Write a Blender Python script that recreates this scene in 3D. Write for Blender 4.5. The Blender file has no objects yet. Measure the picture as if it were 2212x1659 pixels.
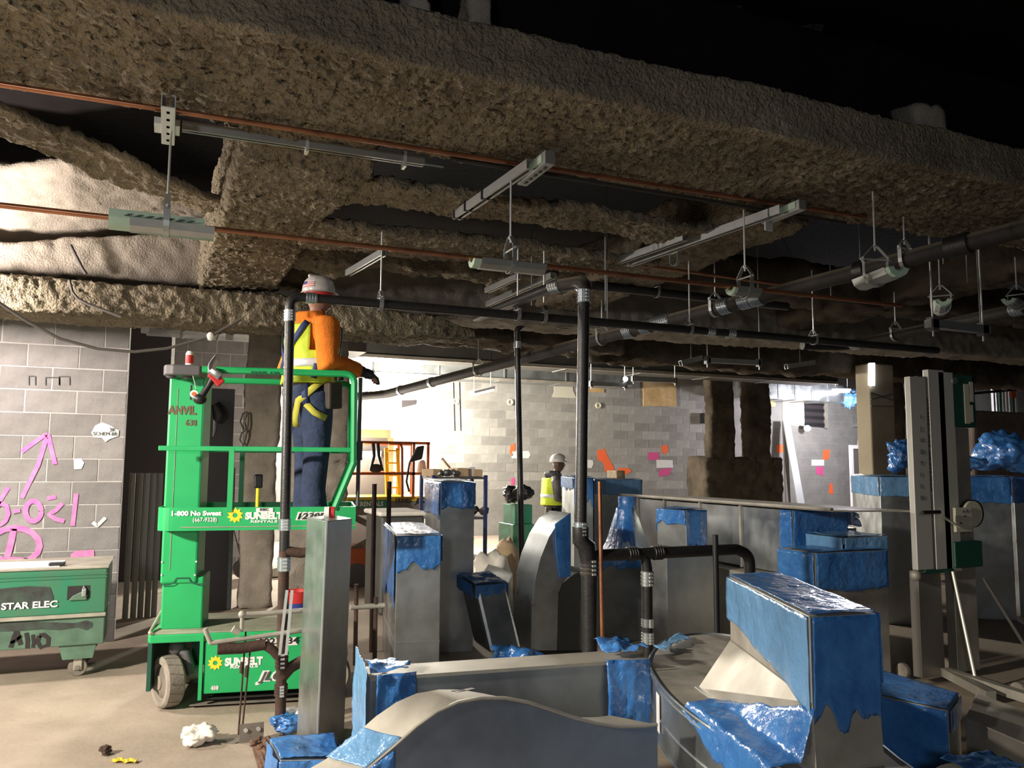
import bpy, bmesh, math, random
import numpy as np
from mathutils import Vector, Matrix, Quaternion
random.seed(7); rng = np.random.default_rng(7)
PI = math.pi
scn = bpy.context.scene
COL = scn.collection
# ------------------------------------------------------------------ camera
F_PX, W_PX, H_PX = 1750.0, 2212.0, 1659.0
EYE = Vector((0, 0, 1.6))
YAW, ROLL, HORIZON = math.radians(23), 0.006, 1003.0
pit = math.atan((HORIZON - H_PX / 2) / F_PX)
f0 = Vector((math.sin(YAW), math.cos(YAW), 0)); r0 = Vector((math.cos(YAW), -math.sin(YAW), 0)); u0 = Vector((0, 0, 1))
FWD = f0 * math.cos(pit) + u0 * math.sin(pit); up1 = u0 * math.cos(pit) - f0 * math.sin(pit)
RGT = r0 * math.cos(ROLL) + up1 * math.sin(ROLL); UPV = up1 * math.cos(ROLL) - r0 * math.sin(ROLL)
cam_d = bpy.data.cameras.new('camera'); cam = bpy.data.objects.new('camera', cam_d); COL.objects.link(cam)
cam_d.sensor_fit = 'HORIZONTAL'; cam_d.sensor_width = 36.0; cam_d.lens = 36.0 * F_PX / W_PX
cam_d.clip_start = 0.05; cam_d.clip_end = 200
cam.matrix_world = Matrix(((RGT.x, UPV.x, -FWD.x, EYE.x), (RGT.y, UPV.y, -FWD.y, EYE.y), (RGT.z, UPV.z, -FWD.z, EYE.z), (0, 0, 0, 1)))
scn.camera = cam
def ray(x, y): return FWD + RGT * ((x - W_PX / 2) / F_PX) - UPV * ((y - H_PX / 2) / F_PX)
def aY(x, y, Y): d = ray(x, y); return EYE + d * (Y / d.y)          # survey: sight line met with a room plane
def aX(x, y, X): d = ray(x, y); return EYE + d * (X / d.x)
def aZ(x, y, z): d = ray(x, y); return EYE + d * ((z - EYE.z) / d.z)
# ------------------------------------------------------------------ world, exposure, large lights
world = bpy.data.worlds.new('world'); scn.world = world; world.use_nodes = True
world.node_tree.nodes['Background'].inputs[0].default_value = (0.9, 0.95, 1.0, 1)
world.node_tree.nodes['Background'].inputs[1].default_value = 0.022
vs = scn.view_settings; vs.view_transform = 'Standard'; vs.look = 'None'; vs.exposure = 0.0; vs.gamma = 1.0; vs.use_curve_mapping = False
def area(name, loc, target, size, power, color):
    l = bpy.data.lights.new(name, 'AREA'); l.energy = power; l.color = color; l.shape = 'DISK'; l.size = size
    o = bpy.data.objects.new(name, l); COL.objects.link(o); o.location = loc
    o.rotation_euler = (Vector(target) - Vector(loc)).to_track_quat('-Z', 'Y').to_euler(); return o
def point(name, loc, power, color, r=0.1):
    l = bpy.data.lights.new(name, 'POINT'); l.energy = power; l.color = color; l.shadow_soft_size = r
    o = bpy.data.objects.new(name, l); COL.objects.link(o); o.location = loc; return o
def spot(name, loc, target, power, color, size, blend, r):
    l = bpy.data.lights.new(name, 'SPOT'); l.energy = power; l.color = color; l.spot_size = math.radians(size); l.spot_blend = blend; l.shadow_soft_size = r
    o = bpy.data.objects.new(name, l); COL.objects.link(o); o.location = loc; o.rotation_euler = (Vector(target) - Vector(loc)).to_track_quat('-Z', 'Y').to_euler(); return o
spot('work_light_front', (-4.6, 3.2, 3.0), (-1.2, 5.0, -0.9), 2900, (1.0, 0.91, 0.77), 102, 0.65, 0.16)   # hooded work light off to the left of the view
point('work_light_side', (-1.95, 6.95, 2.85), 380, (1.0, 0.88, 0.80), 0.10)          # lamp beside the block wall, left of the view
point('work_light_back', (3.66, 15.4, 3.0), 3000, (1.0, 0.93, 0.80), 0.15)          # the glaring lamp behind the worker
point('work_light_tube', (2.3, 11.3, 1.75), 170, (1.0, 0.93, 0.82), 0.3)              # the low fluorescent behind the far lift
point('work_light_rear_right', (15.5, 15.2, 2.9), 520, (0.95, 0.92, 1.0), 0.15)      # far bay on the right
point('fill_light_behind_camera', (-1.6, -2.4, 2.4), 230, (0.95, 0.97, 1.0), 0.25)        # added frontal fill from behind the camera, not a lamp of the room
# ------------------------------------------------------------------ materials
def mat(name, col, rough=0.6, metal=0.0, var=0.0, vscale=4.0, col2=None, bump=0.0, bscale=40.0, spec=0.5, emit=None, alpha=None, rvar=0.0, objrand=0.0, stretch=None, detail=6.0, trans=0.0, bdist=0.02):
    m = bpy.data.materials.new(name); m.use_nodes = True
    nt = m.node_tree; b = nt.nodes['Principled BSDF']
    b.inputs['Base Color'].default_value = (*col, 1); b.inputs['Roughness'].default_value = rough; b.inputs['Metallic'].default_value = metal
    b.inputs['Specular IOR Level'].default_value = spec
    if trans: b.inputs['Transmission Weight'].default_value = trans
    if emit: b.inputs['Emission Color'].default_value = (*emit[0], 1); b.inputs['Emission Strength'].default_value = emit[1]
    if alpha is not None: b.inputs['Alpha'].default_value = alpha
    if var or bump or rvar or objrand:
        tc = nt.nodes.new('ShaderNodeTexCoord'); mp = nt.nodes.new('ShaderNodeMapping'); nt.links.new(tc.outputs['Object'], mp.inputs[0])
        if stretch: mp.inputs['Scale'].default_value = stretch
    if var or rvar:
        n = nt.nodes.new('ShaderNodeTexNoise'); n.inputs['Scale'].default_value = vscale; n.inputs['Detail'].default_value = detail; n.inputs['Roughness'].default_value = 0.62
        nt.links.new(mp.outputs[0], n.inputs['Vector'])
    last = None
    if var:
        cr = nt.nodes.new('ShaderNodeValToRGB'); c2 = col2 or tuple(c * (1 - var) for c in col)
        cr.color_ramp.elements[0].position = 0.36; cr.color_ramp.elements[1].position = 0.64
        cr.color_ramp.elements[0].color = (*c2, 1); cr.color_ramp.elements[1].color = (*col, 1)
        nt.links.new(n.outputs['Fac'], cr.inputs[0]); last = cr.outputs[0]
    if objrand:
        oi = nt.nodes.new('ShaderNodeObjectInfo'); mr = nt.nodes.new('ShaderNodeMapRange'); mr.inputs[3].default_value = 1 - objrand; mr.inputs[4].default_value = 1 + objrand
        nt.links.new(oi.outputs['Random'], mr.inputs[0])
        mx = nt.nodes.new('ShaderNodeVectorMath'); mx.operation = 'SCALE'
        if last: nt.links.new(last, mx.inputs[0])
        else: mx.inputs[0].default_value = col
        nt.links.new(mr.outputs[0], mx.inputs['Scale']); last = mx.outputs[0]
    if last: nt.links.new(last, b.inputs['Base Color'])
    if rvar:
        mr2 = nt.nodes.new('ShaderNodeMapRange'); mr2.inputs[1].default_value = 0.3; mr2.inputs[2].default_value = 0.7
        mr2.inputs[3].default_value = max(0.02, rough - rvar); mr2.inputs[4].default_value = min(1, rough + rvar)
        nt.links.new(n.outputs['Fac'], mr2.inputs[0]); nt.links.new(mr2.outputs[0], b.inputs['Roughness'])
    if bump:
        nb = nt.nodes.new('ShaderNodeTexNoise'); nb.inputs['Scale'].default_value = bscale; nb.inputs['Detail'].default_value = 5
        nt.links.new(mp.outputs[0], nb.inputs['Vector'])
        bp = nt.nodes.new('ShaderNodeBump'); bp.inputs['Strength'].default_value = bump; bp.inputs['Distance'].default_value = bdist
        nt.links.new(nb.outputs['Fac'], bp.inputs['Height']); nt.links.new(bp.outputs[0], b.inputs['Normal'])
    return m
M = {}
M['floor'] = mat('floor_concrete', (0.40, 0.33, 0.26), 0.8, var=0.5, vscale=1.1, col2=(0.27, 0.22, 0.17), bump=0.15, bscale=25, detail=10)
M['dirt'] = mat('dirt', (0.22, 0.12, 0.08), 0.95, var=0.5, vscale=14, bump=0.6, bscale=60)
M['cmu'] = mat('concrete_block', (0.25, 0.238, 0.232), 0.9, var=0.22, vscale=6, bump=0.35, bscale=150, objrand=0.16)
M['cmu_back'] = mat('concrete_block_back', (0.31, 0.30, 0.28), 0.9, var=0.25, vscale=2.2, bump=0.2, bscale=60, objrand=0.22)
M['mortar'] = mat('mortar', (0.48, 0.45, 0.44), 0.95, var=0.15, vscale=8)
M['mortar_back'] = mat('mortar_back', (0.30, 0.29, 0.275), 0.95, var=0.2, vscale=3)
M['spray'] = mat('sprayed_fireproofing', (0.35, 0.30, 0.215), 0.97, var=0.5, vscale=2.2, col2=(0.22, 0.185, 0.135), bump=1.0, bscale=55, spec=0.1, bdist=0.05)
M['spray_pale'] = mat('sprayed_fireproofing_fresh', (0.44, 0.385, 0.29), 0.97, var=0.4, vscale=9, bump=1.0, bscale=45, spec=0.1, bdist=0.05)
M['spray_grey'] = mat('sprayed_fireproofing_smooth', (0.34, 0.30, 0.25), 0.97, var=0.35, vscale=3, bump=0.5, bscale=70, spec=0.1)
M['spray_dark'] = mat('sprayed_fireproofing_dark', (0.11, 0.09, 0.068), 0.97, var=0.5, vscale=2.5, bump=0.8, bscale=40, spec=0.1)  # darker variant of the sprayed fireproofing colour
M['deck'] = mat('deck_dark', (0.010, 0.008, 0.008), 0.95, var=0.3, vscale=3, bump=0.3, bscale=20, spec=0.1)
M['galv'] = mat('galvanised_sheet', (0.52, 0.55, 0.56), 0.34, 0.9, var=0.25, vscale=3.5, rvar=0.10)
M['galv_blue_reflect'] = mat('galvanised_blue_reflect', (0.24, 0.29, 0.37), 0.45, 0.7, var=0.3, vscale=2.0, rvar=0.1)  # reflection of the blue film is put into the base colour
M['galv_dull'] = mat('galvanised_dull', (0.40, 0.42, 0.42), 0.45, 0.8, var=0.3, vscale=2.5, rvar=0.12)
M['galv_tan'] = mat('galvanised_dusty', (0.45, 0.42, 0.36), 0.6, 0.45, var=0.25, vscale=5, rvar=0.1)
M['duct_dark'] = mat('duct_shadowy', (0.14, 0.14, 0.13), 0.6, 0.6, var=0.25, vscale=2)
M['film'] = mat('blue_plastic_film', (0.075, 0.27, 0.66), 0.2, 0.0, var=0.35, vscale=5, col2=(0.035, 0.16, 0.48), bump=0.55, bscale=20, spec=0.9, alpha=0.8)
M['film_pale'] = mat('blue_plastic_film_pale', (0.20, 0.44, 0.76), 0.18, 0.0, var=0.25, vscale=4, bump=0.55, bscale=20, spec=0.9, alpha=0.78)
M['green'] = mat('lift_green', (0.02, 0.42, 0.13), 0.38, var=0.12, vscale=3)
M['green_dusty'] = mat('lift_green_dusty', (0.36, 0.37, 0.27), 0.8, var=0.3, vscale=8)
M['boxgreen'] = mat('gang_box_green', (0.02, 0.20, 0.11), 0.45, var=0.4, vscale=3, col2=(0.06, 0.17, 0.10))
M['boxdull'] = mat('gang_box_green_dusty', (0.11, 0.20, 0.14), 0.65, var=0.4, vscale=5)
M['dkgreen'] = mat('dark_green', (0.01, 0.075, 0.05), 0.45)
M['iron'] = mat('cast_iron', (0.022, 0.021, 0.021), 0.38, 0.0, var=0.4, vscale=30, bump=0.15, bscale=140, spec=0.6)
M['iron_dusty'] = mat('cast_iron_dusty', (0.03, 0.026, 0.022), 0.7, 0.0, var=0.4, vscale=9, bump=0.15, bscale=90)
def dust_on_top(m, col):                              # dust settled on upward-facing skin
    nt = m.node_tree; b = nt.nodes['Principled BSDF']; g = nt.nodes.new('ShaderNodeNewGeometry'); sp = nt.nodes.new('ShaderNodeSeparateXYZ'); nt.links.new(g.outputs['Normal'], sp.inputs[0])
    r = nt.nodes.new('ShaderNodeMapRange'); r.inputs[1].default_value = 0.25; r.inputs[2].default_value = 0.8; nt.links.new(sp.outputs['Z'], r.inputs[0])
    mx = nt.nodes.new('ShaderNodeMix'); mx.data_type = 'RGBA'; mx.inputs[7].default_value = (*col, 1); nt.links.new(r.outputs[0], mx.inputs[0])
    src = b.inputs['Base Color'].links[0].from_socket; nt.links.new(src, mx.inputs[6]); nt.links.new(mx.outputs[2], b.inputs['Base Color'])
dust_on_top(M['iron_dusty'], (0.20, 0.17, 0.125))
M['rust'] = mat('rusty_iron', (0.075, 0.04, 0.028), 0.8, 0.1, var=0.5, vscale=9, bump=0.2, bscale=60)
M['steel'] = mat('coupling_steel', (0.52, 0.60, 0.66), 0.3, 0.9)
M['strut'] = mat('strut_steel', (0.42, 0.44, 0.43), 0.42, 0.75, var=0.15, vscale=6)
M['white_metal'] = mat('bright_zinc', (0.75, 0.77, 0.76), 0.4, 0.6)
M['copper'] = mat('copper_pipe', (0.50, 0.22, 0.12), 0.33, 0.85, var=0.35, vscale=5, rvar=0.08)
M['mint'] = mat('mint_insulation', (0.45, 0.60, 0.48), 0.7, var=0.1, vscale=10)
M['darkprint'] = mat('dark_print', (0.05, 0.07, 0.06), 0.6)
M['black'] = mat('black_plastic', (0.015, 0.015, 0.016), 0.45)
M['charcoal'] = mat('charcoal_plastic', (0.085, 0.08, 0.085), 0.5)
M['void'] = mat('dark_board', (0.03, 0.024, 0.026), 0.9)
M['tyre'] = mat('dusty_tyre', (0.33, 0.29, 0.24), 0.9, var=0.3, vscale=12, bump=0.2, bscale=60)
M['hub'] = mat('wheel_hub', (0.22, 0.19, 0.16), 0.8, var=0.3, vscale=10)
M['soot'] = mat('black_overspray', (0.035, 0.03, 0.034), 0.85, var=0.5, vscale=12, col2=(0.05, 0.075, 0.06))
M['white'] = mat('white_print', (0.80, 0.80, 0.78), 0.5)
M['paper'] = mat('paper', (0.74, 0.72, 0.72), 0.8)
M['yellow'] = mat('yellow_print', (0.85, 0.66, 0.03), 0.5)
M['pink'] = mat('pink_spray_paint', (0.74, 0.13, 0.40), 0.8, var=0.3, vscale=9, col2=(0.62, 0.24, 0.42))
M['pink_deep'] = mat('magenta_spray_paint', (0.55, 0.07, 0.22), 0.85)
M['orange'] = mat('orange_spray_paint', (0.80, 0.13, 0.035), 0.8)
M['patch'] = mat('pale_patch', (0.62, 0.61, 0.60), 0.9)
M['beige'] = mat('cement_patch', (0.50, 0.48, 0.40), 0.9)
M['marker'] = mat('brown_marker', (0.16, 0.10, 0.06), 0.7)
M['ply'] = mat('plywood', (0.55, 0.39, 0.19), 0.75, var=0.3, vscale=3, col2=(0.42, 0.27, 0.10))
M['card'] = mat('cardboard', (0.50, 0.36, 0.22), 0.85, var=0.15, vscale=4)
M['cardtan'] = mat('tan_board', (0.33, 0.28, 0.20), 0.9, var=0.15, vscale=3)
M['wood'] = mat('timber', (0.50, 0.36, 0.20), 0.8, var=0.3, vscale=10)
M['hoodie'] = mat('orange_fleece', (0.86, 0.24, 0.035), 0.95, var=0.2, vscale=14, bump=0.3, bscale=70, spec=0.1)
M['vest'] = mat('hi_vis_yellow', (0.62, 0.78, 0.04), 0.7, var=0.12, vscale=10, bump=0.2, bscale=30)
M['silver'] = mat('reflective_tape', (0.62, 0.66, 0.72), 0.4)
M['denim'] = mat('navy_denim', (0.035, 0.055, 0.12), 0.9, var=0.4, vscale=9, bump=0.4, bscale=30)
M['navy'] = mat('navy_strap', (0.02, 0.035, 0.13), 0.7)
M['olive'] = mat('yellow_webbing', (0.50, 0.47, 0.06), 0.75)
M['skin'] = mat('skin', (0.36, 0.20, 0.14), 0.6)
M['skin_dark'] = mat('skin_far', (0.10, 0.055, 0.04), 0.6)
M['glove'] = mat('dark_glove', (0.025, 0.028, 0.035), 0.8)
M['leather'] = mat('leather_pouch', (0.07, 0.055, 0.045), 0.7, var=0.3, vscale=12)
M['hat'] = mat('white_hard_hat', (0.62, 0.60, 0.58), 0.32, var=0.2, vscale=25)
M['red'] = mat('red', (0.55, 0.03, 0.03), 0.5)
M['flagblue'] = mat('flag_blue', (0.03, 0.05, 0.25), 0.6)
M['cable'] = mat('grey_cable', (0.09, 0.08, 0.075), 0.8)
M['alu'] = mat('aluminium_mast', (0.74, 0.72, 0.66), 0.45, 0.35, var=0.15, vscale=3, stretch=(1, 1, 0.2))
M['alu_dark'] = mat('aluminium_dull', (0.24, 0.22, 0.20), 0.5, 0.5)
M['cream'] = mat('cream_paint', (0.62, 0.59, 0.47), 0.5)
M['orange_lift'] = mat('orange_lift_paint', (0.42, 0.09, 0.025), 0.5)
M['yellow_lad'] = mat('yellow_fibreglass', (0.80, 0.52, 0.03), 0.5)
M['rag'] = mat('white_rag', (0.80, 0.76, 0.68), 0.9, var=0.15, vscale=10)
M['brown_tarp'] = mat('brown_tarp', (0.16, 0.12, 0.10), 0.9, var=0.35, vscale=5, bump=0.4, bscale=12)
M['tube'] = mat('fluorescent_tube', (1, 1, 1), 0.4, emit=((1.0, 0.93, 0.80), 9.0))
M['tube_cool'] = mat('cool_tube', (1, 1, 1), 0.4, emit=((0.93, 0.96, 1.0), 6.0))
M['bulb'] = mat('work_lamp_bulb', (1, 1, 1), 0.4, emit=((1.0, 0.96, 0.88), 120.0))
M['led'] = mat('blue_white_led', (1, 1, 1), 0.4, emit=((0.7, 0.9, 1.0), 8.0))
# ------------------------------------------------------------------ mesh helpers
OFF = {}
def V(*a): return Vector(a)
def frame(d):
    d = Vector(d).normalized(); a = Vector((0, 0, 1)) if abs(d.z) < 0.9 else Vector((1, 0, 0))
    s = d.cross(a).normalized(); return s, s.cross(d).normalized()
class MB:
    def __init__(s): s.v = []; s.f = []
    def add(s, vs, fs):
        o = len(s.v); s.v += [tuple(v) for v in vs]; s.f += [tuple(i + o for i in f) for f in fs]; return s
    def hexa(s, p):                                   # 4 bottom corners counter-clockwise from above, then 4 top
        return s.add(p, [(3, 2, 1, 0), (4, 5, 6, 7), (0, 1, 5, 4), (1, 2, 6, 5), (2, 3, 7, 6), (3, 0, 4, 7)])
    def bx(s, x0, x1, y0, y1, z0, z1):
        return s.hexa([(x0, y0, z0), (x1, y0, z0), (x1, y1, z0), (x0, y1, z0), (x0, y0, z1), (x1, y0, z1), (x1, y1, z1), (x0, y1, z1)])
    def bar(s, p0, p1, w, h, up=None):                # rectangular bar along p0-p1
        p0 = Vector(p0); p1 = Vector(p1); d = (p1 - p0).normalized()
        u = Vector(up) if up else (Vector((0, 0, 1)) if abs(d.z) < 0.95 else Vector((0, 1, 0)))
        a = d.cross(u).normalized(); b = a.cross(d).normalized(); a *= w / 2; b *= h / 2
        return s.hexa([p0 - a - b, p0 + a - b, p1 + a - b, p1 - a - b, p0 - a + b, p0 + a + b, p1 + a + b, p1 - a + b])
    def cyl(s, p0, p1, r0, r1=None, n=14, cap=True):
        p0 = Vector(p0); p1 = Vector(p1); r1 = r0 if r1 is None else r1; a, b = frame(p1 - p0); vs = []
        for p, r in ((p0, r0), (p1, r1)):
            for i in range(n): t = 2 * PI * i / n; vs.append(p + a * (r * math.cos(t)) + b * (r * math.sin(t)))
        fs = [(i, (i + 1) % n, n + (i + 1) % n, n + i) for i in range(n)]
        if cap: fs += [tuple(range(n))[::-1], tuple(range(n, 2 * n))]
        return s.add(vs, fs)
    def tube(s, path, r, n=8, closed=False):
        P = [Vector(p) for p in path]; m = len(P); rr = r if hasattr(r, '__len__') else [r] * m; vs = []; fs = []; pa = None
        for k in range(m):
            if closed: t = P[(k + 1) % m] - P[k - 1]
            else: t = (P[min(k + 1, m - 1)] - P[max(k - 1, 0)])
            t.normalize()
            if pa is None: a, b = frame(t)
            else: a = (pa - t * pa.dot(t)).normalized(); b = a.cross(t)
            pa = a
            for i in range(n): q = 2 * PI * i / n; vs.append(P[k] + a * (rr[k] * math.cos(q)) + b * (rr[k] * math.sin(q)))
        for k in range(m if closed else m - 1):
            k2 = (k + 1) % m
            for i in range(n): fs.append((k * n + i, k * n + (i + 1) % n, k2 * n + (i + 1) % n, k2 * n + i))
        if not closed: fs += [tuple(range(n))[::-1], tuple(range((m - 1) * n, m * n))]
        return s.add(vs, fs)
    def prism(s, poly, off):
        n = len(poly); P = [Vector(p) for p in poly]; o = Vector(off)
        return s.add(P + [p + o for p in P], [tuple(range(n))[::-1], tuple(range(n, 2 * n))] + [(i, (i + 1) % n, n + (i + 1) % n, n + i) for i in range(n)])
    def sph(s, c, r, nu=12, nv=8, rot=None):
        c = Vector(c); r = r if hasattr(r, '__len__') else (r, r, r); vs = [Vector((0, 0, r[2]))]; fs = []
        for j in range(1, nv):
            ph = PI * j / nv
            for i in range(nu): t = 2 * PI * i / nu; vs.append(Vector((r[0] * math.sin(ph) * math.cos(t), r[1] * math.sin(ph) * math.sin(t), r[2] * math.cos(ph))))
        vs.append(Vector((0, 0, -r[2]))); L = len(vs) - 1
        for i in range(nu): fs.append((0, 1 + i, 1 + (i + 1) % nu)); fs.append((L, L - nu + (i + 1) % nu, L - nu + i))
        for j in range(nv - 2):
            for i in range(nu): a = 1 + j * nu + i; b = 1 + j * nu + (i + 1) % nu; fs.append((a, a + nu, b + nu, b))
        if rot: vs = [rot @ v for v in vs]
        return s.add([v + c for v in vs], fs)
    def lathe(s, prof, o, ax=(0, 0, 1), n=20):        # prof: (radius, height)
        o = Vector(o); ax = Vector(ax).normalized(); a, b = frame(ax); vs = []; fs = []; m = len(prof)
        for r, h in prof:
            for i in range(n): t = 2 * PI * i / n; vs.append(o + ax * h + a * (r * math.cos(t)) + b * (r * math.sin(t)))
        for k in range(m - 1):
            for i in range(n): fs.append((k * n + i, k * n + (i + 1) % n, (k + 1) * n + (i + 1) % n, (k + 1) * n + i))
        fs += [tuple(range(n))[::-1], tuple(range((m - 1) * n, m * n))]
        return s.add(vs, fs)
    def grid(s, fn, nu, nv):
        vs = [fn(i / nu, j / nv) for j in range(nv + 1) for i in range(nu + 1)]
        return s.add(vs, [(j * (nu + 1) + i, j * (nu + 1) + i + 1, (j + 1) * (nu + 1) + i + 1, (j + 1) * (nu + 1) + i) for j in range(nv) for i in range(nu)])
    def ribbon(s, pts, w, nrm, t=0.004):              # flat painted stroke on a plane with the given normal
        P = [Vector(p) for p in pts]; n = Vector(nrm).normalized(); L = []; R = []
        ww = w if hasattr(w, '__len__') else [w] * len(P)
        for k, p in enumerate(P):
            d = (P[min(k + 1, len(P) - 1)] - P[max(k - 1, 0)]).normalized(); q = d.cross(n).normalized() * ww[k] / 2
            L.append(p + q + n * t); R.append(p - q + n * t)
        m = len(P); return s.add(L + R, [(i, i + 1, m + i + 1, m + i) for i in range(m - 1)])
    def mesh(s, name, m, smooth=False):
        me = bpy.data.meshes.new(name); me.from_pydata(s.v, [], s.f); me.materials.append(M[m] if isinstance(m, str) else m)
        if smooth: me.polygons.foreach_set('use_smooth', [True] * len(me.polygons))
        me.update(); return me
    def build(s, name, m, parent=None, smooth=False, bevel=0.0, world=True, kind=None, sharp=None, solid=0.0):
        if parent is not None and world:
            o = OFF.get(parent.name, Vector()); s.v = [(a - o.x, b - o.y, c - o.z) for a, b, c in s.v]
        me = s.mesh(name, m, smooth); ob = bpy.data.objects.new(name, me); COL.objects.link(ob)
        bm = bmesh.new(); bm.from_mesh(me); bmesh.ops.recalc_face_normals(bm, faces=bm.faces); bm.to_mesh(me); bm.free()
        if smooth: me.set_sharp_from_angle(angle=math.radians(sharp or 40))
        if solid: md = ob.modifiers.new('thickness', 'SOLIDIFY'); md.thickness = solid; md.offset = 0
        if bevel: md = ob.modifiers.new('bevel', 'BEVEL'); md.width = bevel; md.segments = 2; md.limit_method = 'ANGLE'
        if parent is not None:
            ob.parent = parent
            if world: OFF[ob.name] = OFF.get(parent.name, Vector())
        if kind: ob['kind'] = kind
        return ob
def tag(o, label, cat, group=None):
    o['label'] = label; o['category'] = cat
    if group: o['group'] = group
    return o
def thing(name, label, cat, loc=(0, 0, 0), rz=0.0, group=None):
    o = bpy.data.objects.new(name, None); COL.objects.link(o); o.location = loc; o.rotation_euler = (0, 0, rz); o.empty_display_size = 0.1
    OFF[o.name] = Vector(loc); return tag(o, label, cat, group)
def struct(o): o['kind'] = 'structure'; return o
def dup(o, mv=(0, 0, 0), rz=0.0, parent=None):
    c = o.copy(); COL.objects.link(c)
    if parent is None: c.location = Vector(o.location) + Vector(mv); c.rotation_euler = (o.rotation_euler[0], o.rotation_euler[1], o.rotation_euler[2] + rz)
    else: c.parent = parent
    for ch in o.children: dup(ch, parent=c)
    return c
def fillet(path, r, n=5):
    P = [Vector(p) for p in path]; out = [P[0]]
    for k in range(1, len(P) - 1):
        a = (P[k - 1] - P[k]).normalized(); b = (P[k + 1] - P[k]).normalized(); ang = a.angle(b)
        d = min(r / max(1e-6, math.tan(ang / 2)), (P[k - 1] - P[k]).length * 0.49, (P[k + 1] - P[k]).length * 0.49)
        s, e = P[k] + a * d, P[k] + b * d
        for i in range(n + 1): t = i / n; out.append(s * (1 - t) ** 2 + P[k] * 2 * t * (1 - t) + e * t * t)
    out.append(P[-1]); return out
def text_mesh(txt, size, bold=0.0, shear=0.0, ext=0.0015, space=1.0):
    c = bpy.data.curves.new('lettering', 'FONT'); c.body = txt; c.size = size; c.offset = bold; c.shear = shear; c.extrude = ext; c.space_character = space
    c.align_x = 'LEFT'; c.align_y = 'BOTTOM_BASELINE'; c.resolution_u = 3
    o = bpy.data.objects.new('lettering', c); COL.objects.link(o); bpy.context.view_layer.update()
    me = bpy.data.meshes.new_from_object(o.evaluated_get(bpy.context.evaluated_depsgraph_get())); bpy.data.objects.remove(o); bpy.data.curves.remove(c); return me
def lettering(txt, size, origin, xdir, ydir, m, parent, width=None, name='lettering', world=True, **k):
    me = text_mesh(txt, size, **k); me.name = name; X = Vector(xdir).normalized(); Y = Vector(ydir).normalized(); Z = X.cross(Y)
    if width:
        xs = [v.co.x for v in me.vertices]; s = width / max(1e-6, (max(xs) - min(xs)))
    else: s = 1.0
    o = Vector(origin) - (OFF.get(parent.name, Vector()) if (parent is not None and world) else Vector())
    for v in me.vertices: c = v.co.copy(); v.co = o + X * (c.x * s) + Y * c.y + Z * c.z
    me.materials.clear(); me.materials.append(M[m]); ob = bpy.data.objects.new(name, me); COL.objects.link(ob)
    if parent is not None: ob.parent = parent
    return ob
# ------------------------------------------------------------------ vectorised noise and rough beams
def _h(i, j, k, s):
    n = (i * 374761393 + j * 668265263 + k * 2147483647 + s * 974711) & 0xFFFFFFFF
    n = ((n ^ (n >> 13)) * 1274126177) & 0xFFFFFFFF
    return ((n ^ (n >> 16)) & 0xFFFF) / 65535.0 - 0.5
def vnoise(p, sc, s=0):
    q = p * sc; i = np.floor(q).astype(np.int64); f = q - i; f = f * f * (3 - 2 * f); r = 0
    for a in (0, 1):
        for b in (0, 1):
            for c in (0, 1):
                w = (f[:, 0] if a else 1 - f[:, 0]) * (f[:, 1] if b else 1 - f[:, 1]) * (f[:, 2] if c else 1 - f[:, 2])
                r = r + w * _h(i[:, 0] + a, i[:, 1] + b, i[:, 2] + c, s)
    return r
def roughen(p, amp, fine=14.0, coarse=2.5, s=0):
    d = np.zeros_like(p)
    for ax in range(3):
        d[:, ax] = amp * (0.9 * vnoise(p, fine, s + ax) + 0.7 * vnoise(p, fine * 2.3, s + 7 + ax)) + amp * 1.5 * vnoise(p, coarse, s + 13 + ax)
    return p + d
def np_mesh(name, verts, faces, m, smooth=True):
    me = bpy.data.meshes.new(name); nv = len(verts); nf = len(faces); me.vertices.add(nv); me.vertices.foreach_set('co', np.asarray(verts, np.float32).ravel())
    me.loops.add(nf * 4); me.loops.foreach_set('vertex_index', np.asarray(faces, np.int32).ravel())
    me.polygons.add(nf); me.polygons.foreach_set('loop_start', np.arange(0, nf * 4, 4, dtype=np.int32)); me.polygons.foreach_set('loop_total', np.full(nf, 4, np.int32))
    me.polygons.foreach_set('use_smooth', np.full(nf, smooth)); me.update(calc_edges=True); me.validate(); me.materials.append(M[m]); return me
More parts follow.
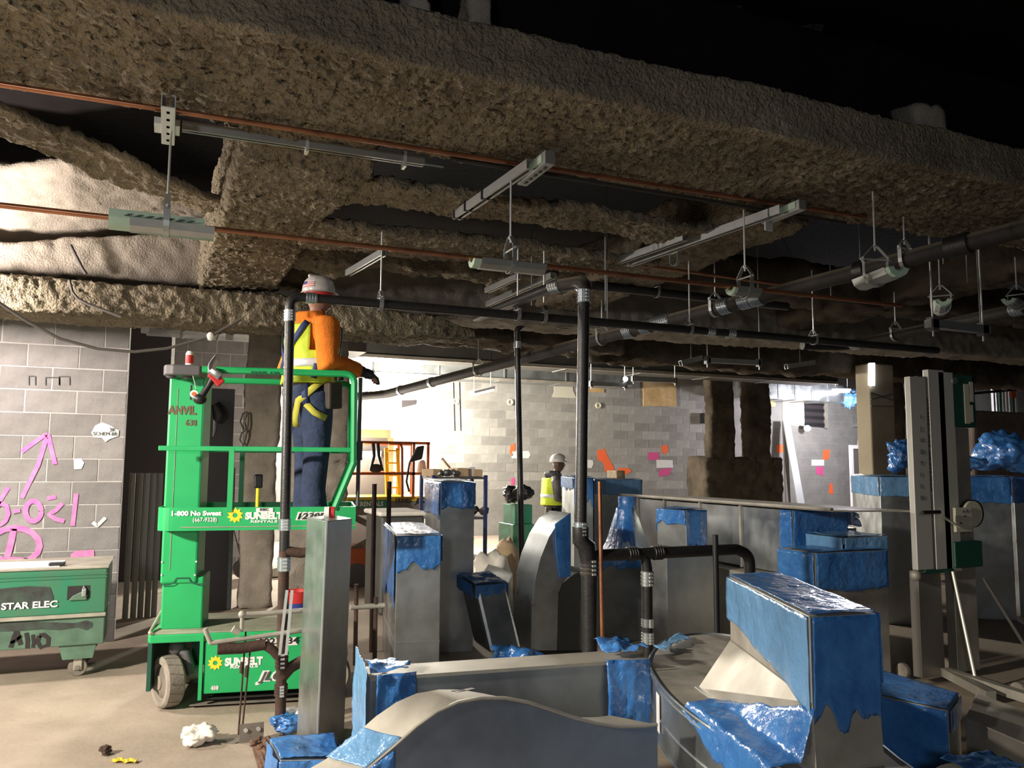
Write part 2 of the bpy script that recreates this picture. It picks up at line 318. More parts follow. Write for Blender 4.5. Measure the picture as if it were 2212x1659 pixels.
def rough_beam(name, sections, m, res=0.03, amp=0.03, rad=0.05, s=0, fine=14.0, coarse=2.5, ampf=None):
    """sections: list of 4-corner quads (lists of Vectors, same order); swept, rounded and roughened into one closed skin"""
    S = [[np.array(c, float) for c in q] for q in sections]
    q0 = S[0]; per = [np.linalg.norm(q0[(k + 1) % 4] - q0[k]) for k in range(4)]
    cnt = [max(2, int(max(np.linalg.norm(q[(k + 1) % 4] - q[k]) for q in S) / res)) for k in range(4)]
    rings = []
    for a, b in zip(S[:-1], S[1:]):
        L = max(np.linalg.norm(b[k] - a[k]) for k in range(4)); n = max(1, int(L / res))
        for i in range(n): t = i / n; rings.append([a[k] * (1 - t) + b[k] * t for k in range(4)])
    rings.append(S[-1])
    def ringpts(q):
        pts = []
        for k in range(4):
            e = q[(k + 1) % 4] - q[k]
            for i in range(cnt[k]): pts.append(q[k] + e * (i / cnt[k]))
        pts = np.array(pts)
        for _ in range(max(1, int(rad / res))): pts = 0.5 * pts + 0.25 * (np.roll(pts, 1, 0) + np.roll(pts, -1, 0))
        return pts
    R = [ringpts(q) for q in rings]; n = len(R[0]); m_ = len(R); verts = np.concatenate(R); faces = []
    idx = np.arange(n); nx = (idx + 1) % n
    for k in range(m_ - 1): faces.append(np.stack([k * n + idx, k * n + nx, (k + 1) * n + nx, (k + 1) * n + idx], 1))
    extra = []
    for k, base in ((0, 0), (m_ - 1, (m_ - 1) * n)):      # close the ends with a centre
        c = len(verts) + len(extra); extra.append(R[k].mean(0)); faces.append(np.stack([base + idx, base + nx, np.full(n, c), np.full(n, c)], 1))
    verts = np.concatenate([verts, np.array(extra)]); new = roughen(verts, amp, fine, coarse, s)
    verts = new if ampf is None else verts + (new - verts) * ampf(verts)[:, None]
    fl = np.concatenate(faces); tri = fl[:, 2] == fl[:, 3]
    me = bpy.data.meshes.new(name); polys = [tuple(f) for f in fl[~tri].tolist()] + [tuple(f[:3]) for f in fl[tri].tolist()]
    me.from_pydata(verts.tolist(), [], polys); me.materials.append(M[m]); me.polygons.foreach_set('use_smooth', [True] * len(me.polygons)); me.update()
    bm = bmesh.new(); bm.from_mesh(me); bmesh.ops.recalc_face_normals(bm, faces=bm.faces); bm.to_mesh(me); bm.free()
    ob = bpy.data.objects.new(name, me); COL.objects.link(ob); return ob
def quad_x(x, y0, y1, z0, z1): return [V(x, y0, z0), V(x, y1, z0), V(x, y1, z1), V(x, y0, z1)]   # section of a beam running along X
# ------------------------------------------------------------------ structure: floor, deck, walls
floor = struct(MB().bx(-9, 27, -4, 19, -0.12, 0).build('floor', 'floor'))
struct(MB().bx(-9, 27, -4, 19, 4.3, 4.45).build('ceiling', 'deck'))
def block_wall(name, x0, x1, y, z1, m, face_sel, max_obj=300, thick=0.2, gap=0.011, proud=-0.001, zmin=0.0):
    w = struct(MB().bx(x0, x1, y + proud, y + thick, 0, z1).build(name, 'mortar_back' if m == 'cmu_back' else 'mortar'))
    bw, bh = 0.4064, 0.2032; cells = []
    for r in range(int(round(z1 / bh))):
        x = x1 - (bw / 2 if r % 2 else bw)
        xe = x1
        while xe > x0 + 0.05:
            xs = max(x, x0); cells.append((xs, xe, r * bh, (r + 1) * bh)); xe = x; x -= bw
    sel = [c for c in cells if face_sel(c)][:max_obj]; rest = [c for c in cells if c not in sel]
    cache = {}
    for c in sel:
        key = round(c[1] - c[0], 3)
        if key not in cache: cache[key] = MB().bx(gap / 2, key - gap / 2, -0.004, 0.05, gap / 2, bh - gap / 2).mesh('block', m)
        ob = bpy.data.objects.new('block', cache[key]); COL.objects.link(ob); ob.parent = w
        ob.location = (c[0], y + random.uniform(-0.0025, 0.0025), c[2])
    if rest:
        mb = MB()
        for c in rest:
            if c[3] > zmin: mb.bx(c[0] + gap / 2, c[1] - gap / 2, y - 0.004, y + 0.05, c[2] + gap / 2, c[3] - gap / 2)
        if mb.v: mb.build('block_courses', m, w, kind='stuff')
    return w
wall_left = block_wall('wall_left', -3.2, -0.36, 8.25, 3.05, 'cmu', lambda c: c[1] > -1.9 and c[3] > 0.3)
wall_back = block_wall('wall_back', 0.0, 26.5, 17.3, 4.26, 'cmu_back', lambda c: 3.4 < c[1] < 13.4 and 0.9 < c[2] < 3.5)
wall_middle = block_wall('wall_middle', 0.05, 1.45, 13.0, 4.06, 'cmu', lambda c: 0.2 < c[2] < 3.2 and c[1] > 0.2)
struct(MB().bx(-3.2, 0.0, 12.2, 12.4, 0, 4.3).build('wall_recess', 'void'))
# spray-painted marks on the left wall (flat paint)
def on_wall(pts, Y): return [aY(x, y, Y) for x, y in pts]
NW = (0, -1, 0)
def stroke(pts, w, m='pink', Y=8.242, name='spray_mark', parent=None):
    P = on_wall(pts, Y); Q = [P[0]]
    for a, b in zip(P[:-1], P[1:]):
        for i in range(1, 5): Q.append(a.lerp(b, i / 4))
    return MB().ribbon(Q, w, NW).build(name, m, parent or wall_left)
stroke([(47, 976), (75, 955), (98, 939), (104, 940), (110, 965), (119, 1003)], 0.036)
stroke([(101, 945), (82, 1005), (62, 1045), (47, 1076)], 0.036)
stroke([(18, 1053), (4, 1075), (-8, 1095), (2, 1087), (14, 1092), (18, 1110), (12, 1125), (2, 1133), (-8, 1128)], 0.034)
stroke([(28, 1105), (44, 1102)], 0.034)
def ell(cx, cy, rx, ry, a0=0, a1=360, n=14): return [(cx + rx * math.cos(math.radians(a0 + (a1 - a0) * i / n)), cy + ry * math.sin(math.radians(a0 + (a1 - a0) * i / n))) for i in range(n + 1)]
stroke(ell(72, 1104, 17, 22), 0.04)
stroke([(102, 1077), (121, 1073)], 0.035)
stroke([(135, 1087), (121, 1102), (106, 1111), (120, 1121), (139, 1126)], 0.036)
stroke([(165, 1066), (161, 1100), (157, 1136)], 0.036)
stroke(ell(32, 1178, 54, 38, -160, 165), 0.05)
stroke([(30, 1142), (22, 1180), (14, 1208), (60, 1212)], 0.05)
MB().add(on_wall([(153, 1196), (165, 1190), (203, 1188), (204, 1205), (196, 1210), (152, 1210)], 8.238), [(0, 1, 2, 3, 4, 5)]).build('pink_patch', 'pink', wall_left)
MB().add(on_wall([(197, 935), (205, 920), (220, 912), (236, 918), (257, 930), (256, 942), (238, 948), (228, 955), (220, 946), (203, 945)], 8.238), [tuple(range(10))]).build('white_patch', 'white', wall_left)
MB().add(on_wall([(159, 991), (176, 990), (182, 1000), (176, 1013), (160, 1014)], 8.238), [(0, 1, 2, 3, 4)]).build('white_patch', 'patch', wall_left)
stroke([(200, 1128), (210, 1136), (228, 1118)], 0.03, 'patch')
lettering('SCHEM-BR', 0.045, aY(200, 940, 8.232), (1, 0, 0), (0, 0, 1), 'darkprint', wall_left, width=0.2)
lettering('3K', 0.05, aY(235, 932, 8.232), (1, 0, 0), (0, 0, 1), 'darkprint', wall_left)
for px in ((62, 812, 76, 832), (98, 815, 128, 832), (128, 813, 150, 832)):
    stroke([(px[0], px[3]), (px[0], px[1]), (px[2], px[1]), (px[2], px[3])], 0.008, 'charcoal')
# marks, plywood and patches on the back wall
YB = 17.3
def patch_b(name, pts, m, t=0.012, label=None):
    o = MB().prism(on_wall(pts, YB - 0.006), (0, -t, 0)).build(name, m, wall_back)
    if label: o['label'] = label
    return o
patch_b('plywood_panel', [(1388, 823), (1459, 825), (1460, 878), (1389, 877)], 'ply', 0.03)
patch_b('plywood_panel', [(1651, 837), (1673, 836), (1674, 878), (1651, 879)], 'ply', 0.03)
patch_b('plywood_strip', [(1270, 838), (1304, 839), (1304, 848), (1270, 847)], 'ply', 0.02)
for cx, cy, r in ((1404, 857, 3.5), (1421, 843, 2.2), (1409, 843, 1.5), (1441, 858, 3.2), (1455, 846, 2.2), (1412, 860, 1.5), (1449, 860, 1.6)):
    MB().prism(on_wall(ell(cx, cy, r, r * 1.15, n=8)[:-1], YB - 0.038), (0, -0.003, 0)).build('knot', 'wood', wall_back)
patch_b('cement_patch', [(1196, 835), (1237, 834), (1238, 845), (1245, 860), (1192, 858), (1197, 846)], 'beige')
patch_b('cement_patch', [(1690, 826), (1734, 828), (1738, 925), (1690, 914)], 'beige')
for p in ([(1290, 973), (1306, 969), (1312, 985), (1327, 1012), (1325, 1021), (1308, 1020), (1303, 1000), (1291, 993)], [(1335, 1011), (1358, 1011), (1364, 1018), (1350, 1026), (1335, 1022)],
          [(1428, 964), (1441, 960), (1444, 974), (1436, 982), (1430, 975)], [(1678, 961), (1691, 960), (1692, 977), (1678, 978)], [(1778, 972), (1792, 971), (1791, 992), (1777, 993)], [(1103, 962), (1113, 957), (1112, 978), (1106, 985), (1101, 978)], [(1792, 1045), (1798, 1044), (1800, 1068), (1790, 1066)]):
    patch_b('orange_mark', p, 'orange', 0.004)
for p in ([(1400, 977), (1423, 977), (1424, 993), (1400, 994)], [(1424, 1014), (1451, 1011), (1446, 1026), (1424, 1030)], [(1698, 866), (1732, 858), (1734, 873), (1699, 880)], [(1697, 906), (1737, 905), (1738, 912), (1697, 911)], [(1705, 893), (1712, 893), (1713, 906), (1704, 906)],
          [(1674, 1006), (1690, 1003), (1689, 1016), (1672, 1017)], [(1762, 1008), (1779, 1008), (1778, 1028), (1764, 1024)], [(1668, 1062), (1688, 1062), (1688, 1070), (1668, 1070)], [(1104, 1033), (1112, 1032), (1111, 1047), (1104, 1048)]):
    patch_b('magenta_mark', p, 'pink_deep', 0.004)
for p in ([(1418, 993), (1453, 994), (1454, 1010), (1418, 1011)], [(1106, 975), (1142, 974), (1146, 982), (1142, 990), (1105, 990)], [(1268, 993), (1280, 994), (1282, 1002), (1278, 1011), (1268, 1011)], [(1753, 993), (1780, 993), (1780, 1006), (1753, 1006)]):
    patch_b('pale_block_patch', p, 'patch', 0.004)
for cx, cy in ((1101, 869), (1291, 876), (984, 867), (1017, 812)):
    c = aY(cx, cy, YB); MB().lathe([(0.07, 0), (0.07, 0.06), (0.05, 0.06), (0.05, 0.02)], c + V(0, 0.01, 0), (0, -1, 0), 14).build('pipe_sleeve', 'cream', wall_back, smooth=True)
win = struct(MB().prism(on_wall([(1737, 826), (1784, 829), (1785, 925), (1739, 920)], YB - 0.01), (0, -0.02, 0)).build('window_1', 'void'))
for k in range(6):
    y = 838 + k * 15
    MB().prism(on_wall([(1738, y), (1783, y + 2), (1783, y + 9), (1738, y + 6)], YB - 0.035), (0, -0.03, 0.0)).build('louver_slat', 'black', win)
MB().prism(on_wall([(1778, 832), (1785, 832), (1786, 926), (1780, 925)], YB - 0.035), (0, -0.05, 0)).build('frame', 'galv_tan', win)
for x in (978, 991): MB().tube([aY(x, 826, YB - 0.02), aY(x + 3, 930, YB - 0.02)], 0.016, 6).build('conduit', 'charcoal', wall_back)
MB().prism(on_wall([(868, 865), (899, 864), (898, 873), (868, 880)], YB - 0.01), (0, -0.02, 0)).build('dark_opening', 'void', wall_back)

# ------------------------------------------------------------------ fireproofed ceiling steel
def beam(secs, m='spray', name='ceiling_beam', **k): return struct(rough_beam(name, secs, m, **k))
bA = beam([quad_x(-2.2, 3.2, 4.14, 3.3, 3.56), quad_x(6.4, 3.2, 4.2, 3.3, 3.56)], res=0.0125, amp=0.034, rad=0.05, s=3, fine=30, coarse=2.2,
          ampf=lambda p: np.where(p[:, 1] < 3.26, 0.45, 1.0))
webA = rough_beam('beam_web', [quad_x(-2.2, 3.62, 3.86, 3.5, 4.3), quad_x(6.4, 3.62, 3.86, 3.5, 4.3)], 'deck', res=0.08, amp=0.03, s=5); webA.parent = bA  # near-black colour puts the shade above the flange into the web
for (px, w, d) in ((905, 0.10, 0.16), (1048, 0.125, 0.16), (2050, 0.30, 0.2)):
    c = aZ(px, {905: 50, 1048: 62, 2050: 290}[px], 3.52); c.y = 3.36
    st = rough_beam('stiffener', [[V(c.x - w / 2, 3.28, z), V(c.x + w / 2, 3.28, z), V(c.x + w / 2, 3.28 + d, z), V(c.x - w / 2, 3.28 + d, z)] for z in (3.5, 3.74 if px == 2050 else 4.2)], 'spray_grey', res=0.025, amp=0.035, s=int(px)); st.parent = bA
for pts in ([(1655, 226), (1676, 218), (1690, 232), (1690, 258), (1712, 272), (1745, 285), (1748, 302), (1700, 296), (1660, 284), (1617, 274), (1640, 255)],):
    P = [aY(x, y, 3.188) for x, y in pts]; MB().prism(P, (0, 0.06, 0)).build('plaster_patch', 'spray_pale', bA)
def sec_y(y, x0, x1, z0, z1): return [V(x0, y, z0), V(x1, y, z0), V(x1, y, z1), V(x0, y, z1)]
beam([sec_y(3.95, 0.30, 0.99, 3.33, 3.75), sec_y(4.35, 0.27, 0.97, 3.19, 3.75), sec_y(5.4, 0.26, 0.85, 3.13, 3.7), sec_y(7.5, 0.2, 0.86, 3.14, 3.65)], res=0.014, amp=0.034, rad=0.07, s=11, fine=30)
beam([sec_y(4.15, 3.42, 3.98, 3.22, 3.6), sec_y(7.5, 3.42, 4.0, 3.2, 3.6)], res=0.024, amp=0.03, rad=0.06, s=12, fine=22)
beam([quad_x(0.8, 4.50, 4.90, 3.21, 3.27), quad_x(3.5, 4.50, 4.90, 3.21, 3.27)], res=0.016, amp=0.034, rad=0.03, s=13, fine=30)
beam([quad_x(0.8, 5.22, 5.86, 3.14, 3.20), quad_x(3.5, 5.30, 5.80, 3.18, 3.24)], res=0.018, amp=0.034, rad=0.03, s=14, fine=30)
beam([quad_x(0.8, 6.4, 6.85, 3.22, 3.40), quad_x(2.2, 6.4, 6.85, 3.25, 3.4), quad_x(3.5, 6.4, 6.9, 3.25, 3.4)], res=0.025, amp=0.07, rad=0.04, s=15, fine=12)
# diagonal brace on the left
def sec_d(a, b, z0, z1): return [V(a[0], a[1], z0), V(b[0], b[1], z0), V(b[0], b[1], z1), V(a[0], a[1], z1)]
near_e = [(-120, 190), (0, 236), (150, 302), (300, 362), (490, 440)]; far_e = [(-120, 240), (0, 288), (180, 365), (310, 415), (440, 470)]
beam([sec_d(aZ(*a, 3.25), aZ(*b, 3.25), 3.25, 3.29) for a, b in zip(near_e, far_e)], 'spray', res=0.02, amp=0.038, rad=0.02, s=16, fine=18)
# dropped soffit and girder over the left wall
def sof(x, yn, zf): return [V(x, yn, 3.80), V(x, 8.02, zf), V(x, 8.05, zf + 0.35), V(x, yn, 3.86)]
beam([sof(-4.2, 7.0, 3.36), sof(-1.2, 6.95, 3.38), sof(-0.75, 6.64, 3.48), sof(-0.3, 6.95, 3.56), sof(0.3, 7.5, 3.66)], 'spray_grey', res=0.04, amp=0.025, rad=0.03, s=17)
beam([quad_x(-4.2, 7.5, 8.05, 3.12, 3.34), quad_x(-1.2, 7.5, 8.05, 3.12, 3.38), quad_x(0.28, 7.5, 8.05, 3.16, 3.66)], 'spray_grey', res=0.035, amp=0.022, rad=0.04, s=18)
beam([quad_x(0.15, 7.5, 8.05, 3.24, 3.62), quad_x(1.2, 7.5, 8.05, 3.27, 3.5)], 'spray', res=0.03, amp=0.05, rad=0.05, s=19)
beam([quad_x(1.12, 7.5, 8.05, 3.05, 3.5), quad_x(4.2, 7.5, 8.05, 3.05, 3.55), quad_x(12, 7.5, 8.05, 3.12, 3.6)], 'spray_grey', res=0.04, amp=0.03, rad=0.05, s=20)
for x in (0.24, 0.47, 0.68): beam([[V(x - .045, 7.5, z), V(x + .045, 7.5, z), V(x + .045, 7.62, z), V(x - .045, 7.62, z)] for z in (3.02, 3.3)], 'spray', 'hanger_post', res=0.025, amp=0.03, s=int(x * 100))
beam([quad_x(-4.2, 7.3, 7.9, 2.8, 3.06), quad_x(1.3, 7.3, 7.9, 2.8, 3.08), quad_x(2.3, 7.3, 7.9, 2.82, 3.0), quad_x(2.75, 7.4, 7.8, 2.82, 2.9)], 'spray', res=0.02, amp=0.034, rad=0.08, s=21, fine=26)
# darker bays on the right
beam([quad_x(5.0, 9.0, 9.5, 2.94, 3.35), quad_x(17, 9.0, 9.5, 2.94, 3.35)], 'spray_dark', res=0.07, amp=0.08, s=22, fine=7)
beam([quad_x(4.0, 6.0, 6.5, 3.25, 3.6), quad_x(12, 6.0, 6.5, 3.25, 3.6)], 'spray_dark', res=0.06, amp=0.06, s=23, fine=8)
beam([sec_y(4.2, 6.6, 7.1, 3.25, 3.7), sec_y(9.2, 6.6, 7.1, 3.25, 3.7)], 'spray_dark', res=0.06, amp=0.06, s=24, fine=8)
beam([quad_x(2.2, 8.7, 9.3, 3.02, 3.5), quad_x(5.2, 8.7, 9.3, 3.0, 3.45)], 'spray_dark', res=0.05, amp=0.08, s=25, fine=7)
# ------------------------------------------------------------------ columns
def column(x0, x1, y0, y1, z0, z1, m, s, res=0.05, amp=0.03, name='column'):
    return struct(rough_beam(name, [[V(x0, y0, z), V(x1, y0, z), V(x1, y1, z), V(x0, y1, z)] for z in (z0, z1)], m, res=res, amp=amp, rad=0.03, s=s))
column(0.80, 1.17, 9.5, 9.75, 0, 3.1, 'spray_grey', 31)
column(1.27, 1.95, 9.5, 9.75, 0, 3.1, 'spray_grey', 32, amp=0.05)
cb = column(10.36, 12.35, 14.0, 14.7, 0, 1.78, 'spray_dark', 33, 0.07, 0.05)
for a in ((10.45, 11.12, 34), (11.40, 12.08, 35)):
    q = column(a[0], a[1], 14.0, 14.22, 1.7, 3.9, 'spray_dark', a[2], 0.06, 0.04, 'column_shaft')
wx0, wx1, wz = aY(1882, 900, 8.65).x, aY(1934, 900, 8.65).x, aY(1900, 786, 8.65).z
q = MB().bx(wx0, wx1, 8.65, 8.92, 0, wz).build('wrapped_column', 'cardtan', bevel=0.02); struct(q)
for z, dz in ((2.66, 0.10), (2.76, -0.11), (2.56, 0.01)): MB().bar(V(wx0, 8.644, z - 0.1), V(wx1, 8.644, z + dz - 0.1), 0.012, 0.01).build('tie_wire', 'charcoal', q)
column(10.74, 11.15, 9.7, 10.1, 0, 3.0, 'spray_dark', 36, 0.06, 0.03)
# ------------------------------------------------------------------ overhead ducts along the back
def duct_run(name, label, x0, x1, y0, y1, z0, z1, m, seams=1.2, lip=True, cat='duct'):
    t = thing(name, label, cat, ((x0 + x1) / 2, (y0 + y1) / 2, z0))
    MB().bx(x0, x1, y0, y1, z0, z1).build('body', m, t)
    k = x0 + seams
    while k < x1 - 0.2:
        MB().bx(k - 0.012, k + 0.012, y0 - 0.012, y1 + 0.012, z0 - 0.012, z1 + 0.012).build('seam_band', m, t); k += seams
    for k in (x0 + 0.25, x1 - 0.25): MB().bar(V(k, (y0 + y1) / 2, z1), V(k, (y0 + y1) / 2, 4.3), 0.03, 0.01).build('hanger_strap', 'strut', t)
    if lip: MB().bx(x0, x1, y0 - 0.03, y0 + 0.03, z0 - 0.035, z0 + 0.02).build('bottom_flange', 'galv_tan', t)
    return t
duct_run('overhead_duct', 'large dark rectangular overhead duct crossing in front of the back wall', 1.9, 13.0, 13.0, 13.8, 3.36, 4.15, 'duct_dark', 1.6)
duct_run('overhead_duct', 'lower galvanised overhead duct running along the top of the back wall', 2.2, 9.9, 16.2, 17.1, 3.44, 3.95, 'galv_dull', 1.5)
t = duct_run('overhead_duct', 'galvanised overhead duct section above the dark recess, with paper tags', -0.28, 1.15, 9.9, 10.5, 3.1, 3.6, 'galv_dull', 0.4, False)
for x, y in ((305, 700), (488, 715)): MB().prism([aY(x, y, 9.88), aY(x + 17, y + 1, 9.88), aY(x + 15, y + 21, 9.88), aY(x - 1, y + 19, 9.88)], (0, 0.004, 0)).build('paper_tag', 'paper', t)
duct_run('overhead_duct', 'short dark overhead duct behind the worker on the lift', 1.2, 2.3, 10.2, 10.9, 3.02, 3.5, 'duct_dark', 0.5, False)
duct_run('overhead_duct', 'ribbed galvanised duct at the top of the brightly lit right bay', 13.2, 16.5, 16.3, 17.1, 3.3, 3.75, 'galv', 0.55, False)
# ------------------------------------------------------------------ piping
def on_line(p0, p1, px):
    lo, hi = 0.0, 1.0
    def sx(t):
        q = p0.lerp(p1, t) - EYE; return W_PX / 2 + F_PX * q.dot(RGT) / q.dot(FWD)
    inc = sx(1) > sx(0)
    for _ in range(40):
        mid = (lo + hi) / 2
        if (sx(mid) < px) == inc: lo = mid
        else: hi = mid
    return p0.lerp(p1, lo)
def coupling(c, d, r, parent, L=0.075, m='steel'):
    d = Vector(d).normalized(); o = Vector(c) - d * L / 2; R = r * 1.13; pr = [(r * 1.0, 0), (R, 0)]
    n = 4
    for k in range(n):
        a = L * (k + 0.15) / n; b = L * (k + 0.85) / n; pr += [(R, a), (R * 1.07, a + 0.002), (R * 1.07, b - 0.002), (R, b)]
    pr += [(R, L), (r, L)]
    cp = MB().lathe(pr, o, d, 18).build('coupling', m, parent, smooth=True, sharp=30)
    a, b = frame(d)
    mb = MB()
    for k in range(n):
        q = o + d * (L * (k + 0.5) / n) - a * (R * 1.12); mb.bar(q - b * 0.012, q + b * 0.012, 0.010, 0.012)
    mb.build('clamp_screws', 'white_metal', cp); return cp
def pipe(name, label, path, r, m='iron', cps=(), rad=None, cat='pipe', n=16, group=None, cm='steel'):
    P = [Vector(p) for p in path]; t = thing(name, label, cat, P[0], group=group)
    MB().tube(fillet(P, rad or r * 2.2) if len(P) > 2 else P, r, n).build('barrel', m, t, smooth=True, sharp=60)
    for c, d in cps: coupling(c, d, r, t, max(0.05, r * 2.3), cm)
    return t
R2 = 0.031
b1 = aZ(605, 1570, 0); t1 = aY(627, 640, 5.2); e1 = V(6.4, 5.2, t1.z - 0.0)
def at_y(p0, p1, py):                                # point of a riser at a given picture row
    lo, hi = 0.0, 1.0
    def sy(t):
        q = p0.lerp(p1, t) - EYE; return H_PX / 2 - F_PX * q.dot(UPV) / q.dot(FWD)
    inc = sy(1) > sy(0)
    for _ in range(40):
        mid = (lo + hi) / 2
        if (sy(mid) < py) == inc: lo = mid
        else: hi = mid
    return p0.lerp(p1, lo)
tee = at_y(b1, t1, 1190)
riser1 = pipe('riser_pipe', 'black cast iron riser with elbow running from the floor in front of the green lift', [tee, t1, e1], R2, 'iron',
     [(at_y(b1, t1, 682), t1 - b1), (at_y(b1, t1, 1133), t1 - b1), (t1 + V(0.13, 0, 0), (1, 0, 0)), (V(3.9, 5.2, t1.z), (1, 0, 0)), (V(4.1, 5.2, t1.z), (1, 0, 0))])
MB().tube([b1, tee], R2 * 1.05, 14).build('lower_barrel', 'rust', riser1, smooth=True)
coupling(at_y(b1, t1, 1218), t1 - b1, R2 * 1.08, riser1, 0.085); coupling(at_y(b1, t1, 1425), t1 - b1, R2 * 1.08, riser1, 0.1, 'rust'); coupling(at_y(b1, t1, 1490), t1 - b1, R2 * 1.08, riser1, 0.07, 'rust')
MB().tube(fillet([tee, tee + V(0.10, -0.01, -0.015), tee + V(0.26, -0.02, 0.0)], 0.05), R2, 12).build('tee_branch', 'rust', riser1, smooth=True)
MB().tube(fillet([at_y(b1, t1, 1465), at_y(b1, t1, 1465) + V(0.05, -0.01, 0.06), at_y(b1, t1, 1435) + V(0.16, 0, 0.03)], 0.05), R2 * 1.1, 12).build('wye_branch', 'rust', riser1, smooth=True)
# second riser, further back
b2 = aZ(1130, 1345, 0); t2 = aY(1117, 712, b2.y)
riser2 = pipe('riser_pipe', 'slim black riser standing on the floor to the right of the wrapped tall duct', [b2, t2, t2 + V(0.08, 0.0, 0.07), t2 + V(0.8, 0.0, 0.08)], R2, 'iron', [(at_y(b2, t2, 745), (0, 0, 1)), (t2 + V(0.45, 0, 0.075), (1, 0, 0.02)), (b2 + V(0.0, 0, 0.06), (0.1, 0, 1))], rad=0.06)
# third riser and its manifold
Y3 = 4.4
t3 = aY(1262, 612, Y3); b3 = aY(1251, 1160, Y3); b3.x = (b3.x + t3.x) / 2 - 0.01
riser3 = pipe('riser_pipe', 'thick black riser with a dusty elbow in the middle of the room', [b3, t3, t3 + V(-0.11, 0.22, 0.01), t3 + V(-0.2, 1.4, 0.0)], 0.036, 'iron', [(at_y(b3, t3, 640), t3 - b3), (at_y(b3, t3, 1143), (0, 0, 1)), (t3 + V(-0.1, 0.2, 0.01), (-0.4, 0.9, 0))], rad=0.09)
MB().tube(fillet([t3 + V(0, 0, -0.06), t3 + V(0.0, 0.0, 0.012), t3 + V(-0.09, 0.18, 0.014)], 0.08), 0.041, 14).build('elbow', 'iron_dusty', riser3, smooth=True)
mz = aY(1290, 1200, Y3).z; m0 = b3 + V(0.055, 0.0, 0); m0.z = mz
man = thing('pipe_manifold', 'black cast iron branch manifold with couplings joining the thick riser', 'pipe', (m0.x, m0.y, 0))
MB().tube([V(b3.x, Y3, b3.z + 0.06), V(b3.x, Y3, b3.z - 0.02), V(b3.x + 0.04, Y3, mz + 0.06), V(b3.x + 0.06, Y3, mz - 0.06), V(b3.x + 0.06, Y3, 0)], [0.05, 0.052, 0.056, 0.052, 0.042], 16).build('stack', 'iron', man, smooth=True)
pe = aY(1600, 1200, Y3); MB().tube(fillet([V(b3.x + 0.06, Y3, mz), V(pe.x - 0.03, Y3, mz), V(pe.x + 0.07, Y3, mz - 0.04), V(pe.x + 0.075, Y3, mz - 0.35)], 0.12), 0.036, 14).build('header', 'iron', man, smooth=True)
pb = aY(1398, 1225, Y3); MB().tube([V(pb.x - 0.02, Y3, mz), V(pb.x, Y3, mz - 0.09), V(pb.x, Y3, 0)], 0.032, 14).build('branch', 'iron', man, smooth=True)
coupling(V(pb.x, Y3, aY(1398, 1250, Y3).z), (0, 0, 1), 0.034, man, 0.09, 'galv_dull'); coupling(V(pb.x, Y3, aY(1400, 1345, Y3).z), (0, 0, 1), 0.034, man, 0.05, 'galv_dull'); coupling(V(pb.x, Y3, aY(1400, 1378, Y3).z), (0, 0, 1), 0.034, man, 0.07, 'galv_dull')
for px in (1365, 1420): coupling(V(aY(px, 1200, Y3).x, Y3, mz), (1, 0, 0), 0.036, man, 0.07, 'iron')
coupling(V(b3.x + 0.06, Y3, aY(1276, 1225, Y3).z), (0, 0, 1), 0.046, man, 0.1, 'iron_dusty')
cs = aY(1302, 1040, 4.2); pipe('copper_stub', 'upright copper pipe stub beside the thick black riser', [V(cs.x, 4.2, 0), V(cs.x - 0.02, 4.2, cs.z)], 0.0125, 'copper', n=12)
bp_ = aY(1545, 1155, 4.2); pipe('steel_post', 'thin black upright post to the right of the manifold', [V(bp_.x, 4.2, 0), V(bp_.x, 4.2, bp_.z)], 0.018, 'black', n=10)
# long overhead drain pipes running away from the camera
dA, dB = aZ(2260, 481, 3.05), aZ(835, 851, 2.56)
drain = pipe('overhead_drain_pipe', 'long thick overhead drain pipe slanting from upper right towards the back lamp', [dA, dB, dB + V(-0.35, 0.4, -0.02)], 0.057, 'iron_dusty', rad=0.2)
for px in (1360, 1396, 1424, 1442, 1568, 1612, 1636): coupling(on_line(dA, dB, px), dB - dA, 0.058, drain, 0.10)
for px in (935, 868): MB().lathe([(0.058, 0), (0.066, 0), (0.066, 0.05), (0.058, 0.05)], on_line(dA, dB, px), dB - dA, 16).build('clamp_ring', 'white_metal', drain, smooth=True)
for px in (2070, 2095, 1870): MB().lathe([(0.058, 0), (0.072, 0), (0.072, 0.07), (0.058, 0.07)], on_line(dA, dB, px), dB - dA, 16).build('hub_ring', 'iron', drain, smooth=True)
eA, eB = aZ(2260, 654, 2.9), aZ(1828, 747, 2.86)
drain2 = pipe('overhead_drain_pipe', 'shorter overhead drain pipe at far right with a steel coupling at its end', [eA, eB, eB + V(-0.5, 0.1, -0.01)], 0.05, 'iron_dusty', [(on_line(eA, eB, 1850), eB - eA), (on_line(eA, eB, 2200), eB - eA)], rad=0.15)
g0, g1 = aY(1275, 616, 6.2), aY(1700, 662, 6.2)
pipe('overhead_pipe', 'dark overhead pipe just under the beams behind the thick riser', [g0, g1], 0.04, 'iron')
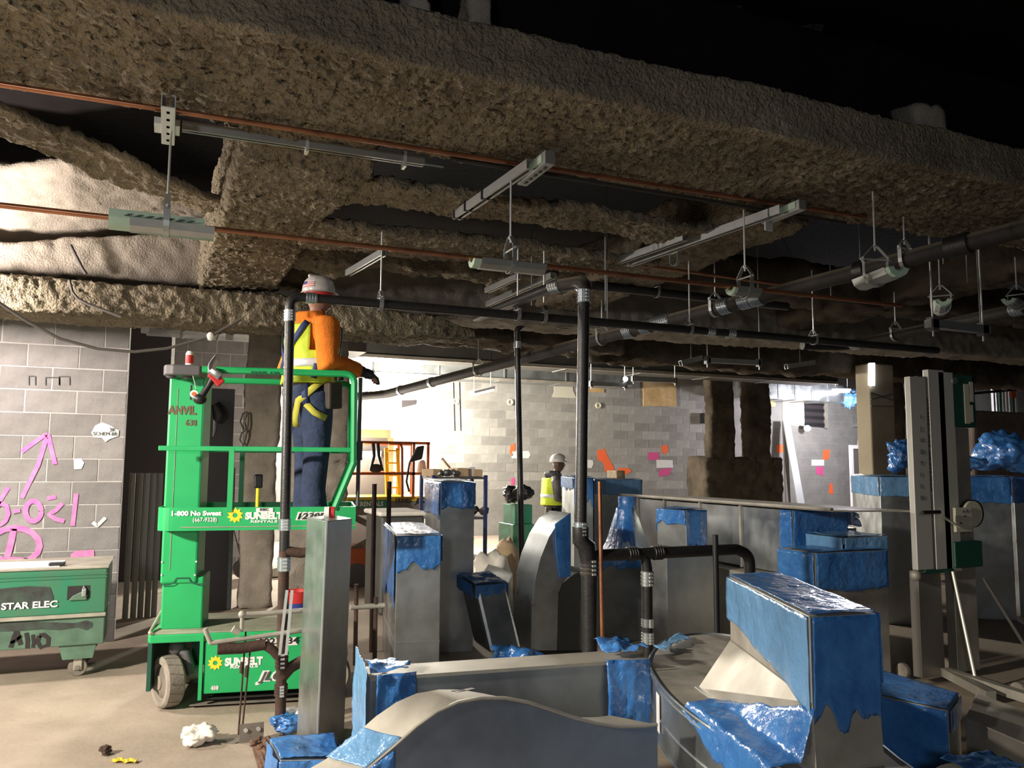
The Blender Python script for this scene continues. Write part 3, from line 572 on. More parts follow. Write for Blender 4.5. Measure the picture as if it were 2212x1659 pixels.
# copper lines
YC, Z1, Z2 = 4.0, 3.245, 2.70
cu1 = pipe('copper_pipe', 'upper copper pipe clamped under the nearest beam', [V(-2.2, YC, Z1 - 0.02), V(4.3, YC, Z1 + 0.04)], 0.0135, 'copper', n=12)
cu2 = pipe('copper_pipe', 'lower copper pipe carried in clevis hangers with insulated saddles', [V(-2.2, YC, Z2), V(4.6, YC, Z2)], 0.0135, 'copper', n=12)
c3a, c3b = aY(1380, 572, 5.4), aY(1760, 625, 5.4)
pipe('copper_pipe', 'short copper pipe further back near the right-hand saddle', [c3a, c3b], 0.0135, 'copper', n=10)
pipe('steel_conduit', 'straight grey conduit fixed beside the upper copper pipe', [V(1.35, 4.05, Z1 + 0.005), V(4.2, 4.08, Z1 + 0.01)], 0.013, 'iron_dusty', n=10)
# ------------------------------------------------------------------ strut channels
def strut(label, p0, p1, w=0.041, group=None, up=(0, 0, 1), slots=0, name='strut_channel', m='strut'):
    p0 = Vector(p0); p1 = Vector(p1); t = thing(name, label, 'strut', p0, group=group); d = (p1 - p0).normalized(); u = Vector(up); a = d.cross(u).normalized(); b = a.cross(d).normalized(); h = w / 2
    mb = MB(); mb.bar(p0 + b * h, p1 + b * h, w, 0.004, b); mb.bar(p0 + a * h, p1 + a * h, 0.004, w, b); mb.bar(p0 - a * h, p1 - a * h, 0.004, w, b)
    mb.build('channel', m, t)
    for s in (-1, 1): MB().bar(p0 - b * h + a * (s * h * 0.72), p1 - b * h + a * (s * h * 0.72), w * 0.28, 0.004, b).build('lip', m, t)
    for k in range(slots):
        c = p0.lerp(p1, (k + 0.7) / (slots + 0.4)); MB().bar(c - d * 0.014 + b * (h - 0.004), c + d * 0.014 + b * (h - 0.004), 0.014, 0.012, b).build('slot', 'black', t)
    return t
s1a = aZ(364, 218, 3.17); s1b = aZ(362, 300, 3.17); s1b.x = s1a.x
t = strut('bright slotted strut hanging end-on above the left clevis hanger', s1a, s1b, 0.055, up=(0, 0, -1), slots=5, m='white_metal')
MB().bx(s1a.x - 0.06, s1a.x + 0.05, 3.94, 4.06, 3.15, 3.18).build('beam_clip', 'white_metal', t)
t = strut('strut channel running alongside the upper copper pipe on the left', V(s1a.x + 0.06, 4.16, 3.24), V(1.23, 4.16, 3.25))
for x in (0.6, 1.12): MB().bx(x - 0.008, x + 0.008, 4.13, 4.19, 3.2, 3.285).build('clip', 'white_metal', t)
MB().tube([V(1.2, 4.15, 3.235), V(1.34, 4.15, 3.235)], 0.006, 8).build('threaded_rod', 'strut', t)
s2a = aZ(1147, 355, 3.18); s2b = aZ(986, 466, 3.18)
t = strut('strut channel angled down-left from the middle hanger', s2a, s2b, 0.05)
for k in (0.55, 0.8, 0.97): c = s2a.lerp(s2b, k); MB().bx(c.x - 0.035, c.x + 0.035, c.y - 0.006, c.y + 0.006, 3.15, 3.21).build('clip', 'black', t)
q0 = s2a + V(0.05, -0.13, 0.0)
br = thing('beam_bracket', 'bright slotted strut bracket with a mint sticker above the middle hanger', 'bracket', q0)
MB().bar(q0, q0 + V(0, 0.36, -0.0), 0.055, 0.07).build('channel', 'strut', br); MB().bar(q0 + V(-0.03, 0.04, 0.005), q0 + V(-0.03, 0.22, 0.005), 0.003, 0.04).build('sticker', 'mint', br)
for k in range(5): MB().bar(q0 + V(0.0, 0.05 + k * 0.06, -0.036), q0 + V(0.0, 0.08 + k * 0.06, -0.036), 0.016, 0.006).build('slot', 'black', br)
s3a = aZ(1690, 452, 3.18); s3b = aZ(1335, 566, 3.18); s3b.x = s3a.x - 0.15
strut('long strut channel angled away beside the right-hand hanger', s3a, s3b, 0.05)
q0 = s3a + V(0.05, -0.12, 0)
br = thing('beam_bracket', 'bright slotted strut bracket with a mint sticker above the right-hand hanger', 'bracket', q0)
MB().bar(q0, q0 + V(0, 0.34, 0), 0.055, 0.06).build('channel', 'strut', br); MB().bar(q0 + V(-0.03, 0.03, 0.005), q0 + V(-0.03, 0.24, 0.005), 0.003, 0.04).build('sticker', 'mint', br); MB().bx(q0.x - 0.03, q0.x + 0.03, q0.y + 0.3, q0.y + 0.31, 3.1, 3.17).build('bolt', 'white_metal', br)
p = aZ(1480, 512, 3.18); strut('weathered strut channel hanging beyond the right-hand hanger', p, p + V(-0.08, 0.75, 0), 0.045)
p = aZ(828, 545, 3.12); strut('short strut channel above the clevis just right of the worker', p, p + V(-0.1, 0.75, 0), 0.045)
p = aZ(1195, 595, 3.1); strut('dark strut channel over the horizontal pipe, right of the riser top', p, p + V(-0.05, 1.3, 0), 0.045)
p = aZ(1120, 597, 3.1); strut('thin strut channel right behind the middle saddle', p, p + V(-0.04, 0.6, 0), 0.04)
# ------------------------------------------------------------------ hangers
def clevis(label, c, ax, r, ztop, w=None, m='strut', rodr=0.0055, cat='pipe hanger', m_rod='white_metal', tall=2.3):
    c = Vector(c); ax = Vector(ax).normalized(); s = ax.cross(V(0, 0, 1)).normalized(); w = w or r * 1.15
    t = thing('clevis_hanger', label, cat, (c.x, c.y, c.z - r - 0.005)); top = c.z + r * tall
    U = [c + s * w + V(0, 0, r * 1.0)] + [c + s * (w * math.cos(k * PI / 8)) - V(0, 0, r * 1.08 * math.sin(k * PI / 8)) for k in range(9)] + [c - s * w + V(0, 0, r * 1.0)]
    def strap(path, wd, th, name):
        mb = MB(); n = len(path); vs = []; fs = []
        for k, p in enumerate(path):
            d = (path[min(k + 1, n - 1)] - path[max(k - 1, 0)]).normalized(); q = d.cross(ax).normalized() * th / 2; a = ax * wd / 2
            vs += [p - q - a, p + q - a, p + q + a, p - q + a]
        for k in range(n - 1):
            for i in range(4): fs.append((k * 4 + i, k * 4 + (i + 1) % 4, k * 4 + 4 + (i + 1) % 4, k * 4 + 4 + i))
        fs += [(3, 2, 1, 0), tuple(range(n * 4 - 4, n * 4))]; return mb.add(vs, fs).build(name, m, t)
    strap(U, 0.026, 0.004, 'lower_strap')
    strap([c + s * w * 1.08 + V(0, 0, r * 0.9), c + s * w * 1.05 + V(0, 0, r * 1.3), c + s * 0.014 + V(0, 0, r * tall), c - s * 0.014 + V(0, 0, r * tall), c - s * w * 1.05 + V(0, 0, r * 1.3), c - s * w * 1.08 + V(0, 0, r * 0.9)], 0.026, 0.004, 'upper_yoke')
    MB().cyl(c + s * w * 1.25 + V(0, 0, r * 1.12), c - s * w * 1.25 + V(0, 0, r * 1.12), 0.0055, n=8).build('cross_bolt', m_rod, t)
    MB().cyl((c.x, c.y, top - 0.03), (c.x, c.y, ztop), rodr, n=8).build('threaded_rod', m_rod, t)
    MB().cyl((c.x, c.y, top - 0.012), (c.x, c.y, top + 0.008), 0.011, n=6).build('nut', 'white_metal', t)
    return t
def saddle(label, c, ax, L, r, printed=False, shield=True, empty=False):
    """half-octagon insulation block in a metal shield"""
    c = Vector(c); ax = Vector(ax).normalized(); s = ax.cross(V(0, 0, 1)).normalized(); t = thing('pipe_saddle', label, 'pipe saddle', c - V(0, 0, r))
    def seg(r0, r1, l0, l1, m, name, a0=200, a1=340, n=3):
        ro = [c + s * (r0 * math.cos(math.radians(a0 + (a1 - a0) * k / n))) + V(0, 0, r0 * math.sin(math.radians(a0 + (a1 - a0) * k / n))) for k in range(n + 1)]
        ri = [c + s * (r1 * math.cos(math.radians(a0 + (a1 - a0) * k / n))) + V(0, 0, r1 * math.sin(math.radians(a0 + (a1 - a0) * k / n))) for k in range(n + 1)]
        mb = MB()
        for k in range(n): mb.prism([p + ax * l0 for p in (ro[k], ro[k + 1], ri[k + 1], ri[k])], ax * (l1 - l0))
        return mb.build(name, m, t)
    seg(r, r * 0.48, -L * 0.62, L * 0.5, 'mint', 'insulation', 175 if printed else 190, 395 if printed else 345, 5)
    if shield: seg(r * 1.06, r * 1.01, -L * (0.38 if printed else 0.5), L * 0.62, 'strut', 'metal_shield', 185, 355, 5)
    if printed:
        mb = MB()
        for k in range(7):
            x0 = -L * 0.45 + k * L * 0.12
            mb.prism([c - s * 0 + ax * (x0 + dx) + Vector((0, -r * 1.005, 0)) + V(0, 0, zz) for dx, zz in ((0, 0.0), (0.022, 0.0), (0.03 + 0.012, r * 0.22), (0.02, r * 0.22))], (0, -0.002, 0))
        mb.build('print', 'darkprint', t)
    return t
h1 = on_line(V(-2.2, YC, Z2), V(4.6, YC, Z2), 352); h2 = on_line(V(-2.2, YC, Z2), V(4.6, YC, Z2), 1097); h3 = on_line(V(-2.2, YC, Z2), V(4.6, YC, Z2), 1606)
for k, (h, lb) in enumerate(((h1, 'left'), (h2, 'middle'), (h3, 'right-hand'))):
    saddle(('mint insulated saddle with dark print on the lower copper pipe, nearest the left wall', 'mint insulated saddle in grey shield on the lower copper pipe, right of the worker', 'mint insulated saddle seen end-on under the right-hand strut bracket')[k], h, (1, 0, 0), (0.36, 0.34, 0.16)[k], 0.055, printed=(k == 0))
    clevis('clevis hanger on the lower copper pipe, %s one of three' % lb, h + V(0.015, 0, 0), (1, 0, 0), 0.06, (3.17, 3.2, 3.2)[k], 0.062, tall=2.3)
def on_pipe(px, p0, p1): return on_line(p0, p1, px)
hp = [(822, t1, e1, 3.14, 'first clevis hanger on the black horizontal pipe, right of the worker'), (1118, t1, e1, 3.14, 'clevis hanger on the black horizontal pipe below the middle saddle'), (1175, t1, e1, 3.14, 'clevis hanger on the black horizontal pipe, just left of the thick riser'), (1490, t1, e1, 3.2, 'clevis hanger on the black horizontal pipe behind the right-hand saddle'), (1758, t1, e1, 3.25, 'clevis hanger on the far right end of the black horizontal pipe')]
for px, a, b, zt, lb in hp: clevis(lb, on_line(a, b, px), b - a, 0.036, zt, 0.04)
for px, zt, lb in ((1033, 3.36, 'clevis hanger ring on the drain pipe above the far light tube'), (1300, 3.3, 'clevis hanger on the drain pipe just right of the thick riser'), (1545, 3.3, 'clevis hanger on the drain pipe left of its blue-grey couplings'), (1955, 3.5, 'open clevis hanger over the near end of the drain pipe'), (745, 3.3, None)):
    if lb: clevis(lb, on_line(dA, dB, px), dB - dA, 0.066, zt, 0.07, tall=2.0)
clevis('clevis hanger on the shorter drain pipe at far right', on_line(eA, eB, 1935), eB - eA, 0.056, 3.3, 0.06)
clevis('clevis hanger on the dark overhead pipe behind the thick riser', on_line(g0, g1, 1418), g1 - g0, 0.045, 3.25, 0.05)
c = aY(1458, 560, 4.9); clevis('empty clevis hanger under the weathered strut channel', c, (1, 0, 0.0), 0.045, 3.16, 0.05)
c = aY(1915, 585, 3.55); saddle('mint V-shaped saddle at the open clevis over the drain pipe', c + V(0, 0.05, 0), (0.25, 1, 0), 0.3, 0.07); clevis('large clevis hanger holding the mint V-shaped saddle', c + V(0, 0.08, 0), (0.25, 1, 0), 0.078, 3.36, 0.08, tall=2.2)
c = aY(2035, 655, 4.3); saddle('mint V-shaped saddle above the hanging trapeze at right', c, (0.75, 0.65, 0), 0.36, 0.06); clevis('clevis hanger holding the saddle above the trapeze at right', c + V(0.06, 0.06, 0), (0.75, 0.65, 0), 0.066, 3.3, 0.07)
c = aY(2190, 650, 4.3); saddle('mint V-shaped saddle at the extreme right edge', c, (0.9, 0.4, 0), 0.3, 0.055); clevis('clevis hanger at the extreme right edge', c + V(0.1, 0.04, 0), (0.9, 0.4, 0), 0.06, 3.3, 0.065)
def trapeze(label, pl, pr, zt, w=0.041, extra=0.0):
    pl = Vector(pl); pr = Vector(pr); t = thing('trapeze_hanger', label, 'pipe hanger', pl); d = (pr - pl).normalized()
    MB().bar(pl - d * extra, pr + d * extra, w, w).build('strut_bar', 'strut', t)
    for p in (pl, pr):
        MB().cyl(p - V(0, 0, 0.09), (p.x, p.y, zt), 0.007, n=6).build('threaded_rod', 'white_metal', t); MB().bx(p.x - 0.03, p.x + 0.03, p.y - 0.03, p.y + 0.03, p.z - 0.05, p.z + 0.05).build('clamp', 'charcoal', t)
    return t
trapeze('hanging strut trapeze below the saddle at far right', aY(2015, 700, 4.2), aY(2123, 712, 4.2), 3.3, 0.06, 0.05)
trapeze('hanging strut trapeze in front of the dark built-up column', aY(1528, 778, 8.3), aY(1640, 784, 8.3), 4.3, 0.06)
trapeze('black pipe trapeze with a small blue-white lamp near the back wall', aY(1277, 829, 12.3), aY(1350, 832, 12.3), 4.3, 0.07)
trapeze('dark green strut trapeze above the knotty plywood panel', aY(1368, 818, 12.3), aY(1458, 822, 12.3), 4.3, 0.09)
ld = MB().sph(aY(1351, 819, 12.25), 0.045).build('status_lamp', 'led'); tag(ld, 'small blue-white glowing lamp on the far black trapeze', 'lamp')
for lb, a, b in (('hung strut channel left of the column trapeze', aY(1470, 785, 8.4), aY(1515, 773, 8.4)), ('hung strut channel right of the column trapeze', aY(1698, 792, 8.4), aY(1758, 783, 8.4))):
    t = strut(lb, a, b, 0.06); c = a.lerp(b, 0.5); MB().cyl(c + V(0, 0, 0.02), (c.x, c.y, 4.3), 0.005, n=6).build('threaded_rod', 'strut', t)
for k, (px, y0, y1, Y) in enumerate(((1858, 500, 560, 4.6), (2012, 470, 560, 4.4), (2038, 476, 570, 4.3), (2067, 482, 545, 4.5), (2090, 500, 610, 4.4), (2115, 490, 580, 4.3), (2118, 620, 700, 4.3), (1795, 575, 640, 5.5), (1640, 660, 720, 5.5), (1312, 645, 690, 5.6), (1148, 640, 660, 5.5), (1308, 645, 672, 5.0))):
    a, b = aY(px, y0, Y), aY(px, y1, Y); a = V(b.x, b.y, 4.3); o = MB().cyl(a, b, 0.005, n=6).build('threaded_rod', 'strut'); tag(o, 'thin bare threaded rod hanging from the dark ceiling on the right', 'rod', 'bare hanging rods')
# cables
cb_ = [aY(x, y, 6.6) for x, y in ((-160, 560), (-60, 622), (0, 655), (60, 695), (130, 732), (210, 753), (290, 760), (360, 753), (420, 737), (455, 727), (480, 712), (500, 702), (520, 690))]
o = thing('hanging_cable', 'dark cable sagging across the block wall to the overhead ducts', 'cable', cb_[0]); MB().tube(cb_, 0.011, 8).build('cable', 'cable', o, smooth=True); MB().sph(cb_[9], (0.03, 0.03, 0.035)).build('connector', 'paper', o)
cb2 = [aY(x, y, 7.28) for x, y in ((8, 512), (22, 532), (34, 540))]
cb3 = [aY(x, y, 7.27) for x, y in ((152, 527), (165, 555), (176, 578), (183, 590), (180, 605)) ] + [aY(x, y, 7.25) for x, y in ((150, 605), (156, 630), (168, 645), (190, 657), (230, 672), (262, 684))]
o = MB().tube(cb3[5:], 0.012, 8).build('dark_wire', 'cable', smooth=True); tag(o, 'dark wire stuck to the beam above the block wall', 'cable')
o = MB().tube([aY(x, y, 7.42) for x, y in ((152, 529), (165, 555), (178, 580), (186, 592))], 0.014, 8).build('dark_wire', 'cable', smooth=True); tag(o, 'dark wire stuck to the grey girder face near the left edge', 'cable')
# ------------------------------------------------------------------ green personnel lift (own axes: x along the machine, y away)
LYAW = math.radians(-10); LC, LS = math.cos(LYAW), math.sin(LYAW)
LO = V(0.615, 6.16, 0)
lift = thing('personnel_lift', 'green vertical mast personnel lift with a worker standing on its platform', 'lift', LO, LYAW)
def LB(mb, name, m, parent=lift, **k): return mb.build(name, m, parent, world=False, **k)
def lpx(x, y, ly):                                   # picture point met with a plane of constant local y
    d = ray(x, y); d2 = V(d.x * LC + d.y * LS, -d.x * LS + d.y * LC, d.z); e = EYE - LO; e2 = V(e.x * LC + e.y * LS, -e.x * LS + e.y * LC, e.z)
    return e2 + d2 * ((ly - e2.y) / d2.y)
FY = -0.40                                            # near face of the chassis
def lbox(x0, y0, x1, y1, ya, yb):
    a, b = lpx(x0, y1, ya), lpx(x1, y0, ya); return MB().bx(a.x, b.x, ya, yb, a.z, b.z)
body = LB(lbox(438, 1376, 690, 1500, FY, 0.36), 'chassis', 'green', bevel=0.008)
xl = lpx(316, 1380, FY).x; xr = lpx(690, 1380, FY).x; zt = lpx(400, 1374, FY).z; zb = lpx(500, 1502, FY).z
LB(MB().prism([V(xl + 0.02, FY, zt - 0.04), V(xl, FY + 0.05, zt - 0.04), V(xl, 0.36, zt - 0.04), V(xr, 0.36, zt - 0.04), V(xr, FY, zt - 0.04)], (0, 0, 0.05)), 'deck', 'green', bevel=0.006)
LB(MB().prism([V(xl + 0.035, FY + 0.02, zt + 0.011), V(xl + 0.02, FY + 0.06, zt + 0.011), V(xl + 0.02, 0.34, zt + 0.011), V(xr, 0.34, zt + 0.011), V(xr, FY + 0.02, zt + 0.011)], (0, 0, 0.004)), 'dusty_deck_top', 'green_dusty')
LB(MB().tube([V(xl + 0.03, FY + 0.01, zt + 0.02), V(xl + 0.01, FY + 0.05, zt + 0.02), V(xl + 0.01, 0.1, zt + 0.1)], 0.012, 8), 'deck_edge_bar', 'green_dusty')
LB(MB().bx(xl + 0.005, xl + 0.03, FY + 0.04, 0.36, 0.12, zt - 0.03), 'wheel_well_side', 'dkgreen'); LB(MB().bx(lpx(436, 1400, FY).x - 0.1, lpx(436, 1400, FY).x, FY + 0.28, 0.36, 0.1, zt - 0.04), 'wheel_well_back', 'dkgreen')
LB(MB().bx(lpx(436, 1400, FY).x - 0.012, lpx(436, 1400, FY).x + 0.01, FY - 0.012, FY + 0.02, 0.06, zt), 'panel_edge', 'green')
LB(lbox(408, 1508, 690, 1526, FY + 0.02, FY + 0.10), 'pothole_guard', 'hub', bevel=0.004); LB(lbox(445, 1498, 690, 1508, FY + 0.03, 0.3), 'under_gap_shade', 'black')  # black block stands in for the shade beneath the chassis
# wheels
def wheel(c, nrm, name='wheel'):
    nrm = Vector(nrm).normalized(); w = LB(MB().lathe([(0.06, -0.058), (0.125, -0.058), (0.15, -0.058), (0.163, -0.045), (0.165, 0), (0.163, 0.045), (0.15, 0.058), (0.12, 0.058), (0.112, 0.04), (0.06, 0.04)], c, nrm, 28), name, 'tyre', smooth=True, sharp=30)
    LB(MB().lathe([(0.112, 0.02), (0.112, 0.035), (0.085, 0.05), (0.05, 0.055), (0.0, 0.055)], c, nrm, 20), 'rim', 'hub', w, smooth=True); LB(MB().lathe([(0.045, 0.05), (0.045, 0.062), (0.0, 0.062)], c, nrm, 14), 'hub_cap', 'tyre', w, smooth=True)
    mb = MB(); a, b = frame(nrm)
    for k in range(16):
        t = 2 * PI * k / 16; d = a * math.cos(t) + b * math.sin(t); tg = nrm.cross(d)
        mb.bar(Vector(c) + d * 0.1655 - nrm * 0.045, Vector(c) + d * 0.1655 + nrm * 0.045 + tg * 0.02, 0.004, 0.002, d)
    LB(mb, 'tread_grooves', 'hub', w); return w
wc = lpx(362, 1480, FY + 0.10); wheel((wc.x, wc.y, 0.165), (-0.86, -0.5, 0))
wheel((0.52, -0.31, 0.165), (0, -1, 0)); wheel((-0.5, 0.3, 0.165), (0, 1, 0)); wheel((0.52, 0.3, 0.165), (0, 1, 0))
LB(MB().tube([V(wc.x + 0.04, wc.y + 0.06, 0.36), V(wc.x + 0.1, wc.y + 0.03, 0.34), V(wc.x + 0.14, wc.y + 0.04, 0.2)], 0.035, 10).sph((wc.x + 0.04, wc.y + 0.05, 0.37), 0.055), 'steering_knuckle', 'charcoal', smooth=True)
LB(MB().cyl((wc.x + 0.12, wc.y + 0.05, 0.2), (wc.x + 0.26, wc.y + 0.08, 0.2), 0.045), 'drive_motor', 'hub', smooth=True)
# mast
mf = FY + 0.16; mb_ = mf + 0.34
lo = lbox(345, 1245, 441, 1362, mf + 0.015, mb_); LB(lo, 'lower_mast', 'green', bevel=0.012)
mc = LB(lbox(345, 812, 444, 1262, mf, mb_ + 0.02), 'mast_cover', 'green', bevel=0.014)
xa, xb = lpx(345, 1250, mf).x, lpx(444, 1250, mf).x; zc = lpx(400, 1262, mf).z
mid_seam = LB(MB().bx(lpx(372, 1100, mf).x, lpx(372, 1100, mf).x + 0.004, mf - 0.003, mf, lpx(400, 1230, mf).z, lpx(400, 840, mf).z), 'seam', 'green_dusty', mc)
arc = [V(xa + 0.0, mf - 0.004, zc), V(xa + 0.055, mf - 0.004, zc)] + [V(xa + 0.055 + 0.05 * math.sin(t), mf - 0.004, zc + 0.05 * (1 - math.cos(t))) for t in np.linspace(0.2, 1.4, 5)] + [V(xb - 0.055 - 0.05 * math.sin(t), mf - 0.004, zc + 0.05 * (1 - math.cos(t))) for t in np.linspace(1.4, 0.2, 5)] + [V(xb - 0.055, mf - 0.004, zc), V(xb, mf - 0.004, zc)]
LB(MB().ribbon(arc, 0.008, (0, -1, 0), 0.002), 'cover_edge', 'dkgreen', mc)
for px, py in ((350, 1214), (424, 1213), (349, 1242), (421, 1242)): q = lpx(px, py, mf); LB(MB().cyl((q.x, mf, q.z), (q.x, mf - 0.006, q.z), 0.007, n=8), 'rivet', 'white_metal', mc)
# platform
PF = FY - 0.03; zk0, zk1 = lpx(450, 1146, PF).z, lpx(450, 1096, PF).z; px0 = lpx(338, 1120, PF).x; px1 = lpx(768, 1120, PF).x; py1 = PF + 0.74
plat = LB(MB().prism([V(px0 + 0.12, PF, 0), V(px0 + 0.03, PF + 0.05, 0), V(px0, PF + 0.15, 0), V(px0, py1 - 0.15, 0), V(px0 + 0.12, py1, 0), V(px1, py1, 0), V(px1, PF, 0)], (0, 0, 0.04)), 'platform_floor', 'dkgreen')
plat.location.z = zk0
def loop(z, w, h, name, m, extra=0.0):
    P = fillet([V(px1, PF, z), V(px0, PF, z), V(px0, py1, z), V(px1, py1, z)], 0.10, 8); mbx = MB()
    n = len(P); vs = []; fs = []
    for k, p in enumerate(P):
        d = (P[min(k + 1, n - 1)] - P[max(k - 1, 0)]).normalized(); q = V(-d.y, d.x, 0) * w / 2; vs += [p - q - V(0, 0, h / 2), p + q - V(0, 0, h / 2), p + q + V(0, 0, h / 2), p - q + V(0, 0, h / 2)]
    for k in range(n - 1):
        for i in range(4): fs.append((k * 4 + i, k * 4 + (i + 1) % 4, k * 4 + 4 + (i + 1) % 4, k * 4 + 4 + i))
    fs += [(3, 2, 1, 0), tuple(range(n * 4 - 4, n * 4))]; return LB(mbx.add(vs, fs), name, m)
kick = loop((zk0 + zk1) / 2, 0.012, zk1 - zk0, 'kick_plate', 'green')
LB(MB().bx(px1 - 0.01, px1, PF, py1, zk0, zk1), 'end_kick_plate', 'green')
LB(MB().bx(px0 + 0.15, px1, PF - 0.010, PF - 0.006, zk0 + 0.02, zk0 + 0.026), 'kick_plate_ridge', 'green_dusty', kick)
zm = lpx(560, 970, PF).z; zr = lpx(600, 803, PF).z
tb = 0.036
def rail(path, name, m='green', w=tb): return LB(MB().tube(fillet(path, 0.07, 6), w * 0.56, 8), name, m, smooth=True)
for yy, mm in ((PF, 'green'), (py1, 'green')):
    r0 = lpx(437, 797, PF).x; re = lpx(768, 840, PF).x
    rail([V(r0, yy, zr), V(re - 0.01, yy, zr), V(re, yy, lpx(768, 1000, PF).z), V(lpx(722, 1094, PF).x, yy, zk1 - 0.02)], 'top_rail', mm, 0.042)
    LB(MB().bar(V(lpx(343, 968, PF).x, yy, zm), V(re - 0.01, yy, zm), 0.03, 0.032), 'mid_rail', mm, bevel=0.004)
    xv = lpx(500, 1000, PF).x; LB(MB().bar(V(xv, yy, zm), V(xv, yy, zk1 - 0.03), 0.034, 0.034), 'rail_post', mm)
LB(MB().bar(V(re, PF, zm), V(re, py1, zm), 0.03, 0.03), 'gate_bar', 'green'); LB(MB().tube([V(re + 0.035, PF + 0.05, zr - 0.02), V(re + 0.035, PF + 0.05, zk1)], 0.014, 8), 'gate_cable', 'charcoal')
LB(MB().bx(re + 0.02, re + 0.06, PF + 0.03, PF + 0.08, zm - 0.07, zm + 0.06), 'gate_latch', 'black')
# control console on the mast
zc0, zc1 = lpx(400, 811, PF).z, lpx(400, 788, PF).z; cx0, cx1 = lpx(349, 800, PF).x, lpx(434, 800, PF).x
con = LB(MB().prism([V(cx1, PF - 0.02, zc0), V(cx0 + 0.07, PF - 0.02, zc0), V(cx0 + 0.02, PF + 0.01, zc0), V(cx0, PF + 0.07, zc0), V(cx0, PF + 0.3, zc0), V(cx1, PF + 0.3, zc0)], (0, 0, zc1 - zc0)), 'control_tray', 'charcoal', bevel=0.01)
for px in (370, 405): q = lpx(px, 812, PF + 0.06); LB(MB().sph((q.x, PF + 0.06, zc0), (0.035, 0.03, 0.02)), 'cup_holder', 'charcoal', con, smooth=True)
LB(MB().tube([V(cx1 - 0.05, PF, zc0), V(cx1 - 0.03, PF - 0.02, zc0 - 0.06), V(cx1 - 0.025, PF - 0.02, zc0 - 0.09)], 0.002, 6), 'tag_cord', 'white', con)
q = lpx(419, 851, PF - 0.02); LB(MB().cyl((q.x, PF - 0.022, q.z), (q.x, PF - 0.018, q.z), 0.026, n=16), 'round_tag', 'paper', con); LB(MB().cyl((q.x, PF - 0.025, q.z), (q.x, PF - 0.022, q.z), 0.014, n=10), 'tag_emblem', 'orange', con)
LB(MB().bx(q.x - 0.024, q.x - 0.012, PF - 0.018, PF - 0.013, q.z - 0.04, q.z + 0.06), 'black_strap', 'black', con)
# lettering on the lift
XD, UD = (1, 0, 0), (0, 0, 1)
def LT(txt, px, py, ly, px_w, hpx, m, parent, **k):
    a = lpx(px, py, ly); b = lpx(px + px_w, py, ly); hh = lpx(px, py - hpx, ly).z - a.z
    return lettering(txt, hh / 0.72, (a.x, a.y, a.z), XD, UD, m, parent, width=b.x - a.x, world=False, **k)
KF = PF - 0.009
LT('1-800 No Sweat', 368, 1114, KF, 108, 10, 'white', kick, bold=0.002); LT('(667-9328)', 416, 1127, KF, 52, 9, 'white', kick, bold=0.0005)
LT('SUNBELT', 530, 1121, KF, 81, 14, 'white', kick, bold=0.004); LT('RENTALS', 541, 1129, KF, 58, 5.0, 'white', kick, bold=0.0008)
def sun(px, py, ly, rpx, parent):
    c = lpx(px, py, ly); r = lpx(px + rpx, py, ly).x - c.x; vs = []; n = 10
    for k in range(n):
        for f, d in ((0.68, 0.0), (1.0, 0.42)): t = 2 * PI * (k + d) / n; vs.append(V(c.x + r * f * math.cos(t), ly, c.z + r * f * math.sin(t)))
    inner = [V(c.x + r * 0.30 * math.cos(2 * PI * k / (2 * n)), ly, c.z + r * 0.30 * math.sin(2 * PI * k / (2 * n))) for k in range(2 * n)]
    N = 2 * n; return LB(MB().add(vs + inner, [(i, (i + 1) % N, N + (i + 1) % N, N + i) for i in range(N)]), 'sun_emblem', 'yellow', parent)
sun(508, 1113, KF, 18, kick)
s_ = lpx(553, 1107, KF - 0.001); s2_ = lpx(590, 1097, KF - 0.001); LB(MB().bx(s_.x, s2_.x, KF - 0.002, KF, s_.z, s2_.z), 'sticker', 'paper', kick); LT('KEC', 561, 1103, KF - 0.004, 18, 5, 'charcoal', kick, bold=0.001)
LT('1230ES', 636, 1122, KF, 76, 15, 'white', kick, bold=0.006, shear=0.25); LT('1230ES', 638, 1121.5, KF - 0.004, 72, 13.5, 'black', kick, bold=0.001, shear=0.25)
LT('SUNBELT', 486, 1438, FY - 0.002, 82, 16, 'white', body, bold=0.004); LT('RENTALS', 497, 1444, FY - 0.002, 60, 5.5, 'white', body, bold=0.0008); sun(465, 1432, FY - 0.003, 17, body)
LT('JLG', 558, 1471, FY - 0.002, 62, 21, 'white', body, bold=0.006, shear=0.35); LT('JLG', 562, 1469.5, FY - 0.005, 56, 18, 'charcoal', body, bold=0.002, shear=0.35)
LT('410', 456, 1490, FY - 0.002, 17, 8, 'patch', body, bold=0.003)
a_, b_ = lpx(553, 1397, FY - 0.001), lpx(643, 1376, FY - 0.001); LB(MB().bx(a_.x, b_.x, FY - 0.003, FY, a_.z, b_.z), 'number_plate', 'paper', body); LT('1023634', 556, 1393, FY - 0.005, 84, 14, 'black', body, bold=0.001)
LT('ANVIL', 363, 894, mf - 0.003, 62, 18, 'marker', mc, bold=0.003); LT('638', 400, 919, mf - 0.003, 24, 13, 'marker', mc, bold=0.001)
LT('ANVIL 638', 540, 808, PF - 0.024, 62, 7, 'dkgreen', lift)
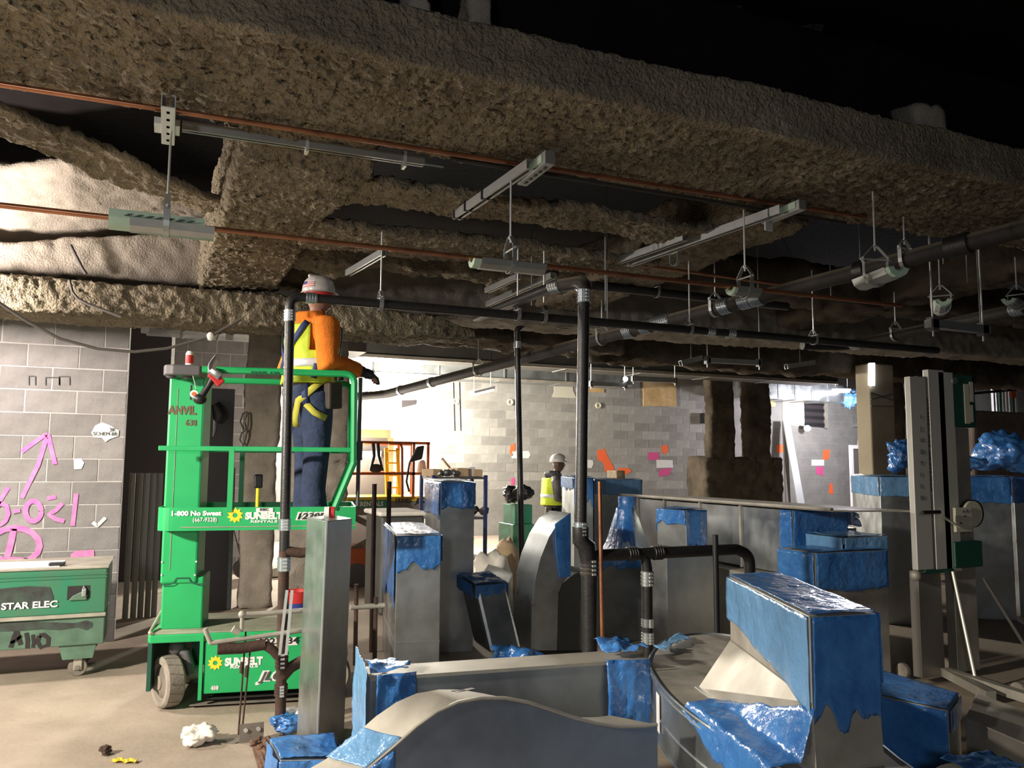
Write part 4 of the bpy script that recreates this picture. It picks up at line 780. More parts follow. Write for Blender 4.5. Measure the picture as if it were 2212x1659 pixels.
# things resting on or hung from the lift
def lw(p): return V(LO.x + p[0] * LC - p[1] * LS, LO.y + p[0] * LS + p[1] * LC, p[2])
cpt = lw((lpx(409, 788, PF + 0.1).x, PF + 0.1, zc1))
can = thing('drink_can', 'small red and white drink can on the lift console', 'can', cpt)
MB().lathe([(0.02, 0), (0.026, 0.006), (0.026, 0.09), (0.018, 0.1), (0.018, 0.105), (0, 0.105)], cpt, n=16).build('can_body', 'paper', can, smooth=True); MB().lathe([(0.0265, 0.02), (0.0268, 0.022), (0.0268, 0.075), (0.0265, 0.077)], cpt, n=16).build('red_band', 'red', can, smooth=True)
w0 = lw(lpx(462, 815, PF - 0.03)); w1 = lw(lpx(432, 862, PF - 0.03)); w2 = lw(lpx(466, 826, PF - 0.03))
gr = thing('cordless_grinder', 'black and red power tool hooked over the lift rail', 'power tool', w1)
dv = (w1 - w0); MB().tube([w0 + V(0, 0, 0.01), w0 + dv * 0.35, w0 + dv * 0.75, w1], [0.026, 0.02, 0.022, 0.03], 12).sph(w1, (0.045, 0.04, 0.036)).build('tool_body', 'black', gr, smooth=True)
MB().bar(w0 + V(-0.02, 0, 0.03), w0 + V(0.05, 0, -0.045), 0.07, 0.06).build('battery', 'red', gr, bevel=0.008); MB().bar(w0 + V(-0.03, -0.01, 0.05), w0 + V(0.04, -0.01, 0.0), 0.07, 0.05).build('striped_cover', 'galv_dull', gr, bevel=0.006)
# ------------------------------------------------------------------ people
def blob(parts):
    mb = MB()
    for p in parts:
        if p[0] == 's': mb.sph(p[1], p[2], 16, 10)
        else: mb.tube(p[1], p[2], 14)
    return mb
def skinned(mb, name, m, parent, vox=0.014, smooth_it=6):
    o = mb.build(name, m, parent, world=False, smooth=True, sharp=180)
    r = o.modifiers.new('merge', 'REMESH'); r.mode = 'VOXEL'; r.voxel_size = vox; r.use_smooth_shade = True
    s = o.modifiers.new('soften', 'SMOOTH'); s.factor = 0.5; s.iterations = smooth_it; return o
def hand(mb, w, fwd, side, up, s=1.0):
    """palm with four curled fingers and a thumb; w wrist, fwd finger direction"""
    f = Vector(fwd).normalized(); u = Vector(up).normalized(); sd = Vector(side).normalized(); c = w + f * 0.05 * s
    mb.tube([w, c, w + f * 0.085 * s], [0.026 * s, 0.034 * s, 0.032 * s], 10); mb.sph(c, (0.04 * s, 0.035 * s, 0.022 * s))
    for k, (o, L) in enumerate(((-0.03, 0.072), (-0.010, 0.082), (0.010, 0.077), (0.028, 0.06))):
        a = w + f * 0.085 * s + sd * o * s; b = a + f * L * 0.5 * s - u * 0.012 * s; d = b + f * L * 0.28 * s - u * 0.032 * s
        mb.tube([a - f * 0.02, a, b, d], [0.0105 * s, 0.0105 * s, 0.0098 * s, 0.0085 * s], 8)
    a = w + f * 0.035 * s - sd * 0.03 * s; mb.tube([a + sd * 0.01, a - sd * 0.018 * s + f * 0.02 * s, a - sd * 0.028 * s + f * 0.055 * s - u * 0.01], [0.013 * s, 0.012 * s, 0.0095 * s], 8)
    return mb
# worker on the platform: local axes x forward, y left, z up; stands on the platform floor
zf = zk0 + 0.045
wp = lw((lpx(662, 1090, PF + 0.34).x, PF + 0.34, zf))
WYAW = math.radians(90 - 23 - 52)
worker = thing('person', 'worker in orange hoodie, yellow vest and harness standing on the green lift', 'person', (wp.x, wp.y, zf), WYAW)
hip = V(-0.02, 0, 0.93); neck = V(0.03, 0, 1.45); sh = 0.20
rs, re_, rw = V(0.02, -0.22, 1.38), V(0.0, -0.31, 1.10), V(0.27, -0.27, 1.07)
ls, le, lw_ = V(0.02, 0.21, 1.38), V(-0.04, 0.31, 1.12), V(0.22, 0.28, 1.12)
bodyp = [('t', [hip, V(0, 0, 1.15), V(0.02, 0, 1.35), neck, V(0.04, 0, 1.53)], [0.12, 0.125, 0.12, 0.065, 0.056]),
         ('t', [V(0, -0.09, 0.93), V(0.02, -0.10, 0.5), V(0.0, -0.11, 0.09)], [0.085, 0.06, 0.042]), ('t', [V(0, 0.09, 0.93), V(0.04, 0.12, 0.5), V(0.06, 0.14, 0.09)], [0.085, 0.06, 0.042]),
         ('t', [V(0.02, -0.12, 1.37), rs, re_, rw], [0.07, 0.062, 0.045, 0.03]), ('t', [V(0.02, 0.12, 1.37), ls, le, lw_], [0.07, 0.062, 0.045, 0.03]),
         ('s', V(0.055, 0, 1.625), (0.098, 0.076, 0.118)), ('t', [V(0.08, 0, 1.57), V(0.11, 0, 1.545)], [0.06, 0.045]),
         ('t', [V(0.145, 0, 1.635), V(0.166, 0, 1.605)], [0.011, 0.016]), ('t', [V(0.13, -0.02, 1.565), V(0.138, 0.0, 1.562), V(0.13, 0.02, 1.565)], [0.009, 0.01, 0.009]), ('s', V(0.13, -0.035, 1.64), (0.012, 0.014, 0.01)), ('s', V(0.13, 0.035, 1.64), (0.012, 0.014, 0.01)),
         ('s', V(0.04, -0.078, 1.62), (0.02, 0.012, 0.032)), ('s', V(0.04, 0.078, 1.62), (0.02, 0.012, 0.032)),
         ('t', [V(-0.03, -0.11, 0.04), V(0.17, -0.12, 0.03)], [0.04, 0.035]), ('t', [V(0.03, 0.14, 0.04), V(0.23, 0.17, 0.03)], [0.04, 0.035])]
mbb = blob(bodyp); hand(mbb, rw, (1, 0.12, -0.25), (0, 0.9, 0.1), (0.2, 0, 1)); hand(mbb, lw_, (1, -0.2, -0.1), (0, -0.9, 0.1), (0, 0, 1))
skinned(mbb, 'body', 'skin', worker, 0.009, 3)
# clothing
tr = blob([('t', [V(-0.02, 0, 1.06), V(-0.02, 0, 0.9)], [0.165, 0.165]), ('s', V(-0.06, -0.06, 0.92), (0.12, 0.12, 0.13)), ('s', V(-0.06, 0.06, 0.92), (0.12, 0.12, 0.13)),
           ('t', [V(0, -0.095, 0.92), V(0.015, -0.10, 0.72), V(0.02, -0.105, 0.48), V(-0.005, -0.115, 0.22), V(0.005, -0.115, 0.07), V(0.01, -0.115, 0.02)], [0.128, 0.115, 0.092, 0.088, 0.1, 0.105]),
           ('t', [V(0, 0.095, 0.92), V(0.03, 0.11, 0.72), V(0.045, 0.12, 0.48), V(0.05, 0.135, 0.22), V(0.06, 0.14, 0.07), V(0.065, 0.14, 0.02)], [0.128, 0.115, 0.092, 0.086, 0.1, 0.105])])
jeans = skinned(tr, 'jeans', 'denim', worker, 0.014, 4)
hd = blob([('t', [V(-0.02, 0, 1.0), V(0, 0, 1.15), V(0.015, 0, 1.33), V(0.025, 0, 1.42), V(0.035, 0, 1.50)], [0.175, 0.172, 0.175, 0.14, 0.085]), ('s', V(0.015, -0.10, 1.33), (0.14, 0.13, 0.14)), ('s', V(0.015, 0.10, 1.33), (0.14, 0.13, 0.14)),
           ('t', [V(0.02, -0.14, 1.37), rs, rs.lerp(re_, 0.5) + V(-0.01, -0.01, 0), re_ + V(-0.02, -0.01, 0), re_.lerp(rw, 0.5), rw - V(0.015, 0, 0)], [0.11, 0.095, 0.088, 0.086, 0.074, 0.056]),
           ('t', [V(0.02, 0.14, 1.37), ls, ls.lerp(le, 0.5), le + V(-0.02, 0.01, 0), le.lerp(lw_, 0.5), lw_ - V(0.015, 0, 0)], [0.11, 0.095, 0.088, 0.086, 0.074, 0.056]),
           ('t', [V(-0.05, -0.10, 1.46), V(-0.09, 0, 1.45), V(-0.05, 0.10, 1.46), V(0.05, 0.09, 1.47)], [0.045, 0.06, 0.045, 0.035]), ('t', [V(-0.05, -0.10, 1.46), V(0.05, -0.09, 1.48)], [0.045, 0.038])])
skinned(hd, 'hoodie', 'hoodie', worker, 0.014, 4)
def torso(z, t):                                     # outline of the clothed trunk at height z
    k = max(0.0, min(1.0, (z - 0.98) / 0.44)); a = 0.168 + 0.012 * k; b = 0.208 + 0.028 * math.sin(PI * k) ; cx = -0.02 + 0.035 * k
    if z > 1.38: s = 1 - (z - 1.38) * 3.2; a *= s; b *= max(0.35, s)
    return V(cx + a * math.cos(t), b * math.sin(t), z)
vm = MB()
def vest_pt(u, v, off=0.012):
    t = 2 * PI * u; z = 0.97 + 0.43 * v; p = torso(z, t); n = V(math.cos(t), math.sin(t), 0); wr = 0.006 * math.sin(9 * t + 5 * z * 6) * (1 - v); return p + n * (off + wr)
def armhole(t, z): return abs(abs(math.sin(t)) - 1) < 0.16 and z > 1.2
nu, nv = 64, 28; vs = [vest_pt(i / nu, j / nv) for j in range(nv + 1) for i in range(nu)]
fs = [(j * nu + i, j * nu + (i + 1) % nu, (j + 1) * nu + (i + 1) % nu, (j + 1) * nu + i) for j in range(nv) for i in range(nu) if not armhole(2 * PI * (i + 0.5) / nu, 0.97 + 0.43 * (j + 0.5) / nv)]
vest = vm.add(vs, fs).build('hi_vis_vest', 'vest', worker, smooth=True, world=False, sharp=180, solid=0.006)
def wrap(z0, z1, name, m, off, t0=0, t1=2 * PI, n=48): return MB().grid(lambda u, v: (lambda t, z: torso(z, t) + V(math.cos(t), math.sin(t), 0) * off)(t0 + (t1 - t0) * u, z0 + (z1 - z0) * v), n, 3).build(name, m, worker if name != 'reflective_band' else vest, smooth=True, world=False, sharp=180, solid=0.003)
wrap(1.085, 1.14, 'reflective_band', 'silver', 0.021)
def strap_path(pts, w, m, name, off=0.022):          # webbing on the trunk: list of (angle deg from the front, height)
    P = []
    for (a0, z0), (a1, z1) in zip(pts[:-1], pts[1:]):
        for k in range(8): P.append((a0 + (a1 - a0) * k / 8, z0 + (z1 - z0) * k / 8))
    P.append(pts[-1]); C = []; N = []
    for a, z in P: t = math.radians(a); n = V(math.cos(t), math.sin(t), 0); C.append(torso(z, t) + n * off); N.append(n)
    L = []; Rr = []
    for k in range(len(C)):
        d = (C[min(k + 1, len(C) - 1)] - C[max(k - 1, 0)]).normalized(); q = d.cross(N[k]).normalized() * w / 2; L.append(C[k] + q); Rr.append(C[k] - q)
    n = len(C); return MB().add(L + Rr, [(i, i + 1, n + i + 1, n + i) for i in range(n - 1)]).build(name, m, worker, smooth=True, world=False, sharp=180, solid=0.004)
for s in (-1, 1):
    strap_path([(180 + s * 62, 1.40), (180 + s * 30, 1.25), (180 + s * 8, 1.12)], 0.055, 'silver', 'reflective_stripe', 0.018)
    strap_path([(180 + s * 50, 1.41), (180 + s * 18, 1.24), (180 - s * 16, 1.06)], 0.045, 'navy', 'harness_strap', 0.027)
    strap_path([(s * 40, 1.40), (s * 30, 1.2), (s * 34, 1.0)], 0.045, 'navy', 'harness_strap', 0.025)
    strap_path([(180 + s * 75, 1.1), (180 + s * 72, 1.0)], 0.045, 'navy', 'harness_strap', 0.03)
bl = MB().grid(lambda u, v: (lambda t: V(-0.02 + 0.178 * math.cos(t), 0.182 * math.sin(t), 0.955 + 0.045 * v))(2 * PI * u), 48, 1).build('belt', 'leather', worker, smooth=True, world=False, sharp=180, solid=0.006)
# leg webbing, pouch
def webbing(pts, w, m, name, nrm): return MB().ribbon([Vector(p) for p in pts], w, nrm, 0.0).build(name, m, worker, world=False, solid=0.005, smooth=True)
webbing([(-0.10, -0.15, 1.0), (-0.115, -0.165, 0.9), (-0.105, -0.17, 0.82)], 0.046, 'navy', 'leg_strap', (-0.75, -0.66, 0)); webbing([(-0.105, -0.172, 0.82), (-0.06, -0.215, 0.76), (0.03, -0.225, 0.72)], 0.044, 'olive', 'leg_strap', (-0.4, -0.92, 0))
webbing([(0.02, -0.195, 1.0), (-0.07, -0.205, 0.93), (-0.145, -0.13, 0.84), (-0.135, -0.06, 0.72), (-0.11, -0.03, 0.66)], 0.05, 'olive', 'leg_strap', (-0.8, -0.6, 0))
MB().bx(-0.02, 0.02, -0.028, 0.028, -0.006, 0.006).build('buckle', 'cream', worker, world=False); bk = worker.children[-1]; bk.location = (-0.108, -0.182, 0.83); bk.rotation_euler = (math.radians(80), 0, math.radians(-40))
MB().bx(-0.06, 0.06, -0.05, 0.03, -0.19, 0.0).build('tool_pouch', 'leather', worker, world=False, bevel=0.015); pc = worker.children[-1]; pc.location = (0.07, -0.215, 0.98); pc.rotation_euler = (0.1, -0.1, 0.2)
# hard hat, gloves
hz = 1.655
hat = MB().add(*(lambda: (lambda m: (m.v, m.f))(MB().lathe([(0.118, 0.0), (0.122, 0.012), (0.118, 0.05), (0.104, 0.09), (0.078, 0.118), (0.04, 0.132), (0.0, 0.136)], V(0.045, 0, hz), n=24)))()).build('hard_hat', 'hat', worker, smooth=True, world=False)
MB().lathe([(0.12, 0.0), (0.138, -0.004), (0.14, 0.0), (0.122, 0.01)], V(0.052, 0, hz + 0.0), n=24).build('brim', 'hat', hat, smooth=True, world=False); MB().bar(V(-0.04, 0, hz + 0.127), V(0.12, 0, hz + 0.127), 0.03, 0.025).build('ridge', 'hat', hat, world=False, bevel=0.01)
MB().lathe([(0.112, -0.045), (0.119, -0.04), (0.121, 0.0), (0.11, 0.0)], V(0.045, 0, hz - 0.004), n=24).build('red_liner', 'red', worker, smooth=True, world=False)
def hat_pt(a, h, off=0.004):
    r = float(np.interp(h, [0, 0.012, 0.05, 0.09, 0.118], [0.118, 0.122, 0.118, 0.104, 0.078])) + off; t = math.radians(a); return V(0.045 + r * math.cos(t), r * math.sin(t), hz + h)
def hat_patch(a0, a1, h0, h1, m, off=0.003): return MB().grid(lambda u, v: hat_pt(a0 + (a1 - a0) * u, h0 + (h1 - h0) * v, off), 8, 3).build('sticker', m, hat, smooth=True, world=False)
hat_patch(178, 230, 0.03, 0.075, 'paper'); hat_patch(178, 200, 0.055, 0.075, 'flagblue', 0.0045)
for k in range(3): hat_patch(178, 230, 0.032 + 0.015 * k, 0.038 + 0.015 * k, 'red', 0.004)
gm = MB(); hand(gm, rw, (1, 0.12, -0.25), (0, 0.9, 0.1), (0.2, 0, 1), 1.14); gm.tube([rw - V(0.05, 0, -0.005), rw + V(0.02, 0, -0.005)], [0.05, 0.04], 12); skinned(gm, 'glove', 'glove', worker, 0.007, 2)
gm = MB(); hand(gm, lw_, (1, -0.2, -0.1), (0, -0.9, 0.1), (0, 0, 1), 1.14); gm.tube([lw_ - V(0.05, 0, 0), lw_ + V(0.02, 0, 0)], [0.05, 0.04], 12); skinned(gm, 'glove', 'glove', worker, 0.007, 2)
for yy, xx in ((-0.115, 0.0), (0.145, 0.05)): skinned(blob([('t', [V(xx - 0.05, yy, 0.05), V(xx + 0.07, yy * 1.03, 0.045), V(xx + 0.17, yy * 1.1, 0.04)], [0.058, 0.052, 0.045]), ('t', [V(xx, yy, 0.05), V(xx, yy, 0.16)], [0.06, 0.055])]), 'boot', 'leather', worker, 0.012, 2)
# far worker by the wrapped ducts, seen in profile
FYw = 11.6; ph = aY(1196, 985, FYw)
fw2 = thing('person', 'distant worker in white hard hat and yellow vest beside the wrapped ducts', 'person', (ph.x, ph.y, 0), math.radians(-15))
S = 1.0
fb = blob([('t', [V(0, 0, 0.9), V(0, 0, 1.15), V(0.02, 0, 1.34), V(0.04, 0, 1.44), V(0.06, 0, 1.52)], [0.13, 0.13, 0.13, 0.065, 0.055]), ('s', V(0.08, 0, 1.6), (0.095, 0.075, 0.115)), ('t', [V(0.1, 0, 1.55), V(0.14, 0, 1.53)], [0.055, 0.04]), ('t', [V(0.165, 0, 1.62), V(0.188, 0, 1.585)], [0.011, 0.016]), ('s', V(0.06, -0.077, 1.6), (0.02, 0.012, 0.03)),
            ('t', [V(0, -0.09, 0.9), V(0.03, -0.1, 0.5), V(0, -0.1, 0.06), V(0.15, -0.1, 0.03)], [0.09, 0.065, 0.045, 0.04]), ('t', [V(0, 0.09, 0.9), V(0.08, 0.1, 0.5), V(0.06, 0.1, 0.06), V(0.21, 0.1, 0.03)], [0.09, 0.065, 0.045, 0.04]),
            ('t', [V(0.02, -0.13, 1.36), V(0.0, -0.22, 1.34), V(0.02, -0.25, 1.08), V(0.25, -0.2, 1.02)], [0.07, 0.06, 0.045, 0.03]), ('t', [V(0.02, 0.13, 1.36), V(0, 0.22, 1.34), V(0.02, 0.25, 1.08), V(0.25, 0.2, 1.02)], [0.07, 0.06, 0.045, 0.03])])
hand(fb, V(0.25, -0.2, 1.02), (1, 0.1, -0.1), (0, 1, 0), (0, 0, 1)); hand(fb, V(0.25, 0.2, 1.02), (1, -0.1, -0.1), (0, -1, 0), (0, 0, 1)); skinned(fb, 'body', 'skin_dark', fw2, 0.012, 3)
skinned(blob([('t', [V(0, 0, 1.0), V(0, 0, 1.15), V(0.02, 0, 1.34), V(0.03, 0, 1.43), V(0.03, 0, 1.47)], [0.165, 0.165, 0.165, 0.11, 0.09]), ('t', [V(0.02, -0.13, 1.36), V(0, -0.22, 1.34), V(0.02, -0.25, 1.08), V(0.22, -0.2, 1.02)], [0.1, 0.085, 0.07, 0.05]), ('t', [V(0.02, 0.13, 1.36), V(0, 0.22, 1.34), V(0.02, 0.25, 1.08), V(0.22, 0.2, 1.02)], [0.1, 0.085, 0.07, 0.05]), ('t', [V(-0.12, 0, 1.44), V(-0.06, -0.08, 1.46), V(0.04, -0.09, 1.47)], [0.06, 0.05, 0.04])]), 'sweatshirt', 'charcoal', fw2, 0.014, 4)
skinned(blob([('t', [V(0, 0, 1.04), V(0, 0, 0.9)], [0.16, 0.16]), ('t', [V(0, -0.09, 0.9), V(0.03, -0.1, 0.5), V(0, -0.1, 0.05)], [0.12, 0.09, 0.085]), ('t', [V(0, 0.09, 0.9), V(0.08, 0.1, 0.5), V(0.06, 0.1, 0.05)], [0.12, 0.09, 0.085])]), 'trousers', 'black', fw2, 0.014, 4)
MB().grid(lambda u, v: torso(0.97 + 0.42 * v, 2 * PI * u) * 1.0 + V(math.cos(2 * PI * u), math.sin(2 * PI * u), 0) * 0.016, 48, 20).build('hi_vis_vest', 'vest', fw2, smooth=True, world=False, sharp=180, solid=0.006)
MB().grid(lambda u, v: torso(1.09 + 0.05 * v, 2 * PI * u) + V(math.cos(2 * PI * u), math.sin(2 * PI * u), 0) * 0.024, 48, 2).build('reflective_band', 'silver', fw2, smooth=True, world=False, sharp=180, solid=0.003)
hb = MB().lathe([(0.13, 0.0), (0.134, 0.012), (0.13, 0.05), (0.114, 0.09), (0.085, 0.118), (0.04, 0.134), (0.0, 0.138)], V(0.07, 0, 1.64), n=24).build('hard_hat', 'hat', fw2, smooth=True, world=False)
MB().prism([V(0.12 + 0.13 * math.cos(t), 0.12 * math.sin(t), 1.638) for t in np.linspace(-1.5, 1.5, 12)], (0, 0, 0.008)).build('peak', 'hat', hb, world=False)
MB().bx(-0.17, -0.07, -0.24, -0.14, 0.8, 0.95).build('tool_pouch', 'leather', fw2, world=False, bevel=0.02)
# ------------------------------------------------------------------ gang box beside the left wall
GY = 6.95; gx1 = aY(228, 1300, GY).x; gx0 = gx1 - 1.75
def gz(y, x=200): return aY(x, y, GY).z
gb = thing('gang_box', 'green steel gang box on casters lettered STAR ELEC against the block wall', 'tool box', (gx0 + 0.9, GY + 0.35, 0))
zb0, zs, ztop = gz(1393), gz(1325), gz(1228)
bodyg = MB().bx(gx0, gx1, GY + 0.02, GY + 0.62, zb0, zs).build('lower_body', 'boxdull', gb, bevel=0.008)
lid = MB().bx(gx0, gx1, GY, GY + 0.68, zs + 0.004, ztop).build('upper_body', 'boxgreen', gb, bevel=0.008)
MB().bx(gx0, gx1 + 0.004, GY - 0.006, GY + 0.02, zs - 0.022, zs + 0.004).build('seam_strip', 'galv_tan', gb)
for k, y in enumerate((1240, 1247)): MB().bx(gx0, gx1 + 0.002, GY - 0.008, GY, gz(y) - 0.004, gz(y) + 0.004).build('lid_ridge', 'boxgreen', lid)
MB().bx(gx0 - 0.01, gx1 + 0.012, GY - 0.012, GY + 0.7, ztop, ztop + 0.018).build('lid_top', 'galv_tan', lid, bevel=0.004)
hx0, hx1, hz0, hz1 = aY(146, 1270, GY).x, aY(194, 1270, GY).x, gz(1293), gz(1264)
hr = MB().bx(hx0, hx1, GY - 0.004, GY + 0.001, hz0, hz1).build('handle_recess', 'void', lid)
MB().prism([V(hx0 + 0.01, GY - 0.006, hz0 - 0.005), V(hx1 - 0.02, GY - 0.006, hz0 - 0.005), V(hx1 - 0.01, GY - 0.006, hz0 + 0.03), V(hx0 + 0.1, GY - 0.006, hz0 + 0.06), V(hx0 + 0.04, GY - 0.006, hz0 + 0.03)], (0, -0.012, 0)).build('handle_scoop', 'boxdull', hr, bevel=0.006)
MB().bx(hx1 - 0.05, hx1 - 0.02, GY - 0.03, GY - 0.004, hz0 + 0.02, hz0 + 0.075).build('padlock', 'galv_dull', hr, bevel=0.006); MB().tube([V(hx1 - 0.045, GY - 0.016, hz0 + 0.07), V(hx1 - 0.04, GY - 0.016, hz1 + 0.0), V(hx1 - 0.025, GY - 0.016, hz0 + 0.07)], 0.004, 6).build('shackle', 'white_metal', hr)
def gpatch(pts, m, name, parent, off=0.004): return MB().add([(lambda q: V(q.x, GY - off, q.z))(aY(x, y, GY)) for x, y in pts], [tuple(range(len(pts)))]).build(name, m, parent)
gpatch([(-60, 1274), (0, 1272), (60, 1266), (108, 1268), (116, 1290), (112, 1308), (60, 1313), (0, 1317), (-60, 1320)], 'soot', 'dark_paint_patch', lid)
lettering('STAR ELEC', gz(1287) - gz(1306), (aY(3, 1306, GY).x, GY - 0.008, gz(1306)), (1, 0, 0), (0, 0, 1), 'white', lid, width=aY(124, 1306, GY).x - aY(3, 1306, GY).x, bold=0.0018)
def gp2(pts, m, name): return MB().add([(lambda q: V(q.x, GY + 0.016, q.z))(aY(x, y, GY)) for x, y in pts], [tuple(range(len(pts)))]).build(name, m, bodyg)
gp2([(-40, 1348), (40, 1343), (110, 1345), (160, 1347), (186, 1341), (198, 1345), (199, 1355), (186, 1362), (165, 1356), (128, 1362), (90, 1360), (40, 1364), (-40, 1366)], 'soot', 'black_overspray')
def gstroke(pts, w): return MB().ribbon([(lambda q: V(q.x, GY + 0.0195, q.z))(aY(x, y, GY)) for x, y in pts], w, (0, -1, 0), 0.003).build('painted_initial', 'void', bodyg)
gstroke([(22, 1400), (29, 1378), (34, 1354), (40, 1380), (44, 1394)], 0.03); gstroke([(22, 1390), (34, 1384), (46, 1374)], 0.02); gstroke([(56, 1368), (59, 1385), (58, 1402)], 0.028); gstroke([(70, 1372), (72, 1388), (70, 1400)], 0.024); gstroke([(84, 1374), (80, 1388), (88, 1400), (103, 1394), (104, 1380), (94, 1372), (84, 1374)], 0.03)
for x in (gx0 + 0.25, gx1 - 0.17):
    for y in (GY + 0.10, GY + 0.52):
        MB().prism([V(x - 0.13, y - 0.06, zb0), V(x + 0.12, y - 0.06, zb0), V(x + 0.10, y - 0.06, 0.135), V(x - 0.10, y - 0.06, 0.135)], (0, 0.12, 0)).build('skid', 'boxdull', gb)
        w = MB().lathe([(0.03, -0.02), (0.062, -0.02), (0.066, -0.012), (0.066, 0.012), (0.062, 0.02), (0.03, 0.02)], V(x, y, 0.066), (0, -1, 0), 20).build('caster', 'hub', gb, smooth=True)
        MB().bx(x - 0.028, x + 0.028, y - 0.034, y - 0.024, 0.05, 0.14).build('caster_fork', 'galv_tan', w); MB().cyl((x, y - 0.04, 0.066), (x, y - 0.02, 0.066), 0.018, n=10).build('axle', 'hub', w)
pp = MB().bx(gx0 + 0.2, aY(128, 1215, GY).x, GY + 0.02, GY + 0.45, ztop + 0.019, ztop + 0.022).build('drawing_sheet', 'paper'); tag(pp, 'white drawing sheet lying on the gang box lid', 'paper')
c = aY(122, 1218, GY + 0.1); ph_ = MB().bx(c.x - 0.05, c.x + 0.06, GY + 0.06, GY + 0.13, ztop + 0.023, ztop + 0.045).build('tape_measure', 'black', bevel=0.008); tag(ph_, 'small black tool on the corner of the drawing sheet', 'tool')
# ------------------------------------------------------------------ floor clutter around the lift
def crumple(name, label, cat, c, r, m, s=0, flat=0.7, n=4):
    bm = bmesh.new(); bmesh.ops.create_icosphere(bm, subdivisions=n, radius=1.0); me = bpy.data.meshes.new(name)
    P = np.array([v.co[:] for v in bm.verts]); d = 0.85 + 0.9 * vnoise(P + 10, 1.5, s) + 0.9 * np.abs(vnoise(P + 10, 3.2, s + 1)) + 0.4 * np.abs(vnoise(P + 10, 6.5, s + 2)); P = P * d[:, None] * np.array([r, r, r * flat]); P[:, 2] -= P[:, 2].min()
    for v, p in zip(bm.verts, P): v.co = p
    bm.to_mesh(me); bm.free(); me.polygons.foreach_set('use_smooth', [n > 2] * len(me.polygons)); me.materials.append(M[m]); o = bpy.data.objects.new(name, me); COL.objects.link(o); o.location = c
    return tag(o, label, cat) if label else o
crumple('rag', 'crumpled white rag on the floor in front of the lift', 'rag', aZ(424, 1606, 0), 0.08, 'rag', 4, 0.55)
crumple('plastic_scrap', 'small crumpled blue plastic at the foot of the left riser', 'plastic', aZ(622, 1580, 0), 0.08, 'film', 9, 0.45)
crumple('paper_scrap', 'torn white paper beside the foot of the left riser', 'paper', aZ(634, 1562, 0), 0.06, 'paper', 11)
q = aZ(516, 1606, 0); bkt = thing('steel_bracket', 'bent steel angle bracket with two bolts on the floor', 'bracket', q)
MB().bx(q.x, q.x + 0.135, q.y - 0.004, q.y + 0.004, 0.0, 0.105).build('upright_plate', 'hub', bkt); MB().prism([V(q.x - 0.02, q.y, 0.0), V(q.x - 0.2, q.y + 0.05, 0.0), V(q.x - 0.2, q.y + 0.12, 0.0), V(q.x - 0.06, q.y + 0.1, 0.0), V(q.x + 0.08, q.y + 0.06, 0.0)], (0, 0, 0.006)).build('base_plate', 'hub', bkt)
for dx in (0.035, 0.105): MB().cyl((q.x + dx, q.y - 0.012, 0.07), (q.x + dx, q.y, 0.07), 0.012, n=8).build('bolt', 'white_metal', bkt)
a = aZ(248, 1642, 0); o = MB().grid(lambda u, v: V(a.x + 0.12 * u - 0.02 * v, a.y - 0.07 * u - 0.04 * v, 0.004 + 0.012 * abs(math.sin(7 * u + 2 * v))), 10, 2).build('caution_tape', 'yellow_lad', solid=0.001); tag(o, 'scrap of yellow tape on the floor at bottom left', 'tape')
a = aZ(228, 1630, 0); o = crumple('debris_scrap', 'dark twig-like scrap next to the yellow tape', 'scrap', a, 0.03, 'rust', 3)
o = MB().grid(lambda u, v: aZ(540 + 110 * u + 25 * v, 1600 + 90 * v, 0) + V(0, 0, 0.004 + 0.03 * (4 * u * (1 - u)) * (0.5 + 0.5 * math.sin(23 * u + 11 * v))), 14, 10).build('dirt_patch', 'dirt'); o['kind'] = 'stuff'; tag(o, 'reddish loose dirt at the edge of the slab', 'dirt')
for k, (px, py) in enumerate(((548, 1612), (556, 1600), (562, 1622))): crumple('brick_chip', 'reddish broken chip in the dirt near the bracket', 'rubble', aZ(px, py, 0), 0.02, 'dirt', 20 + k)['group'] = 'chips in the dirt'
# dusty pipe frame in front of the lift
YP = 5.05
pf = thing('pipework_stand', 'dusty pipe frame and thin rods standing in front of the lift chassis', 'pipe frame', aZ(520, 1588, 0))
def pp_(pts, r, name, m='galv_tan', Y=YP): return MB().tube([aY(x, y, Y) for x, y in pts], r, 10).build(name, m, pf, smooth=True, sharp=60)
pp_([(523, 1327), (580, 1324), (662, 1318)], 0.014, 'upper_rail'); pp_([(523, 1327), (522, 1364)], 0.011, 'upright'); MB().sph(aY(523, 1327, YP), 0.022).build('elbow_knob', 'galv_tan', pf)
pp_([(455, 1389), (540, 1378), (665, 1360)], 0.014, 'lower_rail'); pp_([(455, 1389), (447, 1370), (443, 1358)], 0.014, 'end_stub'); pp_([(470, 1402), (520, 1400), (572, 1392)], 0.032, 'short_pipe', 'rust')
pp_([(503, 1358), (517, 1366)], 0.022, 'cap'); pp_([(572, 1392), (590, 1405), (601, 1418)], 0.028, 'bend', 'rust')
for (x0, y0, x1, y1) in ((531, 1364, 515, 1587), (541, 1398, 522, 1587)): pp_([(x0, y0), (x1, y1)], 0.0055, 'threaded_rod', 'rust')
for (x, y) in ((523, 1430), (534, 1438)): MB().cyl(aY(x, y, YP), aY(x - 2, y + 24, YP), 0.011, n=8).build('rod_nut', 'rust', pf)
for (x0, x1) in ((620, 604), (631, 618)): MB().bar(aY(x0, 1275, YP - 0.05), aY(x1, 1415, YP - 0.05), 0.016, 0.006).build('metal_strip', 'white_metal', pf)
